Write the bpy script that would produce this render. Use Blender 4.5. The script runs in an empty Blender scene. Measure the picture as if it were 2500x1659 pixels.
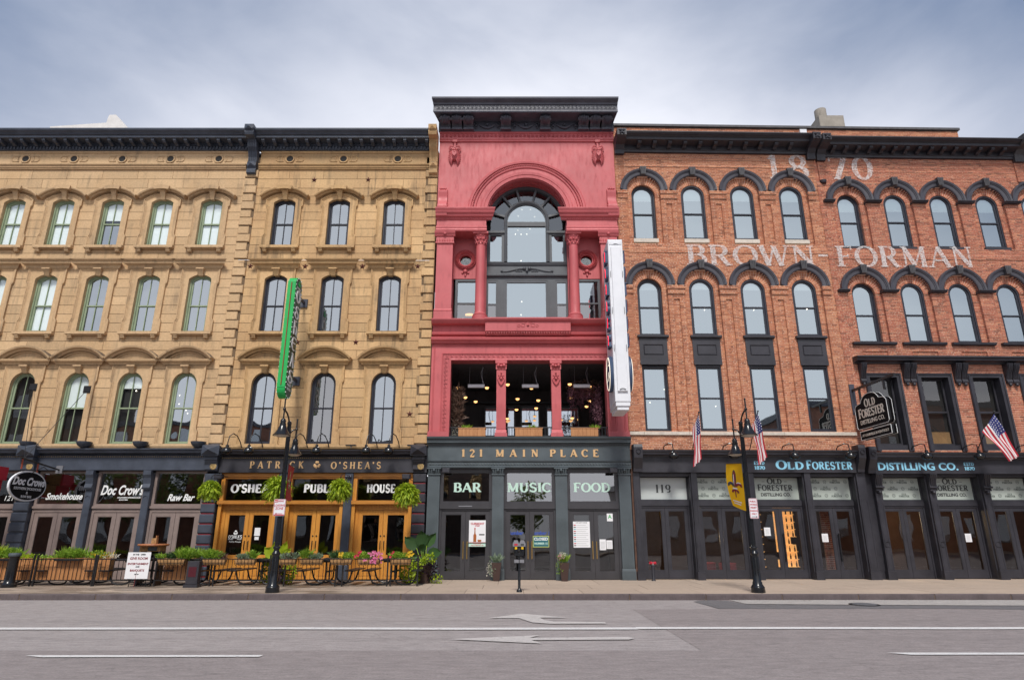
import bpy, math, random
import numpy as np
from mathutils import Vector, Matrix
random.seed(7)
R = math.radians
sc = bpy.context.scene
# ------------------------------------------------------------------ camera
FPX, PITCH, EYE = 1545.0, 16.92, 1.62
cam_d = bpy.data.cameras.new('camera')
cam = bpy.data.objects.new('camera', cam_d)
sc.collection.objects.link(cam)
cam.location = (0, 0, EYE)
cam.rotation_euler = (R(90 + PITCH), 0, 0)
cam_d.sensor_width = 36.0
cam_d.lens = 36.0 * FPX / 2500.0
cam_d.clip_end = 2000
sc.camera = cam
# ------------------------------------------------------------------ world
SUN_EL, SUN_AZ = 52.0, 3.0           # sun high behind the camera
w = bpy.data.worlds.new('World'); sc.world = w; w.use_nodes = True
nt = w.node_tree; N = nt.nodes; Lk = nt.links
for n in list(N): N.remove(n)
out = N.new('ShaderNodeOutputWorld')
sky = N.new('ShaderNodeTexSky'); sky.sky_type = 'NISHITA'; sky.sun_disc = False
sky.sun_elevation = R(SUN_EL); sky.sun_rotation = R(180 + SUN_AZ)
sky.air_density = 1.0; sky.dust_density = 1.5; sky.ozone_density = 2.0
bg1 = N.new('ShaderNodeBackground'); bg1.inputs[1].default_value = 0.075
Lk.new(sky.outputs[0], bg1.inputs[0])
tc = N.new('ShaderNodeTexCoord')
mp = N.new('ShaderNodeMapping'); mp.inputs['Scale'].default_value = (1.0, 1.0, 2.2)
mp.inputs['Rotation'].default_value = (0.0, R(14), 0.0)
Lk.new(tc.outputs['Generated'], mp.inputs[0])
def wnoise(scale, detail, rough, dist=0.0, w_=0.0):
    n = N.new('ShaderNodeTexNoise'); n.noise_dimensions = '4D'
    n.inputs['Scale'].default_value = scale; n.inputs['Detail'].default_value = detail
    n.inputs['Roughness'].default_value = rough; n.inputs['Distortion'].default_value = dist
    n.inputs['W'].default_value = w_
    Lk.new(mp.outputs[0], n.inputs['Vector']); return n
def wmath(op, a, b=None, clamp=False):
    m = N.new('ShaderNodeMath'); m.operation = op; m.use_clamp = clamp
    for i, v in enumerate((a, b)):
        if v is None: continue
        if isinstance(v, (int, float)): m.inputs[i].default_value = v
        else: Lk.new(v, m.inputs[i])
    return m.outputs[0]
n1 = wnoise(1.5, 5, .5, .25, 3.1); n2 = wnoise(4.5, 6, .55, .3, 1.7)
sep = N.new('ShaderNodeSeparateXYZ'); Lk.new(tc.outputs['Generated'], sep.inputs[0])
# a broad cloud bank lies across the street axis (both ways), the cover thins towards the sides
ax = wmath('ABSOLUTE', sep.outputs['X'])
side = wmath('MULTIPLY', wmath('POWER', ax, 2.0), -1.55)
low = wmath('MULTIPLY', sep.outputs['Z'], -1.7)
t = wmath('ADD', wmath('MULTIPLY', n1.outputs[0], 0.75), wmath('MULTIPLY', n2.outputs[0], 0.32))
t = wmath('ADD', t, side); t = wmath('ADD', t, low); t = wmath('ADD', t, 1.28)
cov = N.new('ShaderNodeMapRange'); cov.interpolation_type = 'SMOOTHSTEP'
cov.inputs['From Min'].default_value = 0.02; cov.inputs['From Max'].default_value = 0.85
cov.inputs['To Min'].default_value = 0.70; cov.inputs['To Max'].default_value = 1.0
Lk.new(t, cov.inputs['Value'])
cr = N.new('ShaderNodeValToRGB')
cr.color_ramp.elements[0].position = 0.30; cr.color_ramp.elements[0].color = (.185, .24, .36, 1)
cr.color_ramp.elements[1].position = 0.95; cr.color_ramp.elements[1].color = (.79, .80, .86, 1)
Lk.new(t, cr.inputs[0])
bg2 = N.new('ShaderNodeBackground'); bg2.inputs[1].default_value = 0.90
Lk.new(cr.outputs[0], bg2.inputs[0])
mx = N.new('ShaderNodeMixShader')
Lk.new(cov.outputs[0], mx.inputs[0]); Lk.new(bg1.outputs[0], mx.inputs[1]); Lk.new(bg2.outputs[0], mx.inputs[2])
Lk.new(mx.outputs[0], out.inputs[0])
# ------------------------------------------------------------------ sun (overcast)
sd = bpy.data.lights.new('sun', 'SUN'); sd.energy = 2.3; sd.angle = R(13); sd.color = (1.0, .96, .90)
sun = bpy.data.objects.new('sun', sd); sc.collection.objects.link(sun)
sun.rotation_euler = (R(90 - SUN_EL), 0, R(-SUN_AZ))
# ------------------------------------------------------------------ view
vs = sc.view_settings
vs.view_transform = 'Standard'; vs.look = 'None'; vs.exposure = 0.57; vs.gamma = 1.0; vs.use_curve_mapping = False
sc.cycles.max_bounces = 6; sc.cycles.transparent_max_bounces = 8
sc.cycles.use_denoising = True
try: sc.cycles.use_adaptive_sampling = True
except Exception: pass

# ================================================================== helpers
COL = sc.collection
def ray(px, py):
    a = (px - 1250) / FPX; b = (829.5 - py) / FPX; th = R(PITCH)
    return a, math.cos(th) - b * math.sin(th), math.sin(th) + b * math.cos(th)
def at(px, py, D):
    a, dy, dz = ray(px, py); k = D / dy
    return Vector((a * k, D, EYE + dz * k))

class MB:
    def __init__(s): s.v = []; s.f = []; s.sm = False
    def raw(s, vs_, fs):
        o = len(s.v); s.v += [tuple(p) for p in vs_]; s.f += [tuple(i + o for i in f) for f in fs]; return s
    def box(s, x0, x1, y0, y1, z0, z1):
        return s.raw([(x0,y0,z0),(x1,y0,z0),(x1,y1,z0),(x0,y1,z0),(x0,y0,z1),(x1,y0,z1),(x1,y1,z1),(x0,y1,z1)],
                     [(0,3,2,1),(4,5,6,7),(0,1,5,4),(1,2,6,5),(2,3,7,6),(3,0,4,7)])
    def cham(s, x0, x1, y0, y1, z0, z1, c=.01):
        # block with a chamfered front face (front is y0)
        return s.raw([(x0,y0+c,z0),(x1,y0+c,z0),(x1,y0+c,z1),(x0,y0+c,z1),
                      (x0+c,y0,z0+c),(x1-c,y0,z0+c),(x1-c,y0,z1-c),(x0+c,y0,z1-c),
                      (x0,y1,z0),(x1,y1,z0),(x1,y1,z1),(x0,y1,z1)],
                     [(4,5,6,7),(0,1,5,4),(1,2,6,5),(2,3,7,6),(3,0,4,7),(0,8,9,1),(1,9,10,2),(2,10,11,3),(3,11,8,0)])
    def prism(s, poly, y0, y1):
        n = len(poly); o = [(x, y0, z) for x, z in poly] + [(x, y1, z) for x, z in poly]
        # orientation
        A = sum(poly[i][0]*poly[(i+1)%n][1]-poly[(i+1)%n][0]*poly[i][1] for i in range(n))
        if A < 0:
            o = [(x, y0, z) for x, z in poly[::-1]] + [(x, y1, z) for x, z in poly[::-1]]
        f = [tuple(range(n)), tuple(range(2*n-1, n-1, -1))] + [(i, i+n, (i+1)%n+n, (i+1)%n) for i in range(n)]
        return s.raw(o, f)
    def sweep(s, prof, x0, x1, mitre=(0, 0)):
        # moulding along x; prof = [(y,z)...] open line; mitre: lengthen ends with projection
        n = len(prof)
        a = [(x0 + mitre[0]*y, y, z) for y, z in prof]; b = [(x1 - mitre[1]*y, y, z) for y, z in prof]
        f = [(i, i+1, n+i+1, n+i) for i in range(n-1)] + [tuple(range(n-1, -1, -1)), tuple(range(n, 2*n))]
        return s.raw(a+b, f)
    def path(s, pts, prof, closed=False, caps=True):
        # moulding along a path in the XZ plane; prof = [(outward offset, y)...]; outward = left of travel
        m = len(pts); n = len(prof); V = []
        for i in range(m):
            if closed: p0, p1, p2 = pts[i-1], pts[i], pts[(i+1)%m]
            else: p0 = pts[max(i-1,0)]; p1 = pts[i]; p2 = pts[min(i+1,m-1)]
            d1 = Vector((p1[0]-p0[0], p1[1]-p0[1])); d2 = Vector((p2[0]-p1[0], p2[1]-p1[1]))
            if d1.length < 1e-9: d1 = d2
            if d2.length < 1e-9: d2 = d1
            d1.normalize(); d2.normalize()
            n1_ = Vector((-d1.y, d1.x)); n2_ = Vector((-d2.y, d2.x)); nn = n1_ + n2_
            if nn.length < 1e-6: nn = n1_
            nn.normalize(); k = 1 / max(.35, nn.dot(n1_))
            for o_, y in prof: V.append((p1[0] + nn.x*o_*k, y, p1[1] + nn.y*o_*k))
        F = []
        for i in range(m if closed else m-1):
            a = i*n; b = ((i+1) % m)*n
            for j in range(n-1): F.append((a+j, b+j, b+j+1, a+j+1))
        if not closed and caps: F += [tuple(range(n)), tuple(range((m-1)*n+n-1, (m-1)*n-1, -1))]
        return s.raw(V, F)
    def tube(s, pts, r, n=8, caps=True):
        pts = [Vector(p) for p in pts]; V = []; m = len(pts); F = []
        rs = r if isinstance(r, (list, tuple)) else [r]*m
        up = None
        for i, p in enumerate(pts):
            d = (pts[min(i+1,m-1)] - pts[max(i-1,0)]).normalized()
            if up is None: up = Vector((0,0,1)) if abs(d.z) < .9 else Vector((0,1,0))
            a = d.cross(up).normalized(); b = a.cross(d).normalized(); up = b
            for k in range(n):
                t_ = 2*math.pi*k/n; V.append(p + a*math.cos(t_)*rs[i] + b*math.sin(t_)*rs[i])
        for i in range(m-1):
            for k in range(n): F.append((i*n+k, i*n+(k+1)%n, (i+1)*n+(k+1)%n, (i+1)*n+k))
        if caps: F += [tuple(range(n-1,-1,-1)), tuple(range((m-1)*n, m*n))]
        return s.raw(V, F)
    def lathe(s, prof, c=(0,0,0), n=16, ax='z'):
        V = []; F = []; m = len(prof)
        for r_, h in prof:
            for k in range(n):
                t_ = 2*math.pi*k/n; x, y = r_*math.cos(t_), r_*math.sin(t_)
                if ax == 'z': V.append((c[0]+x, c[1]+y, c[2]+h))
                elif ax == 'y': V.append((c[0]+x, c[1]+h, c[2]+y))
                else: V.append((c[0]+h, c[1]+x, c[2]+y))
        for i in range(m-1):
            for k in range(n):
                q = (i*n+k, i*n+(k+1)%n, (i+1)*n+(k+1)%n, (i+1)*n+k)
                F.append(q if ax != 'y' else q[::-1])
        F += [tuple(range(n-1,-1,-1)), tuple(range((m-1)*n, m*n))]
        return s.raw(V, F)
    def ball(s, c, r, n=10, m=6, sz=1.0):
        return s.lathe([(max(1e-4, r*math.sin(math.pi*i/m)), -r*sz*math.cos(math.pi*i/m)) for i in range(m+1)], c, n)
    def tf(s, M, i0=0):
        s.v = s.v[:i0] + [tuple(M @ Vector(p)) for p in s.v[i0:]]; return s
    def mesh(s, name, mat, smooth=None):
        me = bpy.data.meshes.new(name); me.from_pydata(s.v, [], s.f)
        if mat: me.materials.append(mat)
        if smooth or s.sm:
            me.polygons.foreach_set('use_smooth', [True]*len(me.polygons))
            try: me.set_sharp_from_angle(angle=R(smooth if isinstance(smooth, (int, float)) and smooth > 1 else 38))
            except Exception: pass
        me.update(); return me
    def build(s, name, mat, parent=None, loc=(0,0,0), rz=0, smooth=None, **props):
        return ob(name, s.mesh(name, mat, smooth), parent, loc, rz, **props)

KIDS = {}
def ob(name, data, parent=None, loc=(0,0,0), rz=0, **props):
    o = bpy.data.objects.new(name, data); COL.objects.link(o)
    o.parent = parent; o.location = loc; o.rotation_euler = (0, 0, rz)
    for k, v in props.items(): o[k] = v
    if parent is not None: KIDS.setdefault(parent.name, []).append(o)
    return o
def thing(name, label, cat, loc=(0,0,0), rz=0, group=None):
    o = ob(name, None, None, loc, rz, label=label, category=cat)
    o.empty_display_size = .2
    if group: o['group'] = group
    return o
def copy_tree(o, parent=None, loc=None, rz=None, **props):
    c = o.copy(); COL.objects.link(c); c.parent = parent
    if loc is not None: c.location = loc
    if rz is not None: c.rotation_euler = (0, 0, rz)
    for k, v in props.items(): c[k] = v
    if parent is not None: KIDS.setdefault(parent.name, []).append(c)
    for ch in list(KIDS.get(o.name, [])): copy_tree(ch, c)
    return c
def arc(cx, cz, r, a0, a1, n):
    return [(cx + r*math.cos(R(a0+(a1-a0)*i/n)), cz + r*math.sin(R(a0+(a1-a0)*i/n))) for i in range(n+1)]
def seg_arc(hw, z, rise, n=12):
    # arc from left (-hw,z) over apex (0,z+rise) to (hw,z)
    if rise <= 1e-4: return [(-hw, z), (hw, z)]
    r = (hw*hw + rise*rise) / (2*rise); a = math.degrees(math.asin(min(1, hw/r)))
    if rise > hw: a = 180 - a
    return arc(0, z+rise-r, r, 90+a, 90-a, n)
def outline(w_, z0, zs, rise, n=14):
    return [(-w_/2, z0)] + seg_arc(w_/2, zs, rise, n) + [(w_/2, z0)]
def plate_hole(m, ox0, ox1, oz0, oz1, hole, y0, y1):
    # flat plate with an opening (hole starts and ends at the bottom edge)
    m.prism([(ox0, oz0), (ox0, oz1), (ox1, oz1), (ox1, oz0)] + hole[::-1], y0, y1)

# ================================================================== materials
def newmat(name):
    m = bpy.data.materials.new(name); m.use_nodes = True
    nt_ = m.node_tree; b = nt_.nodes['Principled BSDF']; return m, nt_, b
def nz(nt_, scale, detail=4, rough=.55, vec=None, dist=0):
    n = nt_.nodes.new('ShaderNodeTexNoise'); n.inputs['Scale'].default_value = scale
    n.inputs['Detail'].default_value = detail; n.inputs['Roughness'].default_value = rough
    n.inputs['Distortion'].default_value = dist
    if vec is not None: nt_.links.new(vec, n.inputs['Vector'])
    return n.outputs[0]
def ramp(nt_, fac, stops):
    r_ = nt_.nodes.new('ShaderNodeValToRGB'); e = r_.color_ramp.elements
    while len(e) < len(stops): e.new(.5)
    for i, (p, c) in enumerate(stops):
        e[i].position = p; e[i].color = (c[0], c[1], c[2], 1) if isinstance(c, (tuple, list)) else (c, c, c, 1)
    nt_.links.new(fac, r_.inputs[0]); return r_.outputs[0]
def mixc(nt_, fac, a, b, mode='MIX'):
    m = nt_.nodes.new('ShaderNodeMix'); m.data_type = 'RGBA'; m.blend_type = mode
    for i, v in ((0, fac), (6, a), (7, b)):
        if isinstance(v, (int, float)): m.inputs[i].default_value = v
        elif isinstance(v, (tuple, list)): m.inputs[i].default_value = (v[0], v[1], v[2], 1)
        else: nt_.links.new(v, m.inputs[i])
    return m.outputs[2]
def mth(nt_, op, a, b=None, clamp=False):
    m = nt_.nodes.new('ShaderNodeMath'); m.operation = op; m.use_clamp = clamp
    for i, v in enumerate((a, b)):
        if v is None: continue
        if isinstance(v, (int, float)): m.inputs[i].default_value = v
        else: nt_.links.new(v, m.inputs[i])
    return m.outputs[0]
def pos(nt_, scale=(1,1,1)):
    g = nt_.nodes.new('ShaderNodeNewGeometry'); mp_ = nt_.nodes.new('ShaderNodeMapping')
    mp_.inputs['Scale'].default_value = scale; nt_.links.new(g.outputs['Position'], mp_.inputs[0]); return mp_.outputs[0]
def bump(nt_, b, h, strength=.3, dist=.01):
    n = nt_.nodes.new('ShaderNodeBump'); n.inputs['Strength'].default_value = strength; n.inputs['Distance'].default_value = dist
    nt_.links.new(h, n.inputs['Height']); nt_.links.new(n.outputs[0], b.inputs['Normal'])
def rnd(nt_):
    o = nt_.nodes.new('ShaderNodeObjectInfo'); g = nt_.nodes.new('ShaderNodeNewGeometry')
    return mth(nt_, 'FRACT', mth(nt_, 'ADD', o.outputs['Random'], g.outputs['Random Per Island']))
def paint(name, col, rough=.45, var=.25, dirt=.25, scale=3, metal=0, bmp=.15):
    m, t_, b = newmat(name)
    n1_ = nz(t_, scale, 5, .6, pos(t_)); n2_ = nz(t_, scale*9, 4, .6, pos(t_, (1,1,.25)))
    dark = tuple(c*(1-var) for c in col); lite = tuple(min(1, c*(1+var)+.004) for c in col)
    c = ramp(t_, n1_, [(.3, dark), (.7, lite)])
    c = mixc(t_, mth(t_, 'MULTIPLY', ramp(t_, n2_, [(.55, 0.0), (.75, 1.0)]), dirt), c, tuple(x*.5+.02 for x in col))
    t_.links.new(c, b.inputs['Base Color'])
    t_.links.new(ramp(t_, n2_, [(.3, rough*.8), (.8, min(1, rough*1.35))]), b.inputs['Roughness'])
    b.inputs['Metallic'].default_value = metal
    if bmp: bump(t_, b, nz(t_, 60, 3, .6, pos(t_)), bmp, .004)
    return m
def plain(name, col, rough=.5, metal=0, emit=None, es=1.0):
    m, t_, b = newmat(name); b.inputs['Base Color'].default_value = (*col, 1)
    b.inputs['Roughness'].default_value = rough; b.inputs['Metallic'].default_value = metal
    if emit: b.inputs['Emission Color'].default_value = (*emit, 1); b.inputs['Emission Strength'].default_value = es
    return m
def stone(name, base, var, soot=.55, tint=None, stain=.5):
    m, t_, b = newmat(name); P = pos(t_)
    r_ = rnd(t_)
    c = ramp(t_, r_, [(0, tuple(x*(1-var) for x in base)), (.5, base), (1, tuple(min(1, x*(1+var*.8)) for x in base))])
    big = nz(t_, .55, 6, .6, P, .4); c = mixc(t_, ramp(t_, big, [(.42, 0.0), (.68, 1.0)]), c, tint or tuple(x*.8 for x in base))
    fine = nz(t_, 14, 6, .65, P); c = mixc(t_, .4, c, ramp(t_, fine, [(.3, tuple(x*.62 for x in base)), (.7, tuple(min(1, x*1.25) for x in base))]))
    # vertical run-off streaks, worn and blotchy
    st = nz(t_, 1.0, 5, .65, pos(t_, (5.5, 5.5, .45))); bl = nz(t_, .9, 4, .6, P)
    k = mth(t_, 'MULTIPLY', ramp(t_, st, [(.50, 0.0), (.70, 1.0)]), ramp(t_, bl, [(.42, 0.0), (.62, 1.0)]))
    c = mixc(t_, mth(t_, 'MULTIPLY', k, stain), c, tuple(x*.35 for x in (base[0]*.8, base[1]*.85, base[2])))
    # soot settled on surfaces that face up
    g = t_.nodes.new('ShaderNodeNewGeometry'); s_ = t_.nodes.new('ShaderNodeSeparateXYZ'); t_.links.new(g.outputs['Normal'], s_.inputs[0])
    up = t_.nodes.new('ShaderNodeMapRange'); up.inputs['From Min'].default_value = .12; up.inputs['From Max'].default_value = .75; t_.links.new(s_.outputs['Z'], up.inputs['Value'])
    so = mth(t_, 'MULTIPLY', mth(t_, 'MULTIPLY', up.outputs[0], soot), ramp(t_, nz(t_, 6, 4, .6, P), [(.3, .35), (.6, 1.0)]))
    c = mixc(t_, so, c, (.045, .038, .032))
    t_.links.new(c, b.inputs['Base Color']); b.inputs['Roughness'].default_value = .85
    bump(t_, b, mth(t_, 'ADD', fine, mth(t_, 'MULTIPLY', nz(t_, 70, 3, .6, P), .5)), .35, .012)
    return m
M = {}
M['stone_a'] = stone('sandstone_pale', (.590, .402, .225), .26, .8, (.52, .33, .165), .7)
M['stone_b'] = stone('sandstone_golden', (.585, .382, .190), .36, .9, (.44, .255, .12), 1.0)
M['trim_a'] = stone('sandstone_trim_pale', (.565, .382, .212), .10, 1.0, (.46, .30, .165), .7)
M['trim_b'] = stone('sandstone_trim_golden', (.555, .355, .168), .12, 1.0, (.40, .245, .12), .9)
M['joint'] = plain('stone_joint', (.16, .105, .06), .95)
M['lime'] = stone('limestone', (.62, .55, .47), .08, .35, (.55, .49, .42), .4)
M['iron'] = paint('black_iron_paint', (.046, .048, .068), .42, .3, .25, 2.5)
M['iron_navy'] = paint('navy_iron_paint', (.052, .062, .085), .42, .25, .25, 2.5)  # navy paint, a little bluer than the black iron
M['charcoal'] = paint('charcoal_paint', (.029, .028, .036), .45, .25, .2, 2)
M['slate'] = paint('slate_paint', (.070, .088, .098), .5, .15, .15, 2)
M['slate_dark'] = paint('slate_frame_paint', (.080, .087, .096), .45, .12, .15, 2)
M['red'] = paint('rose_red_paint', (.495, .100, .108), .55, .12, .4, .9)
M['green_frame'] = paint('sage_green_paint', (.26, .32, .20), .5, .12, .15, 3)
M['dark_frame'] = paint('window_black_paint', (.022, .023, .034), .35, .2, .1, 3)
M['taupe'] = paint('taupe_paint', (.235, .178, .160), .5, .12, .2, 3)
M['gold'] = plain('gilt', (.72, .46, .23), .38, .55)
M['gold_old'] = paint('old_gilt', (.45, .31, .13), .45, .4, .5, 12, .4)
M['brass'] = plain('brass', (.90, .60, .20), .25, .9)
M['black'] = paint('black_metal', (.012, .012, .014), .35, .3, .1, 4, 0, 0)
M['gloss_black'] = plain('gloss_black', (.010, .011, .013), .22)
M['white'] = paint('white_enamel', (.74, .75, .78), .4, .04, .1, 2, 0, 0)
M['white_print'] = plain('white_print', (.80, .81, .80), .6)
M['off_white'] = plain('off_white_print', (.72, .68, .60), .6)
M['mint'] = plain('mint_print', (.50, .70, .60), .6)
M['sky_blue'] = plain('sky_blue_print', (.25, .56, .74), .55)
M['dark_print'] = plain('dark_print', (.05, .055, .055), .6)
M['grey_print'] = plain('grey_print', (.10, .12, .11), .7)
M['maroon'] = plain('maroon_paint', (.22, .02, .03), .5)
M['blue_dark'] = plain('blue_letter_case', (.045, .075, .14), .4)
M['neon_red'] = plain('red_neon', (.8, .02, .05), .4, 0, (1.0, .02, .05), 1.1)
M['neon_white'] = plain('white_neon', (.9, .85, .75), .4, 0, (1.0, .85, .65), .6)
M['bulb'] = plain('lamp_glass', (.9, .6, .3), .4, 0, (1.0, .50, .18), 1.5)
M['spark'] = plain('ceiling_bulb', (.9, .9, .8), .4, 0, (1.0, .88, .70), 3.0)
M['cove'] = plain('cove_light', (.9, .8, .6), .4, 0, (1.0, .78, .50), 1.6)
M['amber'] = plain('amber_backlight', (.9, .5, .15), .5, 0, (1.0, .50, .16), .6)
M['bottle'] = plain('bottle_glass_dark', (.035, .010, .004), .25)
M['room'] = plain('dark_interior', (.034, .032, .030), .9)  # near-black colour stands for the shade in rooms and openings
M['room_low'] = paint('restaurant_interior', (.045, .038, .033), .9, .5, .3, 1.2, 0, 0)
M['blind'] = plain('roller_blind', (.88, .91, .89), .8)
M['green'] = paint('kelly_green_enamel', (.012, .40, .085), .4, .10, .25, 3)
M['green_face'] = plain('dark_green_enamel', (.022, .060, .030), .35)
M['rust'] = plain('rust_red_tube', (.28, .05, .02), .5)
M['paper'] = plain('paper', (.78, .78, .80), .8)
M['coir'] = paint('coir_liner', (.36, .20, .08), .95, .35, .5, 14)
M['heater'] = plain('brushed_steel', (.42, .40, .42), .4, .3)
M['maroon_dark'] = plain('star_iron', (.10, .025, .022), .6)
M['brown_pot'] = plain('brown_planter', (.055, .030, .025), .5)
M['matte_black'] = plain('matte_black_enamel', (.012, .011, .012), .9); M['matte_black'].node_tree.nodes['Principled BSDF'].inputs['Specular IOR Level'].default_value = .15
M['flag_red'] = plain('red_cloth', (.50, .02, .04), .75)
M['banner_red'] = plain('dark_red_cloth', (.42, .035, .03), .75)
M['flag_white'] = plain('white_cloth', (.78, .76, .76), .75)
M['flag_blue'] = plain('navy_cloth', (.028, .035, .16), .75)
M['concrete_dark'] = paint('aged_render', (.30, .27, .23), .9, .2, .4, 2)
M['roof_white'] = paint('white_render', (.66, .64, .62), .9, .1, .35, 2)
M['steel_box'] = plain('steel_grey', (.30, .30, .32), .4, .6)

def leafmat(name, c0, c1, rough=.6):
    m, t_, b = newmat(name); t_.links.new(ramp(t_, rnd(t_), [(0, c0), (1, c1)]), b.inputs['Base Color'])
    b.inputs['Roughness'].default_value = rough
    try: b.inputs['Subsurface Weight'].default_value = 0.0
    except Exception: pass
    tr = t_.nodes.new('ShaderNodeBsdfTranslucent'); t_.links.new(ramp(t_, rnd(t_), [(0, c0), (1, c1)]), tr.inputs['Color'])
    mx_ = t_.nodes.new('ShaderNodeMixShader'); mx_.inputs[0].default_value = .35
    t_.links.new(b.outputs[0], mx_.inputs[1]); t_.links.new(tr.outputs[0], mx_.inputs[2])
    t_.links.new(mx_.outputs[0], t_.nodes['Material Output'].inputs[0]); return m
M['yellow'] = leafmat('yellow_cloth', (.95, .62, .008), (.95, .62, .008), .75)
M['fern'] = leafmat('fern_green', (.20, .33, .012), (.52, .62, .04))
M['leaf'] = leafmat('leaf_green', (.12, .26, .015), (.38, .55, .06))
M['lime_leaf'] = leafmat('lime_leaf', (.30, .42, .01), (.50, .62, .03))
M['dark_leaf'] = leafmat('dark_leaf', (.03, .08, .02), (.08, .17, .05))
M['purple_leaf'] = leafmat('purple_leaf', (.015, .01, .015), (.05, .02, .04))
M['grey_leaf'] = leafmat('grey_leaf', (.16, .24, .14), (.32, .40, .28))
M['pink'] = leafmat('pink_petal', (.70, .12, .30), (.85, .35, .55))
M['scarlet'] = leafmat('scarlet_petal', (.60, .02, .06), (.75, .06, .12))
M['yellow_petal'] = leafmat('yellow_petal', (.80, .50, .02), (.85, .60, .05))
M['white_petal'] = leafmat('white_petal', (.70, .66, .50), (.85, .82, .75))
M['dried'] = leafmat('dried_flower', (.10, .06, .04), (.26, .16, .12))
M['wisteria'] = leafmat('wisteria_dusty_pink', (.18, .08, .11), (.42, .20, .26))
M['tree_leaf'] = leafmat('tree_leaf', (.10, .15, .025), (.26, .32, .07))

def glass(name, refl, tint=(.55, .6, .6), gcol=(.86, .93, 1.0), wav=.25, rough=.015):
    m, t_, b = newmat(name); t_.nodes.remove(b)
    g = t_.nodes.new('ShaderNodeBsdfGlossy'); g.inputs['Roughness'].default_value = rough; g.inputs['Color'].default_value = (*gcol, 1)
    tr = t_.nodes.new('ShaderNodeBsdfTransparent'); tr.inputs['Color'].default_value = (*tint, 1)
    bp = t_.nodes.new('ShaderNodeBump'); bp.inputs['Strength'].default_value = wav; bp.inputs['Distance'].default_value = .02
    t_.links.new(nz(t_, .9, 1, .5, pos(t_)), bp.inputs['Height']); t_.links.new(bp.outputs[0], g.inputs['Normal'])
    lw = t_.nodes.new('ShaderNodeLayerWeight'); lw.inputs['Blend'].default_value = .12
    f = mth(t_, 'ADD', mth(t_, 'MULTIPLY', lw.outputs['Fresnel'], .8), refl, True)
    mx_ = t_.nodes.new('ShaderNodeMixShader'); t_.links.new(f, mx_.inputs[0])
    t_.links.new(tr.outputs[0], mx_.inputs[1]); t_.links.new(g.outputs[0], mx_.inputs[2])
    t_.links.new(mx_.outputs[0], t_.nodes['Material Output'].inputs[0]); return m
M['glass_up'] = glass('coated_window_glass', .54, gcol=(.78, .88, .92), wav=.12)
M['glass_old'] = glass('old_wavy_window_glass', .48, gcol=(.82, .88, .92), wav=.8)
M['glass_blind'] = glass('window_glass_before_blind', .13, (.92, .95, .95))
M['glass_low'] = glass('shop_glass', .11, (.72, .72, .72), (1, 1, 1), .35)
M['glass_mid'] = glass('transom_glass', .30, (.7, .72, .7), (1, 1, 1), .3)

def brickmat(name, stops):
    m, t_, b = newmat(name); P = pos(t_)
    c = ramp(t_, rnd(t_), stops)
    c = mixc(t_, .28, c, ramp(t_, nz(t_, 22, 5, .65, P), [(.3, (.16, .05, .03)), (.7, (.62, .30, .19))]))
    c = mixc(t_, mth(t_, 'MULTIPLY', ramp(t_, nz(t_, .8, 5, .6, P), [(.45, 0.0), (.7, 1.0)]), .35), c, (.34, .13, .075))
    c = mixc(t_, mth(t_, 'MULTIPLY', ramp(t_, nz(t_, 5, 5, .7, pos(t_, (1, 1, .5))), [(.62, 0.0), (.78, 1.0)]), .4), c, (.58, .46, .38))
    t_.links.new(c, b.inputs['Base Color']); b.inputs['Roughness'].default_value = .9
    bump(t_, b, nz(t_, 80, 4, .65, P), .4, .004); return m
M['brick_o'] = brickmat('orange_brick', [(0, (.22, .075, .035)), (.2, (.43, .145, .065)), (.55, (.55, .200, .098)), (.85, (.66, .31, .16)), (1, (.33, .11, .06))])
M['brick_r'] = brickmat('red_brick', [(0, (.15, .045, .025)), (.2, (.35, .092, .05)), (.6, (.47, .138, .078)), (.88, (.60, .24, .13)), (1, (.26, .075, .04))])
M['mortar'] = paint('mortar', (.76, .56, .43), .95, .2, .3, 8)

def paintlet(name):     # worn whitewash on brick: gone over the joints and in patches
    m, t_, b = newmat(name); b.inputs['Base Color'].default_value = (.80, .76, .74, 1); b.inputs['Roughness'].default_value = .9
    P = pos(t_); a = ramp(t_, nz(t_, 13, 5, .75, P), [(.40, .10), (.56, 1.0)])
    z = t_.nodes.new('ShaderNodeSeparateXYZ'); g = t_.nodes.new('ShaderNodeNewGeometry'); t_.links.new(g.outputs['Position'], z.inputs[0])
    fr = mth(t_, 'FRACT', mth(t_, 'DIVIDE', mth(t_, 'SUBTRACT', z.outputs['Z'], 4.5), .064))
    j = mth(t_, 'ADD', mth(t_, 'MULTIPLY', mth(t_, 'LESS_THAN', fr, .75), .65), .35)
    a = mth(t_, 'MULTIPLY', mth(t_, 'MULTIPLY', a, j), .60)
    t_.links.new(a, b.inputs['Alpha']); return m
M['whitewash'] = paintlet('worn_whitewash')

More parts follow.
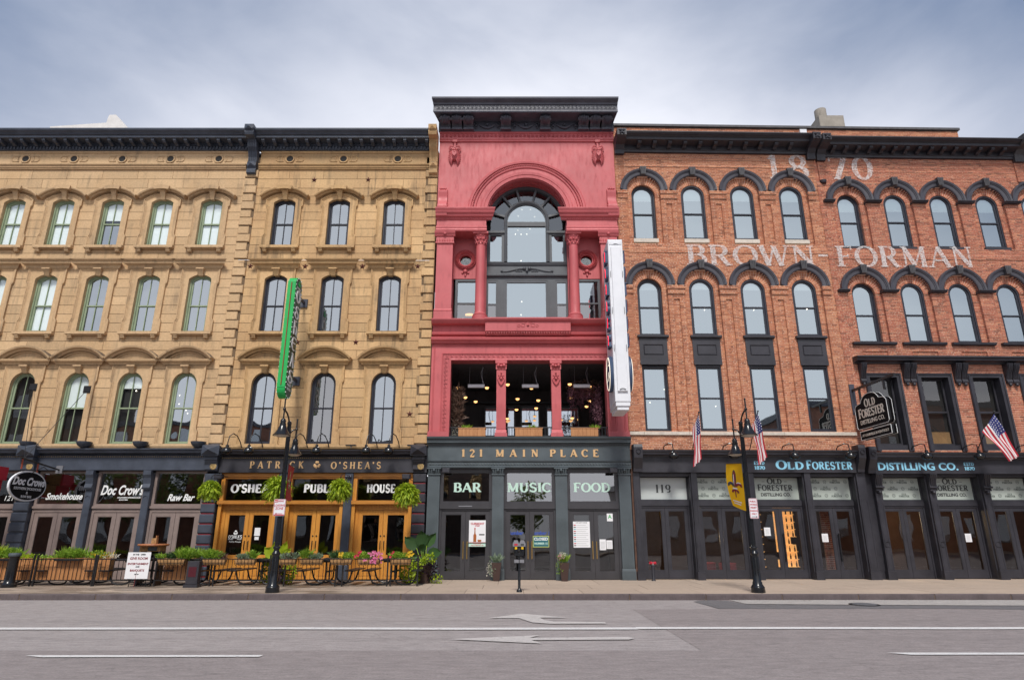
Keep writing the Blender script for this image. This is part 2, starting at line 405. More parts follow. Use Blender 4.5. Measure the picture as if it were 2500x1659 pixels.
def woodmat(name, c0, c1, sx=(14, 14, 1.0)):
    m, t_, b = newmat(name)
    g = nz(t_, 2.2, 5, .6, pos(t_, sx), 1.2); c = ramp(t_, g, [(.3, c0), (.7, c1)])
    c = mixc(t_, .25, c, ramp(t_, rnd(t_), [(0, c0), (1, c1)]))
    t_.links.new(c, b.inputs['Base Color']); b.inputs['Roughness'].default_value = .42
    bump(t_, b, g, .15, .004); return m
M['oak'] = woodmat('varnished_oak', (.42, .15, .018), (.70, .32, .055))
M['oak_h'] = woodmat('varnished_oak_rail', (.34, .12, .016), (.58, .25, .045), (1.0, 14, 14))
M['cedar'] = woodmat('cedar_board', (.34, .14, .05), (.56, .27, .11))
M['redwood'] = woodmat('podium_top', (.34, .11, .04), (.50, .20, .08), (1, 8, 8))
# ================================================================== lettering
def L_(x0, y0, x1, y1, k): return ('l', x0, y0, x1, y1, k)
def A_(cx, cy, rx, ry, a0, a1, k='m'): return ('a', cx, cy, rx, ry, a0, a1, k)
def S_(x, y, h): return ('s', x, y, h)
def V_(x, y, h): return ('v', x, y, h)
GL = {
 'A': (.78, [L_(.06,0,.38,1,'t'), L_(.38,1,.70,0,'T'), L_(.17,.33,.60,.33,'t'), S_(.06,0,.11), S_(.70,0,.13)]),
 'B': (.70, [L_(.16,0,.16,1,'T'), L_(.16,.97,.37,.97,'t'), L_(.16,.52,.38,.52,'t'), L_(.16,.03,.4,.03,'t'), A_(.37,.745,.19,.225,-90,90), A_(.38,.275,.23,.245,-90,90), S_(.09,1,.07), S_(.09,0,.07)]),
 'C': (.76, [A_(.41,.5,.34,.47,42,318), V_(.67,.83,.12)]),
 'D': (.78, [L_(.16,0,.16,1,'T'), L_(.16,.97,.32,.97,'t'), L_(.16,.03,.32,.03,'t'), A_(.32,.5,.38,.47,-90,90), S_(.09,1,.07), S_(.09,0,.07)]),
 'E': (.68, [L_(.16,0,.16,1,'T'), L_(.16,.97,.58,.97,'t'), L_(.16,.51,.46,.51,'t'), L_(.16,.03,.61,.03,'t'), S_(.09,1,.07), S_(.09,0,.07), V_(.58,.9,.1), V_(.46,.51,.09), V_(.61,.1,.1)]),
 'F': (.64, [L_(.16,0,.16,1,'T'), L_(.16,.97,.58,.97,'t'), L_(.16,.5,.44,.5,'t'), S_(.09,1,.07), S_(.16,0,.15), V_(.58,.9,.1), V_(.44,.5,.09)]),
 'G': (.80, [A_(.41,.5,.34,.47,42,318), V_(.67,.83,.12), L_(.67,.08,.67,.42,'T'), S_(.65,.43,.12)]),
 'H': (.80, [L_(.16,0,.16,1,'T'), L_(.64,0,.64,1,'T'), L_(.16,.51,.64,.51,'t'), S_(.16,0,.13), S_(.16,1,.13), S_(.64,0,.13), S_(.64,1,.13)]),
 'I': (.34, [L_(.17,0,.17,1,'T'), S_(.17,0,.14), S_(.17,1,.14)]),
 'K': (.78, [L_(.16,0,.16,1,'T'), L_(.18,.42,.6,1,'t'), L_(.30,.55,.64,0,'T'), S_(.16,0,.13), S_(.16,1,.13), S_(.6,1,.11), S_(.64,0,.12)]),
 'L': (.64, [L_(.16,0,.16,1,'T'), L_(.16,.03,.58,.03,'t'), S_(.16,1,.14), S_(.09,0,.07), V_(.58,.12,.12)]),
 'M': (.96, [L_(.14,0,.14,1,'t'), L_(.80,0,.80,1,'T'), L_(.14,1,.46,.08,'T'), L_(.46,.08,.80,1,'t'), S_(.13,0,.11), S_(.80,0,.13), S_(.08,1,.07), S_(.84,1,.09)]),
 'N': (.80, [L_(.14,0,.14,1,'t'), L_(.66,0,.66,1,'t'), L_(.14,1,.66,.02,'T'), S_(.14,0,.11), S_(.09,1,.09), S_(.66,1,.11)]),
 'O': (.82, [A_(.41,.5,.34,.47,0,360)]),
 'P': (.66, [L_(.16,0,.16,1,'T'), L_(.16,.97,.36,.97,'t'), L_(.16,.48,.36,.48,'t'), A_(.36,.725,.22,.245,-90,90), S_(.09,1,.07), S_(.16,0,.15)]),
 'R': (.76, [L_(.16,0,.16,1,'T'), L_(.16,.97,.36,.97,'t'), L_(.16,.49,.36,.49,'t'), A_(.36,.73,.21,.24,-90,90), L_(.38,.49,.64,0,'T'), S_(.09,1,.07), S_(.16,0,.13), S_(.67,0,.09)]),
 'S': (.64, [A_(.32,.735,.21,.235,35,270,'s'), A_(.32,.265,.23,.235,90,-145,'s'), V_(.52,.86,.1), V_(.10,.15,.1)]),
 'T': (.72, [L_(.36,0,.36,1,'T'), L_(.05,.97,.67,.97,'t'), S_(.36,0,.14), V_(.05,.88,.12), V_(.67,.88,.12)]),
 'U': (.78, [L_(.16,.3,.16,1,'T'), L_(.62,.3,.62,1,'t'), A_(.39,.32,.23,.3,180,360), S_(.16,1,.13), S_(.62,1,.11)]),
 'W': (1.02, [L_(.08,1,.30,0,'T'), L_(.30,0,.51,.95,'t'), L_(.51,.95,.72,0,'T'), L_(.72,0,.94,1,'t'), S_(.08,1,.11), S_(.51,.97,.10), S_(.94,1,.1)]),
 "'": (.22, [L_(.11,1,.09,.72,'T')]), '.': (.24, [L_(.12,0,.12,.13,'T')]), '-': (.42, [L_(.05,.45,.37,.45,'T')]), ' ': (.42, []),
 '0': (.62, [A_(.31,.5,.24,.47,0,360)]),
 '1': (.46, [L_(.24,0,.24,1,'T'), L_(.24,1,.08,.84,'t'), S_(.24,0,.15)]),
 '2': (.60, [A_(.29,.72,.2,.25,170,-25), L_(.47,.61,.09,.06,'t'), L_(.07,.05,.54,.05,'T'), V_(.54,.12,.08)]),
 '7': (.60, [L_(.07,.95,.55,.95,'t'), L_(.54,.95,.24,0,'T'), V_(.07,.86,.1), S_(.24,0,.1)]),
 '8': (.62, [A_(.31,.75,.19,.22,0,360), A_(.31,.27,.24,.24,0,360)]),
 '9': (.62, [A_(.31,.69,.22,.28,0,360), L_(.53,.66,.5,.3,'t'), A_(.30,.30,.21,.27,0,-120)]),
}
def glyph(ch, T=.15, t=.06, dep=.02, sh=.05, inline=False, n=18):
    m = MB(); k = 0
    def quad(p, q, w0, w1=None):
        nonlocal k
        w1 = w0 if w1 is None else w1
        d = Vector((q[0]-p[0], q[1]-p[1])); d.normalize(); nx, ny = -d.y, d.x
        k += 1; e = dep + k*.0012*(.4 if dep < .01 else 1)
        poly = [(p[0]+nx*w0/2, p[1]+ny*w0/2), (p[0]-nx*w0/2, p[1]-ny*w0/2), (q[0]-nx*w1/2, q[1]-ny*w1/2), (q[0]+nx*w1/2, q[1]+ny*w1/2)]
        m.prism(poly, -e, 0)
    for s in GL[ch][1]:
        if s[0] == 'l':
            ww = T if s[5] == 'T' else t
            if inline and s[5] == 'T':
                d = Vector((s[3]-s[1], s[4]-s[2])).normalized(); nx, ny = -d.y*T*.55, d.x*T*.55
                for sg in (-1, 1): quad((s[1]+nx*sg, s[2]+ny*sg), (s[3]+nx*sg, s[4]+ny*sg), T*.34)
            else: quad((s[1], s[2]), (s[3], s[4]), ww)
        elif s[0] == 's': quad((s[1]-s[3], min(max(s[2], sh/2), 1-sh/2) if s[2] in (0, 1) else s[2]), (s[1]+s[3], min(max(s[2], sh/2), 1-sh/2) if s[2] in (0, 1) else s[2]), sh)
        elif s[0] == 'v': quad((s[1], s[2]-s[3]), (s[1], s[2]+s[3]), sh*.9)
        else:
            _, cx, cy, rx, ry, a0, a1, md = s
            nn = max(6, int(n*abs(a1-a0)/360))
            for off, wk in (((-.5, .34), (.5, .34)) if inline else ((0, 1.0),)):
                P = []
                for i in range(nn+1):
                    a = R(a0+(a1-a0)*i/nn); ww = (t+(T-t)*abs(math.cos(a))**1.2) if md == 'm' else (t+(T-t)*abs(math.sin(a*1 if cy > .5 else a))**2*.0+(T-t)*.55)
                    o_ = off*ww*1.1; hw = ww*wk/2
                    c_, s_ = math.cos(a), math.sin(a)
                    P.append(((cx+(rx+o_+hw)*c_, cy+(ry+o_+hw)*s_), (cx+(rx+o_-hw)*c_, cy+(ry+o_-hw)*s_)))
                k += 1; e = dep + k*.0012*(.4 if dep < .01 else 1); V = []; F = []
                for o1, i1 in P: V += [(o1[0], -e, o1[1]), (i1[0], -e, i1[1]), (i1[0], 0, i1[1]), (o1[0], 0, o1[1])]
                for i in range(nn):
                    a_ = i*4; b_ = a_+4
                    for j in range(4): F.append((a_+j, a_+(j+1)%4, b_+(j+1)%4, b_+j))
                F += [(0,1,2,3), (nn*4+3, nn*4+2, nn*4+1, nn*4)]
                m.raw(V, F)
    return m
def serif(parent, text, x0, x1, z0, h, y, mat, name='letter', joined=False, T=.15, t=.06, dep=.02, caps=None, sp=None, inline=False, sh=.05, wf=None):
    """spaced-out serif capitals fitted between x0 and x1; caps = heights per character"""
    hs = [h*(caps[i] if caps else 1) for i in range(len(text))]
    if wf is None: wf = max(.85, min(1.7, (x1-x0-.07*h*(len(text)-1))/sum(GL[c][0]*hs[i] for i, c in enumerate(text))))
    ws = [GL[c][0]*hs[i]*wf for i, c in enumerate(text)]
    gap = sp if sp is not None else (x1-x0-sum(ws))/max(1, len(text)-1)
    J = MB(); x = x0
    if sp is not None: x = (x0+x1)/2 - (sum(ws)+gap*(len(text)-1))/2
    cache = {}
    for i, c in enumerate(text):
        if c != ' ':
            g = glyph(c, T, t, dep/hs[i], sh, inline)
            g.v = [(vx*hs[i]*wf, vy*hs[i], vz*hs[i]) for vx, vy, vz in g.v]
            if joined:
                g.v = [(a+x, b+y, d+z0) for a, b, d in g.v]; J.raw(g.v, g.f)
            else:
                key = (c, round(hs[i], 4))
                if key not in cache: cache[key] = g.mesh(name, mat)
                ob(name, cache[key], parent, (x, y, z0))
        x += ws[i] + gap
    if joined: return J.build(name, mat, parent)
def txt(parent, body, x, z, y, size, mat, name='lettering', align='CENTER', ext=.002, shear=0, off=0, sx=1.0, rot=(90, 0, 0), sp=1.0, loc=None, **props):
    c = bpy.data.curves.new(name, 'FONT'); c.body = body; c.size = size; c.extrude = ext; c.shear = shear; c.offset = off
    c.align_x = align; c.space_character = sp; c.resolution_u = 3; c.materials.append(mat)
    tmp = bpy.data.objects.new(name, c); me = bpy.data.meshes.new_from_object(tmp); me.name = name
    bpy.data.objects.remove(tmp); bpy.data.curves.remove(c)
    o = ob(name, me, parent, loc if loc else (x, y, z), **props); o.rotation_euler = tuple(R(a) for a in rot); o.scale = (sx, 1, 1)
    return o

# ================================================================== ground
KY, KZ = 17.1, .14      # kerb line, pavement height
def asphalt(name, base, sp=.5):
    m, t_, b = newmat(name); P = pos(t_)
    big = nz(t_, .22, 5, .6, pos(t_, (.35, 1.6, 1)), .3); fine = nz(t_, 26, 6, .8, P); mid = nz(t_, 2.6, 5, .65, pos(t_, (.5, 2.2, 1)))
    c = ramp(t_, big, [(.3, tuple(x*.84 for x in base)), (.7, tuple(x*1.1 for x in base))])
    c = mixc(t_, .55, c, ramp(t_, fine, [(.38, tuple(x*.40 for x in base)), (.62, tuple(x*1.6 for x in base))]))
    c = mixc(t_, mth(t_, 'MULTIPLY', ramp(t_, mid, [(.55, 0.0), (.72, 1.0)]), .28), c, tuple(x*.6 for x in base))
    # tyre tracks and oil drips
    sp_ = nz(t_, 1.0, 3, .6, pos(t_, (.9, 6, 1))); c = mixc(t_, mth(t_, 'MULTIPLY', ramp(t_, sp_, [(.62, 0.0), (.68, 1.0)]), .6*sp*2), c, tuple(x*.38 for x in base))
    z = t_.nodes.new('ShaderNodeSeparateXYZ'); t_.links.new(P, z.inputs[0])
    for yc, wd, k in ((13.15, .30, .75), (11.05, .24, .6), (14.6, .4, .25), (9.0, .3, .3)):
        d = mth(t_, 'ABSOLUTE', mth(t_, 'SUBTRACT', mth(t_, 'ADD', z.outputs['Y'], mth(t_, 'MULTIPLY', nz(t_, 1.5, 3, .6, pos(t_, (.3, 1, 1))), .5)), yc+.25))
        q = mth(t_, 'MULTIPLY', ramp(t_, mth(t_, 'DIVIDE', d, wd), [(.0, 1.0), (1.0, 0.0)]), ramp(t_, mid, [(.35, 0.1), (.6, 1.0)]))
        c = mixc(t_, mth(t_, 'MULTIPLY', q, k), c, tuple(x*.55 for x in base))
    # hairline cracks and sealed seams, kept to patches of the surface
    vo = t_.nodes.new('ShaderNodeTexVoronoi'); vo.feature = 'DISTANCE_TO_EDGE'; vo.inputs['Scale'].default_value = .42
    wv = t_.nodes.new('ShaderNodeMix'); wv.data_type = 'VECTOR'; wv.inputs[0].default_value = .12
    nn_ = t_.nodes.new('ShaderNodeTexNoise'); nn_.inputs['Scale'].default_value = 2.5; nn_.inputs['Detail'].default_value = 5; t_.links.new(P, nn_.inputs['Vector'])
    sc2 = t_.nodes.new('ShaderNodeVectorMath'); sc2.operation = 'SCALE'; sc2.inputs[3].default_value = .9; t_.links.new(nn_.outputs['Color'], sc2.inputs[0])
    ad = t_.nodes.new('ShaderNodeVectorMath'); ad.operation = 'ADD'; t_.links.new(P, ad.inputs[0]); t_.links.new(sc2.outputs[0], ad.inputs[1]); t_.links.new(ad.outputs[0], vo.inputs['Vector'])
    ck = mth(t_, 'MULTIPLY', ramp(t_, vo.outputs['Distance'], [(.0, 1.0), (.012, 0.0)]), ramp(t_, nz(t_, .35, 3, .5, P), [(.48, 0.0), (.58, 1.0)]))
    c = mixc(t_, mth(t_, 'MULTIPLY', ck, .6), c, tuple(x*.35 for x in base))
    mo = nz(t_, 7, 5, .7, pos(t_, (.45, 1.3, 1))); c = mixc(t_, .5, c, ramp(t_, mo, [(.35, tuple(x*.66 for x in base)), (.65, tuple(x*1.28 for x in base))]))
    t_.links.new(c, b.inputs['Base Color']); b.inputs['Roughness'].default_value = .82
    bump(t_, b, fine, .5, .01); return m
M['asphalt'] = asphalt('worn_asphalt', (.325, .292, .284))
M['asphalt_new'] = asphalt('smooth_asphalt', (.265, .232, .226), .2)
M['asphalt_patch'] = asphalt('asphalt_patch', (.145, .138, .142), .2)
M['asphalt_pale'] = asphalt('pale_gutter_concrete', (.38, .355, .335), .3)
def roadpaint():
    m, t_, b = newmat('worn_road_paint'); b.inputs['Base Color'].default_value = (.72, .71, .70, 1); b.inputs['Roughness'].default_value = .7
    a = ramp(t_, nz(t_, 14, 6, .75, pos(t_, (.6, 1.5, 1))), [(.30, .24), (.46, .93)]); t_.links.new(a, b.inputs['Alpha']); return m
M['roadpaint'] = roadpaint()
M['roadpaint_old'] = roadpaint(); M['roadpaint_old'].name = 'faded_road_paint'; M['roadpaint_old'].node_tree.nodes['Principled BSDF'].inputs['Base Color'].default_value = (.55, .52, .50, 1)
def paving(name, base):
    m, t_, b = newmat(name); P = pos(t_); r_ = rnd(t_)
    c = ramp(t_, r_, [(0, tuple(x*.90 for x in base)), (1, tuple(x*1.08 for x in base))])
    c = mixc(t_, .4, c, ramp(t_, nz(t_, 9, 6, .75, P), [(.3, tuple(x*.68 for x in base)), (.7, tuple(x*1.22 for x in base))]))
    c = mixc(t_, mth(t_, 'MULTIPLY', ramp(t_, nz(t_, .9, 5, .6, pos(t_, (.6, 1.4, 1))), [(.5, 0.0), (.7, 1.0)]), .35), c, tuple(x*.62 for x in base))
    # damp, stained stretch in front of the outdoor tables
    z = t_.nodes.new('ShaderNodeSeparateXYZ'); t_.links.new(P, z.inputs[0])
    wx = ramp(t_, mth(t_, 'DIVIDE', mth(t_, 'ADD', z.outputs['X'], 20.0), 20.0), [(.76, 1.0), (.90, 0.0)])
    wet = mth(t_, 'MULTIPLY', ramp(t_, nz(t_, 1.1, 5, .65, pos(t_, (.5, 1.6, 1)), .6), [(.42, 0.0), (.56, 1.0)]), wx)
    c = mixc(t_, mth(t_, 'MULTIPLY', wet, .8), c, tuple(x*.38 for x in base))
    t_.links.new(c, b.inputs['Base Color'])
    t_.links.new(ramp(t_, wet, [(0, .9), (1, .38)]), b.inputs['Roughness'])
    bump(t_, b, nz(t_, 45, 4, .7, P), .3, .004); return m
M['paving'] = paving('pavement_concrete', (.44, .345, .27))
M['kerb'] = paint('kerb_granite', (.105, .082, .084), .85, .2, .5, 3)

def flat(m, poly, z):
    n = len(poly); m.raw([(x, y, z) for x, y in poly], [tuple(range(n))])
m = MB(); flat(m, [(-400, -400), (400, -400), (400, 400), (-400, 400)], -.02); m.build('ground', M['asphalt_new'], kind='structure')
m = MB(); flat(m, [(-120, -6.5), (120, -6.5), (120, KY+.02), (-120, KY+.02)], 0.0); m.build('road', M['asphalt'], kind='structure')
m = MB(); flat(m, [(2.66, 15.05), (2.72, 10.0), (-120, 9.9), (-120, -6.4), (120, -6.4), (120, 15.55), (11.8, 15.5), (8.0, 15.25), (5.4, 15.2), (4.5, 15.18)], .004); m.build('road_resurfaced_lane', M['asphalt_new'], kind='structure')
m = MB(); flat(m, [(4.45, 16.7), (4.65, 16.95), (5.0, 17.05), (5.35, 16.9), (5.5, 16.1), (7.5, 15.95), (11.2, 15.75), (20, 15.75), (60, 15.7), (60, 15.0), (12, 14.95), (9.6, 15.2), (6.6, 15.15), (4.6, 15.2)], .008); m.build('road_patch', M['asphalt_patch'], kind='structure')
m = MB(); flat(m, [(5.42, 17.05), (5.55, 16.15), (7.5, 16.0), (11.2, 15.8), (60, 15.78), (60, 17.05)], .012); m.build('road_gutter_concrete', M['asphalt_pale'], kind='structure')
# far ground behind the terrace and the opposite pavement
mk = MB()
def strip(x0, x1, y0, y1, z=.016, n=20):
    for i in range(n):
        a = x0+(x1-x0)*i/n; b_ = x0+(x1-x0)*(i+1)/n
        wob = lambda x: .03*math.sin(x*1.3)
        mk.raw([(a, y0+wob(a), z), (b_, y0+wob(b_), z), (b_, y1+wob(b_), z), (a, y1+wob(a), z)], [(0,1,2,3)])
strip(-60, 2.2, 11.98, 12.22); strip(2.2, 60, 12.03, 12.27)
mk.build('lane_line', M['roadpaint'], kind='structure')
mk = MB(); flat(mk, [(-6.65, 9.53), (-6.35, 9.42), (-3.42, 9.45), (-3.42, 9.58), (-6.55, 9.56)], .016); mk.build('lane_dash', M['roadpaint'], kind='structure')
mk = MB(); flat(mk, [(5.25, 9.76), (5.5, 9.60), (8.8, 9.62), (8.8, 9.76)], .016); mk.build('lane_dash', M['roadpaint'], kind='structure')
mk = MB(); flat(mk, [(-.48, 13.5), (.20, 14.22), (1.12, 13.58), (.55, 13.58), (.62, 13.2), (.80, 13.0), (1.75, 12.93), (1.74, 12.72), (.70, 12.70), (.38, 12.88), (.14, 13.5)], .016)
mk.build('turn_arrow_marking', M['roadpaint_old'], kind='structure')
mk = MB(); flat(mk, [(-1.0, 10.93), (.46, 11.34), (.28, 11.07), (1.87, 11.16), (1.95, 11.02), (1.84, 10.90), (.30, 10.84), (.47, 10.52)], .016)
mk.build('through_arrow_marking', M['roadpaint_old'], kind='structure')
# storm drain
g = MB(); g.lathe([(.0001, .017), (.30, .017), (.33, .02), (.34, .012)], (8.25, 15.98, 0), 24)
dr = thing('drain_cover', 'oval cast iron drain grate set in the gutter below the right-hand shop doors', 'drain cover', (0, 0, 0))
g.build('rim', M['black'], dr)
for i in range(9): MB().box(-.26*math.sqrt(max(.05, 1-((i-4)/4.6)**2)), .26*math.sqrt(max(.05, 1-((i-4)/4.6)**2)), -.012, .012, 0, .012).build('bar', M['steel_box'], dr, (8.25, 15.98+(i-4)*.06, .02))
# pavement: bed, slabs as separate pieces, kerb stones
MB().box(-60, 60, KY+.02, 80, -.3, KZ-.02).build('pavement_bed', M['joint'], kind='structure')
side_ = ob('sidewalk', None, kind='structure')
rng = random.Random(3)
for r_, (ya, yb) in enumerate(((KY+.17, 18.62), (18.62, 20.15), (20.15, 22.6))):
    x = -22.5 + .4*r_
    while x < 22.5:
        wd = 1.52 if r_ < 2 else 1.52
        q = MB().box(x+.005, x+wd-.005, ya+.005, yb-.005, KZ-.03, KZ+rng.uniform(-.0015, .0015))
        q.build('slab', M['paving'], side_); x += wd
kb = ob('kerb', None, kind='structure'); x = -22
while x < 22:
    wd = 1.92
    q = MB().cham(x+.006, x+wd-.006, KY, KY+.165, -.05, KZ, .018); q.build('kerb_stone', M['kerb'], kb, (0, rng.uniform(-.004, .004), rng.uniform(-.003, .003))); x += wd
# leaves and grit blown against the kerb
q = MB(); rg = random.Random(12)
for _ in range(260):
    x = rg.uniform(-19, 19); y = KY-abs(rg.gauss(0, .10))-.01; s_ = rg.uniform(.008, .030); a = rg.uniform(0, 3.1); c_, d_ = math.cos(a)*s_, math.sin(a)*s_
    q.raw([(x-c_, y-d_*.6, .014), (x+d_*.5, y-c_*.5, .018), (x+c_, y+d_*.6, .02), (x-d_*.5, y+c_*.5, .016)], [(0, 1, 2, 3)])
q.build('litter', leafmat('dry_litter', (.16, .11, .05), (.48, .40, .26)), kind='stuff')
# ================================================================== the other side of the street (seen in the windows)
def plain_block(label, x0, x1, h, d, mat, ny, wcol):
    t = thing('brick_building', label, 'building', ((x0+x1)/2, -8.5, 0))
    hw = (x1-x0)/2
    MB().box(-hw, hw, -d, 0, 0, h).build('wall', mat, t)
    MB().box(-hw-.2, hw+.2, -d-.2, .35, h, h+.5).build('cornice', M['iron'], t)
    nx = max(2, int((x1-x0)/2.6)); me = MB().box(-.55, .55, 0, .06, 0, 1.9).mesh('window', wcol)
    for i in range(nx):
        for j in range(ny): ob('window', me, t, (-hw+(i+.5)*(x1-x0)/nx, .02, 1.0+j*3.3))
M['far_win'] = glass('far_window_glass', .35, (.1, .1, .1))
M['far_brick'] = paint('far_brick', (.26, .11, .07), .9, .3, .3, 2)
M['far_dark'] = paint('far_dark_wall', (.10, .075, .065), .9, .3, .3, 2)
M['far_pale'] = paint('far_pale_wall', (.38, .34, .30), .9, .2, .3, 2)
plain_block('tall dark brick building across the street, behind the street trees', -62, -40, 16.0, 14, M['far_dark'], 4, M['far_win'])
plain_block('red brick building across the street with three rows of windows', -40, -20, 10.0, 14, M['far_brick'], 3, M['far_win'])
plain_block('narrow dark building across the street beside the open lot', -18.5, -1.5, 8.2, 14, M['far_dark'], 2, M['far_win'])
plain_block('pale low building across the street beyond the open lot', 10, 27, 5.6, 14, M['far_pale'], 1, M['far_win'])
plain_block('brick building across the street at the end of the block', 27, 52, 12.0, 14, M['far_brick'], 3, M['far_win'])
MB().box(-100, 100, -8.45, -6.5, -.2, .14).build('far_sidewalk', M['paving'], kind='structure')

def leaf_cloud(m, c, rad, n, size, flat_=.55, seed=0, droop=0.0, elong=2.0, bottom=False):
    """leaf-sized quads through a volume"""
    r_ = random.Random(seed)
    for _ in range(n):
        while True:
            p = Vector((r_.uniform(-1, 1), r_.uniform(-1, 1), r_.uniform(-1, 1)))
            if p.length <= 1 and p.length > .25: break
        q = Vector((p.x*rad[0], p.y*rad[1], p.z*rad[2])) + Vector(c)
        d = (p + Vector((r_.uniform(-.6, .6), r_.uniform(-.6, .6), r_.uniform(-.4, .6)-droop))).normalized()
        s_ = d.cross(Vector((r_.uniform(-1, 1), r_.uniform(-1, 1), r_.uniform(-1, 1)))).normalized()
        L = size*r_.uniform(.6, 1.3); W = L/elong/2
        mid = q + d*L*.5; tip = q + d*L + Vector((0, 0, -L*.25*flat_))
        m.raw([q, mid + s_*W, tip, mid - s_*W], [(0, 1, 2, 3)])
def street_tree(label, x, y, h, seed):
    t = thing('street_tree', label, 'tree', (x, y, .14), 0, 'street trees across the road'); r_ = random.Random(seed)
    m = MB(); m.tube([(0, 0, 0), (.05, 0, 1.5), (.1, .05, h*.45), (.0, .1, h*.8)], [.16, .13, .10, .03], 8)
    for k in range(6):
        a = k*1.05+r_.random(); m.tube([(.05, 0, h*(.3+.06*k)), (math.cos(a)*h*.18, math.sin(a)*h*.18, h*(.45+.07*k))], [.06, .02], 6)
    m.build('trunk', M['far_dark'], t, smooth=True)
    c = MB()
    for k in range(9):
        a = r_.uniform(0, 6.28); rr = r_.uniform(.1, .26)*h
        leaf_cloud(c, (math.cos(a)*rr, math.sin(a)*rr, h*r_.uniform(.42, .92)), (h*.15, h*.15, h*.12), 170, .30, seed=seed*10+k)
    c.build('crown', M['tree_leaf'], t, kind='stuff')
for i, (x, h) in enumerate(((-34, 7.0), (-29, 7.8), (-24.5, 7.2), (-20, 6.6), (-13.5, 5.6), (1.0, 5.4))):
    street_tree(('broad street tree with loose crown across the road', 'taller street tree across the road', 'rounded street tree across the road', 'small street tree across the road', 'low street tree before the dark building', 'young street tree beside the open lot')[i], x, -7.4, h, 11+i)
# ================================================================== shared building pieces
def root(label, cat='building', name='building', x0=0.0, rz=0.0):
    return thing(name, label, cat, (x0, 22.0, 0), rz)
def recentre(r_, dx):
    r_.location = r_.matrix_basis @ Vector((dx, 0, 0)) if r_.rotation_euler.z else Vector((r_.location.x+dx, r_.location.y, r_.location.z))
    for c in KIDS.get(r_.name, []): c.location.x -= dx
def ring_rect(m, x0, x1, z0, z1, a, b, c, d, y0, y1):
    """rectangular frame: widths a left, b right, c bottom, d top; pieces butt end to end"""
    m.box(x0, x0+a, y0, y1, z0, z1); m.box(x1-b, x1, y0, y1, z0, z1)
    if c: m.box(x0+a, x1-b, y0, y1, z0, z0+c)
    if d: m.box(x0+a, x1-b, y0, y1, z1-d, z1)
    return m
def cut(iv, a, b):
    o = []
    for p, q in iv:
        if b <= p or a >= q: o.append((p, q)); continue
        if a > p: o.append((p, a))
        if b < q: o.append((b, q))
    return o
def quad_pane(x0, x1, z0, z1, y): return MB().raw([(x0,y,z0),(x1,y,z0),(x1,y,z1),(x0,y,z1)], [(0,1,2,3)])

def sash(name, w_, zs, rise, rail, frame, glassm, parent, loc, muntin=True, depth=.12, blind=None, rail_w=.05, bl_off=0):
    """double-hung window: the part's own mesh is the casing; panes, rails, bars are its pieces"""
    m = MB(); o = outline(w_, 0, zs, rise)
    m.path(o, [(0, depth), (-.055, depth), (-.055, depth+.035), (-.075, depth+.05), (-.115, depth+.05), (-.115, depth+.1)])
    m.box(-w_/2, w_/2, depth-.01, depth+.1, -.02, .05); m.box(-w_/2+.07, w_/2-.07, depth+.045, depth+.1, .05, .11)
    win = m.build(name, frame, parent, loc)
    top = zs+rise
    MB().box(-w_/2+.09, w_/2-.09, depth+.03, depth+.095, rail-rail_w/2, rail+rail_w/2).build('meeting_rail', frame, win)
    if muntin: MB().box(-.013, .013, depth+.052, depth+.09, .1, top-.07).build('muntin', frame, win)
    inner = [(-w_/2+.1, .1)] + [(x*(w_/2-.1)/(w_/2), z-.09) for x, z in seg_arc(w_/2, zs, rise)] + [(w_/2-.1, .1)]
    lo = [(x, z) for x, z in inner if z < rail]; rx = w_/2-.1
    p1 = [(-rx, .1), (-rx, rail), (rx, rail), (rx, .1)]; p2 = [(-rx, rail)] + inner[1:-1] + [(rx, rail)]
    gl = glassm if isinstance(glassm, tuple) else (glassm, glassm)
    for poly, g_, yy in ((p1, gl[0], depth+.082), (p2, gl[1], depth+.072)):
        q = MB(); q.raw([(x, yy, z) for x, z in poly[::-1]], [tuple(range(len(poly)))]); q.build('pane', g_, win)
    if blind is not None:
        q = MB(); q.raw([(-rx, depth+.105, blind), (rx, depth+.105, blind), (rx, depth+.105, top), (-rx, depth+.105, top)], [(0,1,2,3)]); q.build('roller_blind', M['blind'], win)
    return win
def keystone(z0, z1, wb, wt, yf, trim, parent):
    m = MB(); hb, ht = wb/2, wt/2
    m.raw([(-hb,-.05,z0),(hb,-.05,z0),(ht,yf,z1-.05),(-ht,yf,z1-.05),(-hb,.1,z0),(hb,.1,z0),(ht,.1,z1-.05),(-ht,.1,z1-.05)],
          [(0,1,2,3),(1,5,6,2),(4,0,3,7),(4,5,1,0),(3,2,6,7),(5,4,7,6)])
    m.box(-ht-.025, ht+.025, yf-.03, .1, z1-.05, z1)
    for x in (-.035, .035): m.box(x-.012, x+.012, -.05-.02, .0, z0+.05, z1-.12)
    return m.build('keystone', trim, parent)
WK = {  # row: opening width, sill height, spring, rise, rail
 'A': (.84, 12.02, 1.86, .16, 1.00), 'B': (.84, 8.60, 2.09, .17, 1.07), 'C': (.88, 4.55, 2.12, .44, 1.28)}
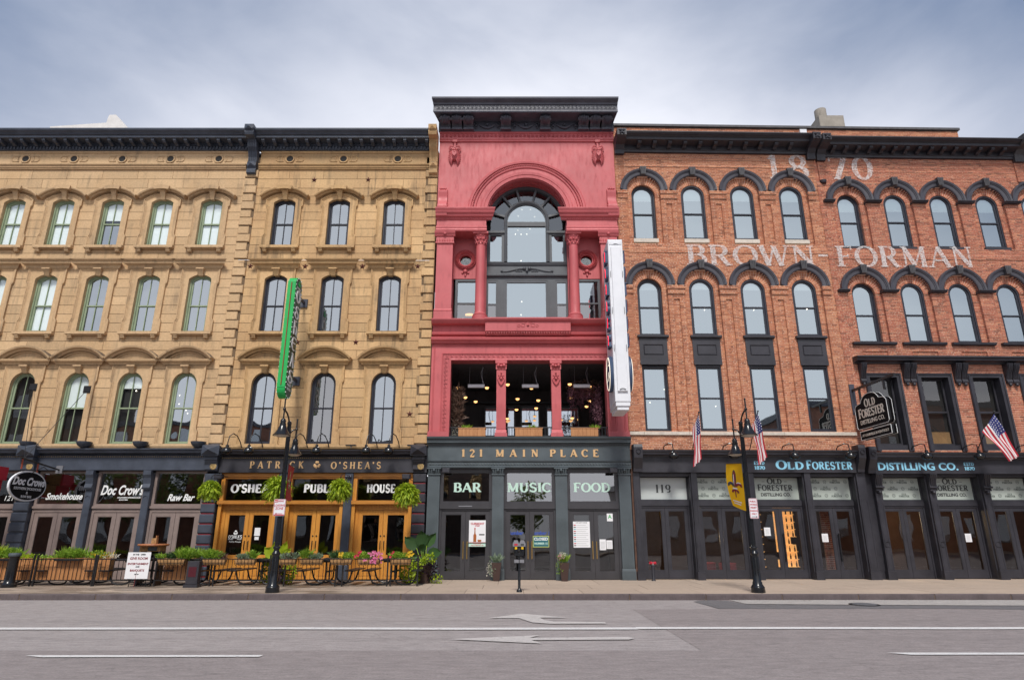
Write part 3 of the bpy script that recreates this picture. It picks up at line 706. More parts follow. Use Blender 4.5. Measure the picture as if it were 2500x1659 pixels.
def stone_window(kind, parent, loc, frame, glassm, wallm, trim, blind=None):
    w_, z0, zs, rise, rail = WK[kind]; h = zs+rise; S = .645
    win = sash('window', w_, zs, rise, rail, frame, glassm, parent, loc, True, .10, blind)
    hole = [(-w_/2, 0)] + seg_arc(w_/2, zs, rise) + [(w_/2, 0)]
    if kind == 'A': top = seg_arc(S, zs+.10, .24); apex = zs+.34
    else: apex = h+.22 if kind == 'B' else h+.22; top = [(-S, apex), (S, apex)]
    m = MB(); m.prism([(-S, 0)] + top + [(S, 0)] + hole[::-1], -.035, .16); m.build('surround', wallm, win)
    # eared architrave moulding
    e = .055; zt = top[0][1]
    if kind == 'A': pts = [(-S-e, 0), (-S-e, .40), (-S, .50), (-S, zt-.30), (-S-e, zt-.24), (-S-e, zt)] + seg_arc(S+.02, zt+.02, .24)[1:-1] + [(S+e, zt), (S+e, zt-.24), (S, zt-.30), (S, .50), (S+e, .40), (S+e, 0)]
    else: pts = [(-S-e, 0), (-S-e, .42), (-S, .52), (-S, apex-.62), (-S-e, apex-.54), (-S-e, apex), (S+e, apex), (S+e, apex-.54), (S, apex-.62), (S, .52), (S+e, .42), (S+e, 0)]
    m = MB(); m.path(pts, [(.02, .02), (.02, -.075), (-.015, -.085), (-.03, -.06), (-.055, -.06), (-.06, -.045), (-.09, -.04), (-.09, .0)]); m.build('architrave', trim, win)
    if kind in 'AB':
        m = MB(); m.box(-.73, .73, -.17, .02, -.10, 0.0); m.box(-.70, .70, -.12, .02, -.13, -.10); m.build('sill', trim, win)
        bk = MB(); bk.sweep([(.02,-.26),(-.07,-.26),(-.12,-.22),(-.13,-.17),(-.16,-.15),(-.16,-.131),(.02,-.131)], -.07, .07)
        me = bk.mesh('sill_bracket', trim)
        for x in (-.55, .55): ob('sill_bracket', me, win, (x, 0, 0))
    else:
        MB().box(-.75, .75, -.10, .02, -.12, 0.0).build('sill', trim, win)
    if kind == 'A':
        hd = MB(); pr = [(-.10, 0), (-.10, -.13), (-.06, -.16), (-.04, -.24), (0, -.26), (.035, -.25), (.04, 0)]
        hd.path(seg_arc(.93, zs+.20, .36, 16), pr)
        hd.path(seg_arc(.30, zs+.535, .035, 4), [(-.10, 0), (-.10, -.30), (.045, -.31), (.05, 0)])
        hd.build('hood', trim, win); keystone(h-.04, zs+.46, .15, .21, -.17, trim, win)
    elif kind == 'B':
        hd = MB(); hd.sweep([(.02, apex+.01), (-.10, apex+.015), (-.13, apex+.10), (-.24, apex+.16), (-.25, apex+.24), (-.31, apex+.27), (-.33, apex+.31), (.02, apex+.335)], -.70, .70, (1, 1))
        hd.build('hood', trim, win); keystone(h-.05, apex+.0, .16, .25, -.17, trim, win)
    else:
        hd = MB(); b0 = apex+.02
        hd.sweep([(.02, b0), (-.10, b0+.01), (-.13, b0+.07), (-.22, b0+.12), (-.24, b0+.20), (.02, b0+.215)], -.72, .72, (1, 1))
        a = seg_arc(.93, b0+.20, .42, 18)
        hd.path(a, [(-.10, 0), (-.10, -.18), (-.05, -.20), (-.02, -.30), (.03, -.32), (.045, -.31), (.05, 0)])
        hd.path(seg_arc(.64, b0+.215, .25, 14), [(-.0, 0), (0, -.10), (.04, -.11), (.04, 0)])
        hd.build('hood', trim, win)
        q = MB(); q.prism([(-.9, b0+.2)] + seg_arc(.86, b0+.205, .36, 14) + [(.9, b0+.2)], -.06, .02); q.build('tympanum', wallm, win)
        keystone(h-.04, apex-.0, .15, .24, -.18, trim, win)
    return win
def ashlar(rt, X0, X1, cuts, wallm, z0=4.45, seed=1):
    """coursed sandstone blocks, one object per block, bedded in a joint-coloured wall"""
    rg = random.Random(seed); zs_ = [z0+i*.3472 for i in range(30)]; zs_ += [zs_[-1]+.41, 15.36]
    bed = MB(); cache = {}
    for ci in range(len(zs_)-1):
        a, b = zs_[ci], zs_[ci+1]; iv = [(X0, X1)]
        for cx, hw, c0, c1 in cuts:
            if c1 > a+.05 and c0 < b-.05: iv = cut(iv, cx-hw, cx+hw)
        for cx, hw, c0, c1 in cuts:      # short pieces closing the course below a sill or above a head
            for u, v in ((a, c0), (c1, b)):
                if a-.001 <= u < v <= b+.001 and v-u > .02 and c1 > a+.05 and c0 < b-.05:
                    bed.box(cx-hw, cx+hw, .012, .3, u, v); MB().cham(cx-hw+.003, cx+hw-.003, 0, .04, u+.003, v-.003, .006).build('stone', wallm, rt)
        for p, q in iv:
            bed.box(p, q, .012, .3, a, b)
            L = q-p; n = 1 if L < 1.75 else max(1, round(L/1.32)); ofs = (rg.uniform(-.25, .25) if n > 1 else 0)
            xs = [p] + [p+L*(i+((.28 if ci % 2 else -.12) if 0 < i < n else 0))/n+ofs*.4 for i in range(1, n)] + [q]
            for i in range(n):
                wd = round(xs[i+1]-xs[i], 3); hh = round(b-a, 3); key = (wd, hh)
                if key not in cache: cache[key] = MB().cham(.004, wd-.004, 0, .04, .004, hh-.004, .007).mesh('stone', wallm)
                ob('stone', cache[key], rt, (xs[i], rg.uniform(-.003, .003), a))
    # joints above the cut heads are closed by the bed
    bed.build('wall', M['joint'], rt)
def quoins(rt, xl, xr, narrow_left, mat, z0=4.55, z1=15.1):
    n = int((z1-z0)/.3472); c = {}
    MB().box(xl+.02, xr-.001, .0, .3, z0-.1, z1+.8).build('quoin_bed', M['joint'], rt)
    for i in range(n+1):
        wide = i % 2 == 0; a, b = (xl, xr) if wide else ((xl+.10, xr) if narrow_left else (xl, xr-.09))
        pr = .075 if wide else .045
        key = wide
        if key not in c: c[key] = MB().cham(a, b, -pr, .02, .012, .3472-.012, .022).mesh('quoin', mat)
        ob('quoin', c[key], rt, (0, 0, z0+i*.3472))
def main_cornice(rt, X0, X1, mat, top=16.80):
    m = MB(); m.sweep([(.05,16.16),(-.10,16.17),(-.10,16.34),(-.14,16.35),(-.14,16.44),(-.50,16.46),(-.52,16.47),(-.52,16.56),(-.57,16.58),(-.60,16.63),(-.68,16.69),(-.70,16.73),(-.70,16.78),(.1,top)], X0, X1)
    c = m.build('cornice', mat, rt)
    d = MB(); x = X0+.05
    while x < X1-.08: d.box(x, x+.075, -.145, -.102, 16.20, 16.33); x += .13
    d.build('dentils', mat, c, kind='stuff')
    me = MB().sweep([(-.141,16.30),(-.2,16.29),(-.30,16.33),(-.38,16.33),(-.47,16.39),(-.47,16.452),(-.141,16.437),(-.141,16.30)], -.06, .06).mesh('modillion', mat)
    x = X0+.25
    while x < X1-.1: ob('modillion', me, c, (x, 0, 0)); x += .43
def frieze(rt, X0, X1, centres, wallm, trim):
    b = MB().box(X0, X1, .0, .3, 15.40, 16.2); b.build('frieze', wallm, rt)
    m = MB(); m.sweep([(.02, 15.33), (-.06, 15.34), (-.07, 15.38), (-.10, 15.40), (-.10, 15.45), (-.15, 15.49), (-.16, 15.53), (.02, 15.56)], X0, X1); m.build('string_course', trim, rt)
    m = MB(); m.sweep([(.02, 16.08), (-.03, 16.08), (-.05, 16.12), (-.05, 16.16), (.02, 16.17)], X0, X1); m.build('frieze_band', trim, rt)
    for cx in centres:
        q = MB(); q.path(arc(0, 0, .185, 180, -180, 20)[:-1], [(-.04, 0), (-.04, -.035), (0, -.04), (.012, 0)], True)
        q.path(arc(0, 0, .135, 180, -180, 20)[:-1], [(-.01, 0), (0, -.03), (.015, -.03), (.02, 0)], True)
        o_ = q.build('oculus', trim, rt, (cx, 0, 15.83)); dk = MB().lathe([(.0001, -.012), (.128, -.012), (.13, .0)], (0, 0, 0), 20, 'y'); dk.build('vent', M['room'], o_)  # flat dark disc stands in for the shade inside the hole
        for sg in (-1, 1):
            pts = [(sg*.25, .13), (sg*.48, .13), (sg*.55, .06), (sg*.55, -.06), (sg*.48, -.13), (sg*.25, -.13), (sg*.30, -.05), (sg*.30, .05)]
            if sg < 0: pts = pts[::-1]
            pb = MB(); pb.path(pts, [(-.03, 0), (-.03, -.012), (-.012, -.022), (.0, -.022), (.012, 0)], True); pb.build('frieze_panel', trim, o_)
def console(rt, xa, xb, mat, name='console', zt=16.86):
    m = MB(); P = [(.0,15.08),(-.14,15.08),(-.19,15.12),(-.20,15.22),(-.16,15.30),(-.22,15.42),(-.22,15.55),(-.15,15.62),(-.17,15.8),(-.25,16.0),(-.36,16.15),(-.40,16.3),(-.46,16.42),(-.74,16.46),(-.78,16.55),(-.78,16.62),(-.84,16.70),(-.84,zt),(0,zt),(0,15.08)]
    m.sweep(P, xa, xb)
    for k in range(5):
        x = xa+(xb-xa)*(k+.5)/5; m.sweep([(y-.018, z) for y, z in P[6:13]]+[(y+.02, z) for y, z in P[6:13]][::-1], x-.022, x+.022)
    for (zz, yy) in ((15.48, -.22), (16.74, -.84)):
        cx = (xa+xb)/2; m.raw([(xa+.03, yy, zz-.1), (xb-.03, yy, zz-.1), (xb-.03, yy, zz+.1), (xa+.03, yy, zz+.1), (cx, yy-.07, zz)], [(0,1,4),(1,2,4),(2,3,4),(3,0,4)])
    return m.build(name, mat, rt)
def leaf_door(rt, x0, x1, z0, z1, y, fm, gm, st=.11, kick=.30, topr=.13, handle=None, hx=None, panel=False, name='door', stl=None, strt=None, hz=1.05):
    a = stl or st; b = strt or st
    m = ring_rect(MB(), x0, x1, z0, z1, a, b, kick, topr, y, y+.05)
    d = m.build(name, fm, rt)
    quad_pane(x0+a, x1-b, z0+kick, z1-topr, y+.028).build('pane', gm, d)
    bd = MB(); ring_rect(bd, x0+a, x1-b, z0+kick, z1-topr, .018, .018, .018, .018, y+.008, y+.04); bd.build('glazing_bead', fm, d)
    if panel: MB().cham(x0+a+.03, x1-b-.03, y-.012, y, z0+.10, z0+kick-.07, .012).build('door_panel', fm, d)
    if handle:
        q = MB()
        if handle == 'brass':
            q.tube([(hx, y-.06, hz-.28), (hx, y-.06, hz+.28)], .016, 8)
            for zz in (hz-.2, hz+.2): q.tube([(hx, y-.06, zz), (hx, y, zz)], .012, 6)
            q.build('handle', M['brass'], d, smooth=True)
        elif handle == 'bar':
            q.box(hx-.018, hx+.018, y-.085, y-.05, hz-.45, hz+.45)
            for zz in (hz-.38, hz+.38): q.box(hx-.01, hx+.01, y-.05, y, zz-.01, zz+.01)
            q.build('handle', M['gloss_black'], d)
        else:
            q.tube([(hx, y, hz-.14), (hx, y-.05, hz-.12), (hx, y-.06, hz), (hx, y-.05, hz+.12), (hx, y, hz+.14)], .013, 6)
            q.lathe([(.0001, -.02), (.026, -.018), (.026, 0)], (hx, y, hz+.30), 10, 'y'); q.build('handle', M['black'], d, smooth=True)
    return d
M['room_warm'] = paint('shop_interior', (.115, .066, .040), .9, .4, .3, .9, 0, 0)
def room(rt, x0, x1, z0, z1, y0=.5, y1=6, mat='room_low'):
    m = MB()
    m.raw([(x0,y0,z0),(x1,y0,z0),(x1,y1,z0),(x0,y1,z0),(x0,y0,z1),(x1,y0,z1),(x1,y1,z1),(x0,y1,z1)], [(0,1,2,3),(4,7,6,5),(1,5,6,2),(2,6,7,3),(3,7,4,0)])
    return m.build('interior', M[mat], rt)

# ================================================================== A: pale sandstone building, green windows
bA = root('pale sandstone building with sage green sash windows above the smokehouse restaurant')
XA0, XA1 = -23.0, -10.5
colsA = [-21.2, -19.3, -17.40, -15.48, -13.57, -11.65]
cuts = []
for cx in colsA:
    for k in 'ABC':
        w_, z0, zs, rise, rl = WK[k]; cuts.append((cx, w_/2+.03, z0-.02, z0+zs+rise+.03))
ashlar(bA, XA0, XA1, cuts, M['stone_a'], seed=5)
quoins(bA, -10.5, -10.0, False, M['stone_a'])
frieze(bA, XA0, -10.5, [-21.26, -19.34, -17.42, -15.50, -13.58, -11.66], M['stone_a'], M['trim_a'])
main_cornice(bA, XA0, -10.42, M['iron_navy']); console(bA, -10.42, -10.07, M['iron_navy'])
MB().box(XA0, -10.0, .3, .5, 4.3, 16.2).build('dark_backing', M['room'], bA)  # dark sheet close behind the panes, standing in for shaded rooms
MB().box(XA0, -10.0, .31, 14, 15.6, 16.3).build('roof', M['concrete_dark'], bA)
protos = {}
def place(kind, cx, key, rt, mk):
    z = WK[kind][1]
    if key not in protos: protos[key] = mk((cx, 0, z)); return protos[key]
    return copy_tree(protos[key], rt, (cx, 0, z))
GB, GU, GLo = M['glass_blind'], M['glass_old'], M['glass_low']
for i, cx in enumerate(colsA):
    cfgA = ('half', GU, (GU, GB), 1.18) if i == 3 else ('bl', GB, GB, .12)
    place('A', cx, 'A'+cfgA[0], bA, lambda loc: stone_window('A', bA, loc, M['green_frame'], cfgA[2], M['stone_a'], M['trim_a'], cfgA[3]))
    cfgB = ('bl', GB, .14) if i <= 2 else ('up', GU, None)
    place('B', cx, 'B'+cfgB[0], bA, lambda loc: stone_window('B', bA, loc, M['green_frame'], cfgB[1], M['stone_a'], M['trim_a'], cfgB[2]))
    cfgC = {2: ('low', GLo, None), 3: ('mid', (GLo, GB), 1.28), 4: ('mid2', (M['glass_mid'], GB), 2.0)}.get(i, ('up', GU, None))
    place('C', cx, 'C'+cfgC[0], bA, lambda loc: stone_window('C', bA, loc, M['green_frame'], cfgC[1], M['stone_a'], M['trim_a'], cfgC[2]))
# shop front of A
def shop_cornice(rt, X0, X1, zb, zt, proj, mat, mitre=(0, 0), y0=0.0):
    h = zt-zb
    return MB().sweep([(.1, zb), (y0-.04, zb), (y0-.06, zb+.2*h), (y0-proj*.75, zb+.35*h), (y0-proj*.8, zb+.62*h), (y0-proj*.97, zb+.75*h), (y0-proj, zb+.95*h), (.1, zt+.04)], X0, X1, mitre).build('shop_cornice', mat, rt)
MB().sweep([(.02, 4.38), (-.10, 4.40), (-.13, 4.47), (-.12, 4.53), (.02, 4.56)], XA0, -10.0).build('ledge', M['trim_a'], bA)
shop_cornice(bA, XA0, -10.45, 4.14, 4.38, .36, M['iron_navy'])
MB().box(XA0, -10.02, -.10, .2, 3.66, 4.15).build('fascia', M['iron_navy'], bA)
egg = MB(); x = XA0+4
while x < -10.6: egg.lathe([(.0001, -.03), (.016, -.018), (.02, 0)], (x, -.10, 4.11), 5, 'y'); x += .075
egg.build('egg_moulding', M['gold_old'], bA, kind='stuff')
def pier(rt, xa, xb, z1, mat, red=None, step=.33, z0=KZ, y0=-.12):
    p = MB().box(xa+.02, xb-.02, y0+.05, .3, z0, z1).build('pier', mat, rt); i = 0; z = z1-.02
    while z > z0+.12:
        zb = max(z0+.02, z-step+.05)
        MB().cham(xa, xb, y0, .1, zb, z, .025).build('pier_block', mat, p)
        if red: MB().box(xa+.03, xb-.03, y0+.035, .1, zb-.045, zb-.012).build('red_line', red, p)
        z -= step
def pier_cap(rt, xa, xb, mat, gz=3.66):
    cx = (xa+xb)/2; c = MB().box(xa-.04, xb+.04, -.42, .0, 4.12, 4.36)
    c.raw([(xa-.04, -.42, 4.14), (xb+.04, -.42, 4.14), (xb+.04, -.42, 4.46), (xa-.04, -.42, 4.46), (cx, -.60, 4.30)], [(0,1,4),(1,2,4),(2,3,4),(3,0,4)])
    c.raw([(xa-.04, -.42, 4.36), (xb+.04, -.42, 4.36), (xb+.04, 0, 4.36), (xa-.04, 0, 4.36), (xa-.04, -.42, 4.46), (xb+.04, -.42, 4.46), (cx+.1, -.05, 4.56), (cx-.1, -.05, 4.56)], [(4,5,6,7),(0,4,7,3),(5,1,2,6),(3,7,6,2)])
    k = c.build('pier_cap', mat, rt)
    b = MB().sweep([(0, 3.62), (-.14, 3.62), (-.20, 3.68), (-.20, 3.82), (-.26, 3.92), (-.30, 4.12), (0, 4.12), (0, 3.62)], xa+.04, xb-.04); b.box(xa+.02, xb-.02, -.34, 0, 4.0, 4.04)
    b.build('cap_bracket', mat, k)
    MB().lathe([(.0001, -.02), (.04, -.018), (.05, -.008), (.07, -.012), (.10, -.010), (.115, 0)], (cx+.07, -.205, 3.78), 12, 'y').build('rosette', M['gold_old'], k, smooth=True)
pier(bA, -16.72, -16.19, 3.6, M['iron_navy']); pier(bA, -10.43, -9.95, 3.55, M['iron_navy'], M['maroon'])
pier_cap(bA, -16.72, -16.19, M['iron_navy']); pier_cap(bA, -10.47, -9.96, M['iron_navy'])
for cx in (-14.29, -12.34):
    p = MB().cham(cx-.12, cx+.12, -.08, .25, KZ, 3.55, .015).build('pilaster', M['iron_navy'], bA)
    MB().path(arc(0, 0, .06, 180, 0, 8), [(0, 0), (0, -.02), (.02, -.02), (.02, 0)]).build('pilaster_arch', M['iron_navy'], p, (cx, -.08, 2.75))
    MB().sweep([(-.08, 3.02), (-.15, 3.02), (-.18, 3.08), (-.14, 3.2), (-.17, 3.4), (-.22, 3.5), (-.22, 3.64), (-.08, 3.64), (-.08, 3.02)], cx-.13, cx+.13).build('console_bracket', M['iron_navy'], p)
for bi, (xa, xb) in enumerate(((-19.2, -16.74), (-16.17, -14.42), (-14.16, -12.47), (-12.21, -10.45))):
    y = .08; zt0, zt1 = 2.50, 3.60
    q = MB(); ring_rect(q, xa, xb, zt0-.02, 3.64, .09, .09, .07, .07, y, y+.1); q.box(xa, xb, y-.05, y+.1, 2.40, 2.479)
    tw = q.build('transom_window', M['taupe'], bA); quad_pane(xa+.09, xb-.09, zt0+.05, zt1-.03, y+.06).build('pane', M['glass_mid'] if bi else GLo, tw)
    MB().box(xa, xb, y+.0, y+.1, 2.28, 2.40).build('door_head', M['taupe'], bA)
    q = MB(); q.box(xa, xa+.08, y, y+.1, KZ, 2.28); q.box(xb-.08, xb, y, y+.1, KZ, 2.28); q.build('door_frame', M['taupe'], bA)
    mid = (xa+xb)/2
    for j, (a, b) in enumerate(((xa+.085, mid-.006), (mid+.006, xb-.085))):
        leaf_door(bA, a, b, KZ+.02, 2.275, y+.02, M['taupe'], GLo, .13, .55, .13)
    if bi == 1: txt(tw, 'Smokehouse', (xa+xb)/2+.06, 2.70, y+.05, .30, M['white_print'], shear=.35, off=.008, sx=.80)
    if bi == 2:
        txt(tw, "Doc Crow's", (xa+xb)/2+.02, 2.86, y+.05, .44, M['white_print'], shear=.3, off=.012, sx=.66)
        txt(tw, 'SOUTHERN SMOKEHOUSE', (xa+xb)/2+.30, 2.74, y+.05, .060, M['white_print'], off=.002, sx=1.1); txt(tw, '& RAW BAR', (xa+xb)/2+.12, 2.67, y+.05, .055, M['white_print'], off=.002)
    if bi == 3: txt(tw, 'Raw Bar', (xa+xb)/2+.06, 2.66, y+.05, .31, M['white_print'], shear=.35, off=.008, sx=.84)
    if bi == 0: txt(tw, '121', xb-.36, 2.66, y+.05, .24, M['white_print'], shear=.2)
MB().box(XA0, -9.99, .201, .7, 3.61, 3.70).build('soffit', M['iron'], bA)
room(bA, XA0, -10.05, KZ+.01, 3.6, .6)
recentre(bA, -16.5)

# ================================================================== B: golden sandstone building, dark windows, oak pub front
bB = root('golden weathered sandstone building with black sash windows above the oak pub front')
colsB = [-8.82, -6.70, -4.56]
cuts = []
for cx in colsB:
    for k in 'ABC':
        w_, z0, zs, rise, rl = WK[k]; cuts.append((cx, w_/2+.03, z0-.02, z0+zs+rise+.03))
ashlar(bB, -10.0, -3.28, cuts, M['stone_b'], seed=9)
MB().box(-3.28, -2.92, .0, .3, 4.45, 15.5).build('wall', M['joint'], bB)
quoins(bB, -3.40, -2.93, True, M['stone_b'])
frieze(bB, -10.0, -2.93, [-8.83, -6.70, -4.54], M['stone_b'], M['trim_b'])
main_cornice(bB, -10.06, -3.26, M['iron_navy']); console(bB, -3.26, -2.94, M['trim_b'])
MB().box(-10.0, -2.93, .3, .5, 4.3, 16.2).build('dark_backing', M['room'], bB)  # dark sheet in place of the unlit upper rooms
MB().box(-10.0, -2.93, .31, 14, 15.6, 16.3).build('roof', M['concrete_dark'], bB)
for k in 'ABC':
    for i, cx in enumerate(colsB):
        gm = GU if not (k == 'C' and i == 1) else M['glass_mid']
        place(k, cx, 'b'+k+gm.name, bB, lambda loc: stone_window(k, bB, loc, M['dark_frame'], gm, M['stone_b'], M['trim_b']))
def star_mesh(r_, d, mat, name='anchor_star'):
    P = []
    for i in range(10):
        a = R(90+36*i); rr = r_ if i % 2 == 0 else r_*.4; P.append((rr*math.cos(a), rr*math.sin(a)))
    m = MB(); V = [(x, 0, z) for x, z in P] + [(0, -d, 0)]; m.raw(V, [(i, (i+1) % 10, 10) for i in range(10)]); return m.mesh(name, mat)
sm = star_mesh(.125, .05, M['maroon_dark'])
for x, z in ((-7.78, 14.89), (-5.66, 14.90), (-9.86, 11.21), (-7.79, 11.2), (-5.64, 11.2), (-3.55, 11.2), (-7.79, 8.23), (-5.67, 8.23), (-3.59, 5.60)):
    ob('anchor_star', sm, bB, (x, -.005, z))
MB().tube([(-10.3, -.10, 11.42), (-3.1, -.10, 11.40)], .012, 5).build('conduit', M['white'], bB)
MB().sweep([(.02, 4.36), (-.10, 4.38), (-.13, 4.44), (-.12, 4.50), (.02, 4.53)], -10.0, -2.93).build('ledge', M['trim_b'], bB)
shop_cornice(bB, -9.96, -2.93, 4.10, 4.33, .36, M['charcoal'])
fB = MB().box(-9.98, -2.90, -.10, .2, 3.58, 4.11).build('fascia', M['charcoal'], bB)
egg = MB(); x = -9.9
while x < -3.0: egg.lathe([(.0001, -.03), (.018, -.018), (.022, 0)], (x, -.10, 4.065), 5, 'y'); x += .07
egg.build('egg_moulding', M['gold_old'], bB, kind='stuff')
serif(fB, 'PATRICK', -8.94, -7.10, 3.72, .23, -.10, M['gold'], T=.20, t=.10, sh=.07, wf=1.0)
serif(fB, "O'SHEA'S", -6.17, -4.47, 3.70, .23, -.10, M['gold'], T=.20, t=.10, sh=.07, wf=1.0)
sh_ = MB()
def shamrock(m, cx, cz, s_, y):
    for a in (90, 210, 330):
        for d in (-16, 16):
            ca = R(a+d); m.lathe([(.0001, -.020), (.040*s_, -.014), (.046*s_, 0)], (cx+math.cos(ca)*.078*s_, y-.002*(d > 0)-a*.00001, cz+math.sin(ca)*.078*s_), 12, 'y')
    m.prism([(cx-.008*s_, cz), (cx+.008*s_, cz), (cx+.0*s_, cz-.12*s_), (cx-.03*s_, cz-.125*s_)], y-.012, y)
shamrock(sh_, -6.655, 3.84, 1.05, -.10); sh_.build('shamrock', M['gold'], fB)
pier(bB, -3.36, -2.91, 3.55, M['charcoal'], M['maroon']); pier_cap(bB, -3.40, -2.94, M['charcoal'])
for cx in (-7.78, -5.54):
    p = MB().cham(cx-.14, cx+.14, -.06, .3, KZ, 3.58, .02).build('pilaster', M['iron_navy'], bB)
    MB().cham(cx-.19, cx+.19, -.10, .3, KZ, .62, .03).build('pilaster_base', M['iron_navy'], p)
    b = MB(); [b.lathe([(.0001, 0), (.055, 0), (.055, .055), (.0001, .055)], (cx-.11+k*.075, -.10, 3.44), 10, 'x') for k in range(3)]; b.build('scroll', M['iron'], p, smooth=True)
OW, OH = M['oak'], M['oak_h']
for bi, (xa, xb) in enumerate(((-9.90, -7.94), (-7.62, -5.70), (-5.40, -3.38))):
    y = .04
    q = MB(); q.box(xa, xb, y-.03, y+.2, 3.44, 3.57); q.box(xa+.002, xb-.002, y+.01, y+.2, 3.38, 3.438); hd = q.build('head_rail', OH, bB)
    q = MB(); q.box(xa, xa+.13, y, y+.2, 2.66, 3.378); q.box(xb-.13, xb, y, y+.2, 2.66, 3.378); tw = q.build('transom_window', OW, bB)
    MB().box(xa-.02, xb+.02, y-.09, y+.2, 2.54, 2.66).build('transom_rail', OH, tw)
    quad_pane(xa+.13, xb-.13, 2.66, 3.378, y+.10).build('pane', GLo, tw)
    word = ("O'SHEA'S", 'PUBLIC', 'HOUSE')[bi]; wx = ((-9.58, -8.00), (-7.10, -5.90), (-4.95, -3.98))[bi]
    serif(tw, word, wx[0], wx[1], 2.93, .27, y+.095, M['white_print'], 'lettering', True, T=.27, t=.15, dep=.003, sh=.12)
    yj = y+.12
    q = MB(); q.box(xa, xa+.11, y-.02, y+.35, KZ, 2.539); q.box(xb-.11, xb, y-.02, y+.35, KZ, 2.539); q.box(xa+.11, xb-.11, yj, yj+.2, 2.36, 2.539); q.build('door_frame', OW, bB)
    x0, x1 = xa+.22, xb-.12; mid = (x0+x1)/2
    MB().box(xa+.11, xa+.22, yj, yj+.1, KZ, 2.36).build('side_post', OW, bB)
    for j, (a, b) in enumerate(((x0, mid-.005), (mid+.005, x1))):
        d = leaf_door(bB, a, b, KZ+.02, 2.355, yj+.02, OW, GLo, .12, .74, .15, 'thumb', (mid-.06 if j == 0 else mid+.06), True, hz=1.22)
    if bi == 0:
        s = MB(); shamrock(s, -9.27, 1.62, .62, yj+.04); s.build('shamrock_decal', M['white_print'], d)
        serif(d, "O'SHEA'S", -9.50, -9.05, 1.44, .10, yj+.045, M['white_print'], 'lettering', True, T=.24, t=.12, dep=.002, sh=.1)
        MB().box(-9.50, -9.34, yj+.038, yj+.045, 1.40, 1.412).box(-9.20, -9.05, yj+.038, yj+.045, 1.40, 1.412).build('rule', M['white_print'], d)
        txt(d, 'Public House', -9.27, 1.31, yj+.04, .075, M['white_print'], shear=.3)
        for (z0, z1, wd) in ((1.52, 1.78, .19), (1.39, 1.49, .14)):
            n = thing('notice', 'paper notice taped inside the left oak pub doors' if z0 > 1.5 else 'small card below the paper notice on the left oak pub doors', 'notice', (-8.55, 22+yj+.035, z0))
            MB().box(-wd/2, wd/2, 0, .003, 0, z1-z0).build('sheet', M['grey_leaf'] if 0 else M['paper'], n)
MB().box(-9.98, -2.90, .201, .7, 3.56, 3.70).build('soffit', M['iron'], bB)
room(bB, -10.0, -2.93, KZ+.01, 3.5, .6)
recentre(bB, -6.5)
# ================================================================== C: rose red building
bC = root('rose red painted building with a great arched window above an open bar balcony')
RM, IR, SD = M['red'], M['iron'], M['slate_dark']; GU = M['glass_up']
AX = .575; AZ = 13.42; AR = 1.55
XC0, XC1 = -2.90, 4.06
m = MB(); m.prism([(XC0, AZ), (XC0, 17.02), (XC1, 17.02), (XC1, AZ), (AX+AR, AZ)] + arc(AX, AZ, AR, 0, 180, 40) , 0, .66)
m.build('wall', RM, bC)
m = MB()   # archivolt
m.path(arc(AX, AZ, AR, 180, 0, 48), [(0, .0), (0, -.035), (.10, -.045), (.11, -.03), (.13, -.03), (.14, -.05), (.24, -.06), (.26, -.02), (.27, 0)])
m.path(arc(AX, AZ, 2.0, 180, 0, 56), [(-.02, 0), (0, -.04), (.05, -.05), (.06, -.02)])
m.path(arc(AX, AZ, 2.22, 180, 0, 56), [(-.04, 0), (-.02, -.05), (.05, -.06), (.09, -.03), (.09, 0)])
av = m.build('archivolt', RM, bC)
q = MB()
for i in range(96):
    a = R(1.5+177*i/95); q.ball((AX+2.12*math.cos(a), -.03, AZ+2.12*math.sin(a)), .032, 6, 4)
q.build('bead_moulding', RM, av, kind='stuff')
m = MB()   # coffered soffit
for y0 in (.04, .34, .56): m.path(arc(AX, AZ, AR, 180, 0, 40), [(.0, y0), (-.035, y0), (-.035, y0+.07), (0, y0+.07)])
for i in range(14):
    a = R(180*(i+.5)/14); c, s_ = math.cos(a), math.sin(a); t1 = .035
    V = [(AX+r_*c+sg*t1*s_, y, AZ+r_*s_-sg*t1*c) for r_ in (AR+.01, AR-.034) for sg in (-1, 1) for y in (.06, .60)]
    m.raw(V, [(0,1,3,2),(4,6,7,5),(0,4,5,1),(2,3,7,6),(0,2,6,4),(1,5,7,3)])
m.build('coffers', RM, bC)
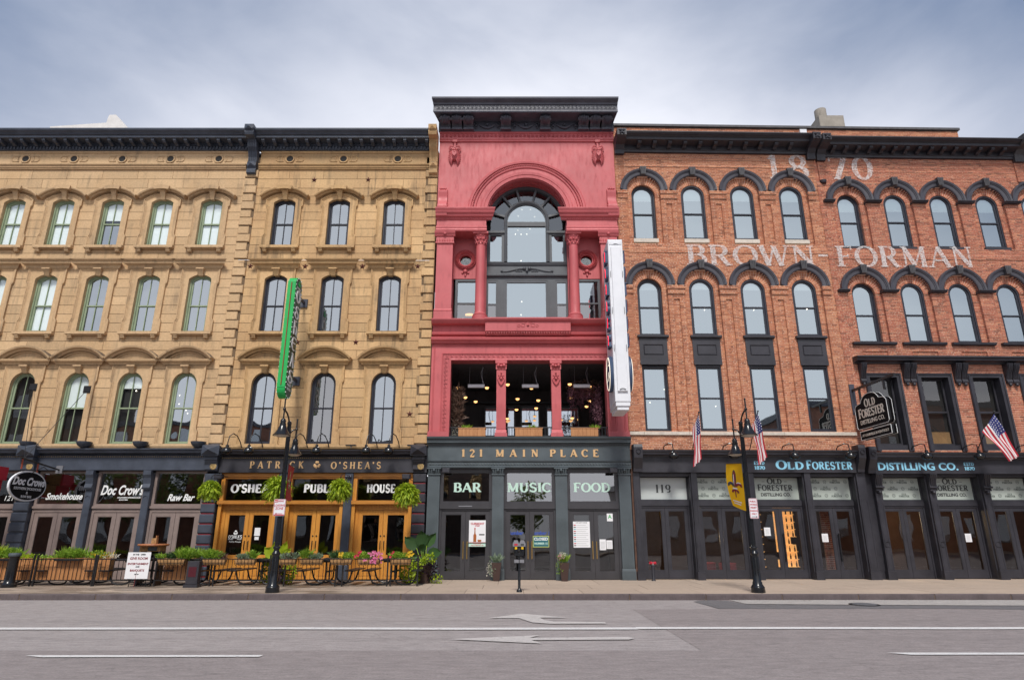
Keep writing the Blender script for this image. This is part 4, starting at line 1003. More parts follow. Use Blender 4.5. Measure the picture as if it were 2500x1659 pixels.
# entablature blocks left and right of the arch
def ent(x0, x1, ml, mr):
    e = MB(); e.box(x0+.02, x1-.02, -.30, .64, 12.52, 13.06)
    e.sweep([(.0, 12.50), (-.33, 12.51), (-.35, 12.56), (-.33, 12.62), (-.345, 12.66), (-.345, 12.71), (-.31, 12.74)], x0, x1)
    e.sweep([(-.29, 12.98), (-.33, 13.0), (-.34, 13.06), (-.42, 13.10), (-.44, 13.16), (-.50, 13.22), (-.52, 13.28), (-.56, 13.36), (-.56, 13.40), (.0, 13.43)], x0-.02, x1+.02, (ml*.55, mr*.55))
    o_ = e.build('entablature', RM, bC); d = MB(); x = x0+.06
    while x < x1-.05: d.ball((x, -.335, 13.03), .028, 6, 4); x += .075
    d.build('bead_moulding', RM, o_, kind='stuff')
ent(-2.88, -.96, 0, 1); ent(2.06, 4.02, 1, 0)
def capital(rt_, cx, w_, y0, y1, z0, z1, round_=False):
    c = MB()
    if round_:
        yc = (y0+y1)/2; r_ = w_/2; c.lathe([(r_*.98, 0), (r_*1.06, .02), (r_*.98, .05), (r_*1.02, .2), (r_*1.35, z1-z0-.09), (r_*1.4, z1-z0-.07)], (cx, yc, z0), 16)
        for k in range(10):
            a = k*math.pi/5
            for (h0, rr) in ((.08, 1.0), (.22, 1.12)):
                a2 = a+(h0 > .1)*.31; px, py = cx+math.cos(a2)*r_*rr, yc+math.sin(a2)*r_*rr
                c.tube([(px, py, z0+h0), (px+math.cos(a2)*.02, py+math.sin(a2)*.02, z0+h0+.09), (px+math.cos(a2)*.07, py+math.sin(a2)*.07, z0+h0+.12)], [.045, .035, .02], 6)
        c.box(cx-r_*1.55, cx+r_*1.55, yc-r_*1.55, yc+r_*1.5, z1-.07, z1)
    else:
        c.box(cx-w_/2, cx+w_/2, y0, y1, z0, z1); c.sweep([(y0, z0), (y0-.03, z0), (y0-.03, z0+.05), (y0-.005, z0+.06)], cx-w_/2-.02, cx+w_/2+.02)
        c.sweep([(y0, z1-.2), (y0-.04, z1-.18), (y0-.05, z1-.12), (y0-.09, z1-.09), (y0-.10, z1), (y0, z1)], cx-w_/2-.06, cx+w_/2+.06)
        n = max(3, int(w_/.09))
        for k in range(n): c.ball((cx-w_/2+(k+.5)*w_/n, y0-.03, z1-.15), .026, 6, 4)
        for k in range(n): c.tube([(cx-w_/2+(k+.5)*w_/n, y0-.005, z0+.08), (cx-w_/2+(k+.5)*w_/n, y0-.03, z0+.17)], [.028, .012], 5)
        c.ball((cx, y0-.05, z1-.10), .07, 8, 5)
    return c.build('capital', RM, rt_, smooth=50)
for cx, w_ in ((-2.53, .60), (3.64, .60)):
    p = MB().box(cx-w_/2, cx+w_/2, -.22, .64, 9.40, 12.12); p.box(cx-w_/2-.03, cx+w_/2+.03, -.26, .64, 9.05, 9.34)
    p.sweep([(-.25, 9.341), (-.27, 9.36), (-.24, 9.40), (-.22, 9.44)], cx-w_/2-.02, cx+w_/2+.02)
    pp = p.build('pilaster', RM, bC); capital(pp, cx, w_+.06, -.24, .0, 12.05, 12.52)
for cx in (-1.185, 2.33):
    p = MB(); r_ = .185
    p.lathe([(r_*1.55, 0), (r_*1.55, .16), (r_*1.35, .17), (r_*1.42, .21), (r_*1.12, .27), (r_*1.04, .32), (r_*1.0, 1.2), (r_*.95, 3.02)], (cx, .0, 9.05), 24)
    pp = p.build('column', RM, bC, smooth=True); capital(pp, cx, r_*2, -.185, .185, 12.04, 12.52, True)
# recessed panels behind the columns with wreathed round lights, side windows below
for cx, sx0, sx1, sg in ((-1.78, -2.25, -.98, 1), (2.86, 2.13, 3.36, -1)):
    circ = arc(cx, 11.62, .22, 270, -90, 24)
    q = MB(); q.prism([(sx0, 10.84), (sx0, 12.52), (cx, 12.52)] + [(x, z) for x, z in arc(cx, 11.62, .22, 90, 270, 14)] + [(cx, 10.84)], .34, .5)
    q.prism([(cx, 10.84)] + [(x, z) for x, z in arc(cx, 11.62, .22, 270, 450, 14)] + [(cx, 12.52), (sx1, 12.52), (sx1, 10.84)], .34, .5)
    pn = q.build('recessed_panel', RM, bC)
    q = MB(); q.lathe([(.0001, .16), (.2, .16)], (cx, .34, 11.62), 20, 'y'); q.build('round_pane', M['glass_mid'], pn)
    q = MB(); q.path([(cx+(x-cx), z) for x, z in circ][:-1], [(0, .34), (0, .46), (.02, .46), (.02, .34)], True); q.build('light_reveal', RM, pn)
    q = MB()
    for k in range(34):
        a = 2*math.pi*k/34
        for j in range(3):
            rr = .27+.045*j; b_ = a+j*.06; q.tube([(cx+rr*math.cos(b_), .335-.03*(j == 1), 11.62+rr*math.sin(b_)), (cx+(rr+.02)*math.cos(b_+.12), .27-.03*(j == 1), 11.62+(rr+.02)*math.sin(b_+.12)), (cx+(rr+.03)*math.cos(b_+.22), .30, 11.62+(rr+.03)*math.sin(b_+.22))], [.03, .03, .008], 5)
    q.build('wreath', RM, pn, smooth=50)
    q = MB(); q.ball((cx, .32, 11.13), .09, 8, 6); [q.ball((cx+s2*.11, .33, 11.08), .045, 6, 5) for s2 in (-1, 1)]; q.tube([(cx, .33, 11.05), (cx, .31, 10.94)], [.05, .03], 6); q.build('ornament', RM, pn, smooth=50)
    wx0, wx1 = (sx0+.10, -1.1) if sg > 0 else (2.35, sx1-.02)
    q = MB(); ring_rect(q, wx0, wx1, 9.06, 10.83, .09, .09, .06, .09, .36, .5); q.box(wx0+.09, wx1-.09, .40, .48, 9.84, 9.90); sw = q.build('side_window', SD, bC)
    quad_pane(wx0+.09, wx1-.09, 9.12, 9.84, .44).build('pane', M['glass_mid'], sw); quad_pane(wx0+.09, wx1-.09, 9.90, 10.74, .43).build('pane', GU, sw)
    if sg > 0:
        MB().lathe([(.0001, 0), (.16, .0), (.17, .03), (.0001, .06)], (-1.62, .85, 9.55), 16).build('drum_shade', M['bulb'], sw)
# central window, slate grey joinery
Yw = .60; k_ = 1.027
def kx(x): return round(AX+(x-AX)*k_, 3)
def kz(z): return round(EYE+(z-EYE)*k_, 3)
cw = None
q = MB()
q.path(arc(AX, AZ, 1.46, 180, 0, 48), [(.10, Yw-.02), (-.04, Yw-.02), (-.06, Yw+.03), (-.06, Yw+.2)])
zsp = kz(13.08)
q.path([(AX-.80, 11.66)] + arc(AX, zsp, .80, 180, 0, 36) + [(AX+.80, 11.66)], [(.09, Yw+.05), (.09, Yw-.03), (.03, Yw-.06), (-.01, Yw-.04), (-.03, Yw+.0), (-.05, Yw+.0), (-.05, Yw+.1)])
cw = q.build('arched_window', SD, bC)
for i in range(6):                                     # radiating bars of the fan
    a = R(12+156*i/5) if 0 else R((14, 48, 74, 106, 132, 166)[i]); c, s_ = math.cos(a), math.sin(a); V = []
    for r_ in (.88, 1.44):
        zc = zsp if r_ < 1 else AZ
        for sg in (-1, 1):
            for y in (Yw-.03, Yw+.12): V.append((AX+r_*c+sg*.04*s_, y, zc+r_*s_-sg*.04*c))
    MB().raw(V, [(0,1,3,2),(4,6,7,5),(0,4,5,1),(2,3,7,6),(0,2,6,4),(1,5,7,3)]).build('fan_bar', SD, cw)
q = MB(); q.raw([(x, Yw+.09, z) for x, z in ([(AX-1.42, 12.9)] + arc(AX, AZ, 1.42, 180, 0, 40) + [(AX+1.42, 12.9)])[::-1]], [tuple(range(43))]); q.build('fan_pane', glass('dark_fan_glass', .14, (.5, .5, .5)), cw)  # fan pane in darker, less reflective glass
q = MB(); q.raw([(x, Yw+.06, z) for x, z in ([(AX-.76, 11.66)] + arc(AX, zsp, .76, 180, 0, 30) + [(AX+.76, 11.66)])[::-1]], [tuple(range(33))]); q.build('pane', GU, cw)
MB().box(AX-.76, AX+.76, Yw-.01, Yw+.055, kz(12.88), kz(13.06)).build('transom_bar', SD, cw)
for sg in (-1, 1):
    x0, x1 = (AX-1.56, AX-.88) if sg < 0 else (AX+.88, AX+1.56)
    q = MB(); ring_rect(q, x0, x1, 11.60, 12.86, (.13 if sg < 0 else .10), (.10 if sg < 0 else .13), .06, .08, Yw-.02, Yw+.12); q.box(x0-.1, x1+.02 if sg < 0 else x1+.1, Yw-.08, Yw+.1, 12.86, 12.95)
    f_ = q.build('side_light', SD, cw); quad_pane(x0+.1, x1-.1, 11.66, 12.78, Yw+.05).build('pane', GU, f_)
q = MB(); q.box(AX-1.56, AX+1.56, Yw-.02, Yw+.15, 11.06, 11.60); q.sweep([(Yw-.02, 11.50), (Yw-.06, 11.50), (Yw-.08, 11.55), (Yw-.10, 11.60), (Yw-.02, 11.62)], AX-1.56, AX+1.56); q.sweep([(Yw-.02, 11.02), (Yw-.08, 11.03), (Yw-.10, 11.07), (Yw-.05, 11.12), (Yw-.02, 11.13)], AX-1.56, AX+1.56)
sp_ = q.build('spandrel', SD, bC)
q = MB()
for sg in (-1, 1):
    P = [(AX+sg*(.10+.85*t_), Yw-.03, 11.37-.13*t_**.8+.02*math.sin(t_*6)) for t_ in [i/10 for i in range(11)]]
    q.tube(P, [.045-.022*i/10 for i in range(11)], 6); q.ball((AX+sg*.97, Yw-.03, 11.26), .05, 8, 5); q.ball((AX+sg*.10, Yw-.04, 11.36), .07, 8, 5)
    for i in range(4): q.ball((AX+sg*(.20+i*.07), Yw-.03, 11.26), .035, 6, 4)
q.ball((AX, Yw-.05, 11.26), .055, 8, 5); q.build('scrollwork', SD, sp_, smooth=50)
q = MB(); q.box(AX-1.56, AX+1.56, Yw-.0, Yw+.15, 10.88, 11.06)
for a, b in ((kx(-.58)+.07, kx(-.18)-.07), (kx(1.28)+.07, kx(1.69)-.07)):
    q.box(a, b, Yw-.03, Yw+.15, 9.06, 10.879); q.box(a+.06, a+.10, Yw-.06, Yw-.031, 9.06, 10.85); q.box(b-.10, b-.06, Yw-.06, Yw-.031, 9.06, 10.85)
lw = q.build('lower_window', SD, bC)
for x0, x1, rl in ((AX-1.56, kx(-.58)+.069, True), (kx(-.18)-.069, kx(1.28)+.069, False), (kx(1.69)-.069, AX+1.56, True)):
    q = MB(); ring_rect(q, x0, x1, 9.06, 10.88, .075, .075, .05, .08, Yw+.01, Yw+.12)
    if rl: q.box(x0+.075, x1-.075, Yw+.03, Yw+.10, 9.88, 9.94)
    f_ = q.build('sash', SD, lw)
    if rl: quad_pane(x0+.075, x1-.075, 9.11, 9.88, Yw+.06).build('pane', M['glass_mid'], lw); quad_pane(x0+.075, x1-.075, 9.94, 10.8, Yw+.055).build('pane', GU, lw)
    else: quad_pane(x0+.075, x1-.075, 9.11, 10.8, Yw+.06).build('pane', GU, lw)
# jambs between recess and centre window
MB().box(-1.02, -.975, .3, .66, 9.05, 12.52).box(2.125, 2.16, .3, .66, 9.05, 12.52).build('jamb', RM, bC)
# sill and belt courses
q = MB(); q.box(XC0, XC1, .0, .7, 8.18, 9.0)
for x0, x1 in ((XC0-.02, AX-1.54), (AX+1.54, XC1+.02)):
    q.sweep([(.0, 8.86), (-.24, 8.88), (-.27, 8.92), (-.30, 8.94), (-.34, 9.0), (-.34, 9.03), (.5, 9.05)], x0, x1)
q.sweep([(.0, 8.48), (-.12, 8.48), (-.15, 8.54), (-.10, 8.58), (0, 8.60)], XC0, XC1)
q.sweep([(.0, 8.16), (-.10, 8.17), (-.12, 8.22), (-.20, 8.27), (-.22, 8.34), (-.16, 8.38), (0, 8.40)], XC0-.02, XC1+.02)
belt = q.build('belt_course', RM, bC)
q = MB(); q.box(AX-1.54, AX+1.54, -.30, .6, 8.56, 9.0); q.sweep([(-.30, 8.92), (-.36, 8.94), (-.40, 9.0), (-.40, 9.05), (.6, 9.07)], AX-1.56, AX+1.56, (0, 0)); q.sweep([(0, 8.42), (-.18, 8.44), (-.22, 8.50), (-.31, 8.57), (-.30, 8.58)], AX-1.52, AX+1.52)
cp = q.build('balcony_panel', RM, bC); q = MB()
for k in range(34): q.ball((AX-1.49+k*.0903, -.24, 8.51), .042, 6, 4)
q.build('egg_moulding', RM, cp, kind='stuff')
q = MB()
for sg in (-1, 1):
    for (r_, cx_, cz_) in ((.07, .18, 8.78), (.05, .33, 8.76), (.04, .12, 8.88)):
        q.tube([(AX+sg*cx_+r_*math.cos(a), -.305, cz_+r_*math.sin(a)) for a in [i*.7 for i in range(9)]], .013, 5)
q.ball((AX, -.31, 8.78), .05, 8, 5); q.tube([(AX, -.31, 8.80), (AX, -.32, 8.92)], [.03, .012], 6); q.build('ornament', RM, cp, smooth=50)
# open upper bar: piers, lintel, key pattern
q = MB(); q.box(XC0, -2.20, .0, .5, 4.80, 8.18); q.box(3.36, XC1, .0, .5, 4.80, 8.18); q.box(-2.20, 3.36, .0, .5, 7.55, 8.18)
q.box(XC0-.03, -2.19, -.10, .3, 4.78, 4.98); q.box(3.35, XC1+.03, -.10, .3, 4.78, 4.98)
q.path([(XC0+.10, 4.98), (XC0+.10, 8.10), (XC1-.10, 8.10), (XC1-.10, 4.98)], [(-.03, 0), (-.03, -.02), (0, -.035), (.02, 0)])
q.path([(-2.50, 4.98), (-2.50, 7.80), (3.66, 7.80), (3.66, 4.98)], [(-.03, 0), (-.03, -.03), (0, -.045), (.02, 0)])
q.path([(-2.22, 4.98), (-2.22, 7.57), (3.38, 7.57), (3.38, 4.98)], [(-.03, 0), (-.03, -.03), (0, -.04), (.03, -.03), (.03, 0)])
lw_ = q.build('bar_surround', RM, bC)
def key_unit(m, x, z, s_, y, vert=False):
    P = [(0,0,1,.14),(0,.14,.14,1),(.14,.86,.86,1),(.72,.40,.86,.86),(.36,.40,.72,.54),(.36,.54,.50,.68)]
    for a, b, c, d in P:
        X0_, Z0_, X1_, Z1_ = (a, b, c, d) if not vert else (1-d, a, 1-b, c)
        m.box(x+X0_*s_, x+X1_*s_, y-.022, y, z+Z0_*s_, z+Z1_*s_)
q = MB(); n = 36; s_ = 6.02/n
for i in range(n): key_unit(q, -2.43+i*s_, 7.61, s_*.92, -.0)
n = 17; s2 = 2.6/n
for i in range(n):
    key_unit(q, -2.445, 5.0+i*s2, .145, 0, True); key_unit(q, 3.455, 5.0+i*s2, .145, 0, True)
q.build('key_pattern', RM, lw_, kind='stuff')
for cx in (-.385, 1.565):
    q = MB(); q.box(cx-.165, cx+.165, -.04, .35, 5.0, 7.2); q.box(cx-.215, cx+.215, -.10, .4, 4.78, 4.93); q.sweep([(-.1, 4.93), (-.09, 4.97), (-.04, 5.04)], cx-.19, cx+.19)
    for k in range(8): q.box(cx-.155+k*.04, cx-.132+k*.04, -.055, -.04, 5.08, 5.95)
    q.box(cx-.21, cx+.21, -.09, .4, 7.42, 7.55); q.sweep([(-.03, 7.20), (-.07, 7.21), (-.05, 7.25), (-.05, 7.38), (-.09, 7.42)], cx-.19, cx+.19)
    pr = q.build('bar_pilaster', RM, bC); o2 = MB()
    for sg in (-1, 1):
        o2.ball((cx+sg*.10, -.10, 7.34), .06, 8, 6); o2.tube([(cx+sg*.02, -.06, 7.0), (cx+sg*.12, -.07, 6.85), (cx+sg*.06, -.07, 6.72), (cx, -.08, 6.62)], [.02, .03, .04, .02], 6); o2.ball((cx+sg*.07, -.06, 6.98), .04, 6, 5)
    o2.ball((cx, -.10, 7.32), .055, 8, 6); o2.ball((cx, -.07, 6.86), .05, 8, 6); o2.ball((cx, -.07, 7.07), .03, 6, 5); o2.build('ornament', RM, pr, smooth=50)
# interior of the upper bar
q = MB(); q.raw([(-2.9,.5,4.8),(4.06,.5,4.8),(4.06,5.2,4.8),(-2.9,5.2,4.8),(-2.9,.5,7.55),(4.06,.5,7.55),(4.06,5.2,7.55),(-2.9,5.2,7.55)], [(0,1,2,3),(4,7,6,5),(1,5,6,2),(2,6,7,3),(3,7,4,0)]); inn = q.build('bar_interior', paint('bar_interior_paint', (.085, .078, .082), .8, .2, .2, 1, 0, 0), bC)
q = MB()
for a, b in ((-1.2, .15), (.36, 1.2), (1.45, 2.9)):
    ring_rect(q, a, b, 4.82, 6.85, .07, .07, .07, .09, 4.9, 5.0)
q.box(-2.0, 3.9, 4.85, 5.0, 6.95, 7.03); q.build('inner_door_frame', M['black'], inn)
gd = glass('inner_door_glass', .55, (.4, .45, .45))
for a, b in ((-1.13, .08), (.43, 1.13), (1.52, 2.83)): quad_pane(a, b, 4.9, 6.76, 4.95).build('inner_pane', gd, inn)
MB().box(-2.2, 3.36, .05, .12, 4.80, 4.86).box(-2.2, 3.36, .06, .10, 5.12, 5.16).build('guard_rail', M['black'], bC)
q = MB(); bm = MB().box(-.011, .011, .07, .092, 4.86, 5.12).mesh('baluster', M['black']); x = -2.1
while x < 3.3:
    if abs(x+.385) > .2 and abs(x-1.565) > .2: ob('baluster', bm, bC, (x, 0, 0))
    x += .105
# cornice, dark iron, with fret and brackets
ct = bC; q = MB()
q.sweep([(.0, 17.0), (-.12, 17.02), (-.12, 17.44), (-.30, 17.47), (-.72, 17.49), (-.74, 17.46), (-.76, 17.50), (-.76, 17.56), (-.74, 17.59), (-.74, 17.78), (-.78, 17.80), (-.80, 17.86), (-.90, 17.92), (-.94, 17.96), (-.95, 18.03), (.3, 18.06)], XC0-.02, XC1+.02, (.25, .12))
IR = paint('iron_cornice_paint', (.066, .068, .090), .45, .2, .2, 2.5); co = q.build('cornice', IR, ct)
q = MB(); s_ = .165; n = int((XC1-XC0+.2)/s_)
for i in range(n): key_unit(q, XC0-.08+i*s_, 17.61, s_*.9, -.74)
q.build('fret', IR, co, kind='stuff')
bk = MB(); W2 = .195
bk.sweep([(-.12, 17.05), (-.24, 17.06), (-.26, 17.12), (-.22, 17.17), (-.30, 17.24), (-.46, 17.26), (-.56, 17.33), (-.58, 17.40), (-.52, 17.46), (-.12, 17.46), (-.12, 17.05)], -W2, W2)
for k in (-2, -1, 0, 1, 2): bk.tube([(k*.035, -.30, 17.22), (k*.04, -.48, 17.24), (k*.05, -.60, 17.32), (k*.07, -.63, 17.42-.02*abs(k))], [.022, .03, .03, .015], 5)
for sg in (-1, 1): bk.lathe([(.0001, -.03), (.07, -.03), (.07, .03), (.0001, .03)], (sg*W2, -.48, 17.34), 10, 'x')
bk.box(-W2-.02, W2+.02, -.27, -.12, 17.03, 17.07)
me = bk.mesh('cornice_bracket', IR, 45)
for x in (-2.66, -2.20, -1.74, -.25, 1.33, 2.86, 3.32, 3.78): ob('cornice_bracket', me, co, (x, 0, 0))
for cx in (-1.0, .55, 2.10):
    q = MB(); q.tube([(cx-.30+.06*i, -.16, 17.30-.14*math.sin(math.pi*i/10)) for i in range(11)], [.022+.03*math.sin(math.pi*i/10) for i in range(11)], 7); q.ball((cx, -.15, 17.33), .06, 8, 6)
    for sg in (-1, 1):
        for (dx, dz, r_) in ((0, 0, .05), (.06, .06, .035), (-.06, .06, .035), (0, .1, .03), (.05, -.05, .03), (-.05, -.05, .03), (0, -.13, .035)): q.ball((cx+sg*.45+dx, -.15, 17.28+dz), r_, 7, 5)
    q.build('swag', IR, co, smooth=50)
q = MB(); q.box(XC0, XC1, -.0, .3, 16.62, 17.02); q.sweep([(0, 16.60), (-.05, 16.61), (-.06, 16.66), (-.09, 16.70), (-.09, 16.74), (-.05, 16.76), (-.05, 16.95), (-.09, 16.97), (-.11, 17.01)], XC0-.01, XC1+.01)
rb = q.build('rosette_band', RM, bC); rm = MB(); rm.path(arc(0, 0, .05, 180, -180, 12)[:-1], [(-.012, -.05), (0, -.075), (.012, -.05)], True); rm.ball((0, -.055, 0), .022, 6, 4); me = rm.mesh('rosette', RM, 50)
for i in range(42): ob('rosette', me, rb, (XC0+.12+i*.164, 0, 16.855))
for cx in (-2.28, 3.42):      # lion-head shields hung below the band
    q = MB(); q.box(cx-.09, cx+.09, -.10, 0, 16.56, 16.66); q.box(cx-.035, cx+.035, -.06, 0, 16.3, 16.56)
    q.ball((cx, -.03, 15.98), .17, 12, 8, 1.6)
    q.ball((cx, -.16, 16.12), .10, 10, 6, .7); q.ball((cx, -.2, 16.02), .055, 8, 5)
    for sg in (-1, 1):
        q.tube([(cx+sg*.05, -.08, 16.34), (cx+sg*.17, -.09, 16.36), (cx+sg*.22, -.07, 16.25), (cx+sg*.19, -.05, 16.12)], [.02, .03, .03, .02], 6); q.ball((cx+sg*.13, -.15, 16.22), .03, 6, 5)
        for i in range(9):
            a = -.9+i*.26; q.tube([(cx+sg*.12*math.cos(a), -.10, 15.95+.22*math.sin(a)), (cx+sg*.20*math.cos(a), -.10, 15.90+.33*math.sin(a)), (cx+sg*.25*math.cos(a-.2), -.04, 15.86+.38*math.sin(a-.2))], [.035, .03, .008], 5)
    q.prism([(cx-.09, 16.06), (cx+.09, 16.06), (cx+.08, 15.93), (cx, 15.83), (cx-.08, 15.93)], -.235, -.1)
    q.build('lion_shield', RM, bC, smooth=50)
for cx in (-2.68, 3.86):
    q = MB(); q.sweep([(0, 13.43), (-.30, 13.43), (-.36, 13.52), (-.34, 13.66), (-.24, 13.76), (-.16, 13.95), (-.15, 14.1), (-.20, 14.2), (-.20, 14.32), (-.12, 14.4), (0, 14.42), (0, 13.43)], cx-.17, cx+.17)
    q.sweep([(-.0, 13.42), (-.46, 13.44), (-.48, 13.2), (-.44, 13.1), (0, 13.1), (0, 13.42)], cx-.21, cx+.21)
    for k in range(4): q.ball((cx-.1+.067*k, -.15, 14.42), .04, 6, 5, 1.4)
    for sg in (-1, 1): q.lathe([(.0001, -.03), (.10, -.02), (.10, .02), (.0001, .03)], (cx+sg*.17, -.22, 13.58), 12, 'x')
    q.build('scroll_console', RM, bC, smooth=45)
q = MB().box(XC0, XC1, .66, 12, 16.5, 17.8); q.build('roof', M['concrete_dark'], bC)
MB().box(XC0, XC1, .9, 1.0, 8.2, 16.5).build('dark_backing', M['room'], bC)  # dark sheet painted as the gloom behind the arched window
# side parapet in brick, visible above the neighbours
MB().box(XC0-.02, XC0+.25, .7, 9, 15.5, 17.95).build('side_parapet', M['brick_r'], bC)
# slate grey shop front
SL = M['slate']
q = MB(); q.sweep([(.1, 4.50), (-.06, 4.50), (-.08, 4.56), (-.16, 4.58), (-.17, 4.68), (-.24, 4.72), (-.26, 4.78), (.4, 4.79)], XC0-.03, XC1+.03)
sc_ = q.build('shop_cornice', SL, bC); q = MB(); x = XC0
while x < XC1-.05: q.box(x, x+.04, -.12, -.085, 4.50, 4.55); x += .075
q.build('dentils', M['black'], sc_, kind='stuff')
fC = MB().box(XC0, XC1, -.05, .3, 3.97, 4.50).build('fascia', SL, bC)
q = MB(); q.sweep([(.1, 3.74), (-.07, 3.74), (-.08, 3.78), (-.055, 3.80), (-.055, 3.92), (-.09, 3.95), (-.10, 3.98), (0, 3.99)], XC0-.02, XC1+.02); ob2 = q.build('ornament_band', SL, bC); q = MB(); x = XC0+.1
while x < XC1-.05: q.ball((x, -.058, 3.86), .03, 6, 4); q.ball((x+.05, -.058, 3.84), .016, 5, 4); x += .1
q.build('leaf_moulding', SL, ob2, kind='stuff')
serif(fC, '121', -1.74, -1.00, 4.11, .25, -.05, M['gold'], T=.24, t=.12, sh=.075, wf=1.15)
serif(fC, 'MAIN', -.56, .90, 4.11, .245, -.05, M['gold'], T=.24, t=.12, sh=.075, wf=1.2)
serif(fC, 'PLACE', 1.30, 2.98, 4.11, .245, -.05, M['gold'], T=.24, t=.12, sh=.075, wf=1.2)
for pi_, (a, b) in enumerate(((-2.86, -2.45), (-.67, -.28), (1.47, 1.87), (3.62, 4.02))):
    q = MB().box(a, b, -.05, .3, KZ, 3.5); q.box(a-.03, b+.03, -.08, .3, KZ+.001, .42); q.sweep([(-.08, .42), (-.07, .47), (-.05, .49)], a-.02, b+.02)
    n = 9
    for k in range(n): q.box(a+.04+k*(b-a-.08)/n, a+.04+(k+.55)*(b-a-.08)/n, -.062, -.05, .52, 2.08)
    p = q.build('pilaster', SL, bC)
    c = MB().box(a-.02, b+.02, -.09, .3, 3.50, 3.54).box(a-.04, b+.04, -.13, .3, 3.70, 3.745); cx = (a+b)/2
    for k in (-2, -1, 0, 1, 2): c.tube([(cx+k*.07, -.06, 3.53), (cx+k*.08, -.10, 3.63), (cx+k*.085, -.12, 3.69)], [.03, .035, .02], 6)
    c.ball((cx, -.13, 3.65), .05, 8, 5); c.box(a, b, -.055, .3, 3.54, 3.70); c.build('capital', SL, p, smooth=50)
BD = paint('door_bronze_paint', (.042, .040, .045), .4, .12, .1, 2)
for bi, (xa, xb) in enumerate(((-2.45, -.67), (-.28, 1.47), (1.87, 3.62))):
    y = .10
    q = MB(); ring_rect(q, xa, xb, 2.57, 3.74, .11, .11, .07, .16, y, y+.12); q.box(xa, xb, y-.04, y+.12, 2.39, 2.569)
    tw = q.build('transom_window', BD, bC); quad_pane(xa+.11, xb-.11, 2.64, 3.58, y+.06).build('pane', M['glass_mid'], tw)
    serif(tw, ('BAR', 'MUSIC', 'FOOD')[bi], (-2.0, -.16, 2.10)[bi], (-1.05, 1.34, 3.35)[bi], 2.95, .30, y+.055, M['mint'], 'lettering', True, T=.21, t=.12, dep=.003, sh=.09)
    if bi == 0: MB().box(-1.8, -1.35, y-.052, y-.041, 2.46, 2.49).build('door_bar', M['steel_box'], tw)
    q = MB(); q.box(xa, xa+.07, y, y+.12, KZ, 2.389); q.box(xb-.07, xb, y, y+.12, KZ, 2.389); q.box(xa+.07, xb-.07, y, y+.12, 2.335, 2.389); q.build('door_frame', BD, bC)
    mid = (xa+xb)/2
    leaf_door(bC, xa+.075, mid-.004, KZ+.015, 2.33, y+.03, BD, GLo, .13, .24, .12, 'brass', mid-.065, hz=1.07)
    leaf_door(bC, mid+.004, xb-.075, KZ+.015, 2.33, y+.03, BD, GLo, .13, .24, .12, 'brass', mid+.065, hz=1.07)
MB().box(XC1, XC1+.10, .04, .6, 4.4, 16.9).build('party_wall', M['brick_o'], bC); MB().box(XC1, XC1+.10, .04, .6, 0, 4.4).build('party_wall', paint('rusty_edge', (.10, .05, .035), .9, .4, .5, 6), bC); MB().box(XC0, XC1, .301, .7, 3.92, 4.0).build('soffit', SL, bC)
room(bC, XC0+.02, XC1-.02, KZ+.01, 3.9, .6)
recentre(bC, .575)

# ================================================================== D, E: brick buildings
BP, BL = .064, .212      # course pitch, brick + joint
class Bricks:
    def __init__(s, mat, seed): s.rows = []; s.mat = mat; s.rg = random.Random(seed); s.bed = MB()
    def wall(s, iv_fn, z0, z1, y, depth=.13):
        """iv_fn(z) -> open intervals of brickwork at that height"""
        c0 = math.ceil((z0-4.5)/BP-1e-6); c = c0
        while 4.5+(c+.75)*BP <= z1+.012:
            zb = 4.5+c*BP; iv = iv_fn(zb+.03); head = (c % 6 == 5); L = BL/2 if head else BL
            for a, b in iv:
                if b-a < .03: continue
                s.bed.box(a+.003, b-.003, y+.005, y+depth-.005, zb-.0065, zb+BP-.006)
                off = 0 if c % 2 == 0 else L/2; x = math.floor((a-off)/L)*L+off
                while x < b:
                    x2 = x+L
                    if b-x2 < .055: x2 = b+.001          # no slivers at an edge
                    if x2-a < .055: x = x2; continue
                    xs_ = a if x-a < .055 else x
                    p, q = max(xs_, a)+.0065*(xs_ > a), min(x2, b)-.0065*(x2 < b)
                    s.rows.append((zb, p, q, y, depth)); x = x2
            c += 1
    def finish(s, rt, n_single=300):
        s.rows.sort(key=lambda r_: r_[0]); rg = s.rg; cache = {}
        big = [r_ for r_ in s.rows if r_[2]-r_[1] > .15 and r_[3] < .05 and r_[0] > 4.3][:n_single]; ids = set(map(id, big))
        for r_ in big:
            zb, p, q, y, d = r_; wd = round(q-p, 3); key = (wd, rg.randrange(2), d)
            if key not in cache: cache[key] = MB().box(0, wd, -.003-.003*key[1], .03, 0, BP*.75).mesh('brick', s.mat)
            ob('brick', cache[key], rt, (p, y, zb))
        m = MB(); V = []; F = []
        for r_ in s.rows:
            if id(r_) in ids: continue
            zb, p, q, y, d = r_; f = y-.004-rg.uniform(-.002, .003); t_ = zb+BP*.75; o = len(V); yb = y+d
            V += [(p,f,zb),(q,f,zb),(q,f,t_),(p,f,t_),(p,yb,zb),(q,yb,zb),(q,yb,t_),(p,yb,t_)]
            F += [(o,o+1,o+2,o+3),(o,o+4,o+5,o+1),(o+1,o+5,o+6,o+2),(o+2,o+6,o+7,o+3),(o+3,o+7,o+4,o)]
        m.v = V; m.f = F; m.build('brickwork', s.mat, rt, kind='stuff'); s.bed.build('wall', M['mortar'], rt)
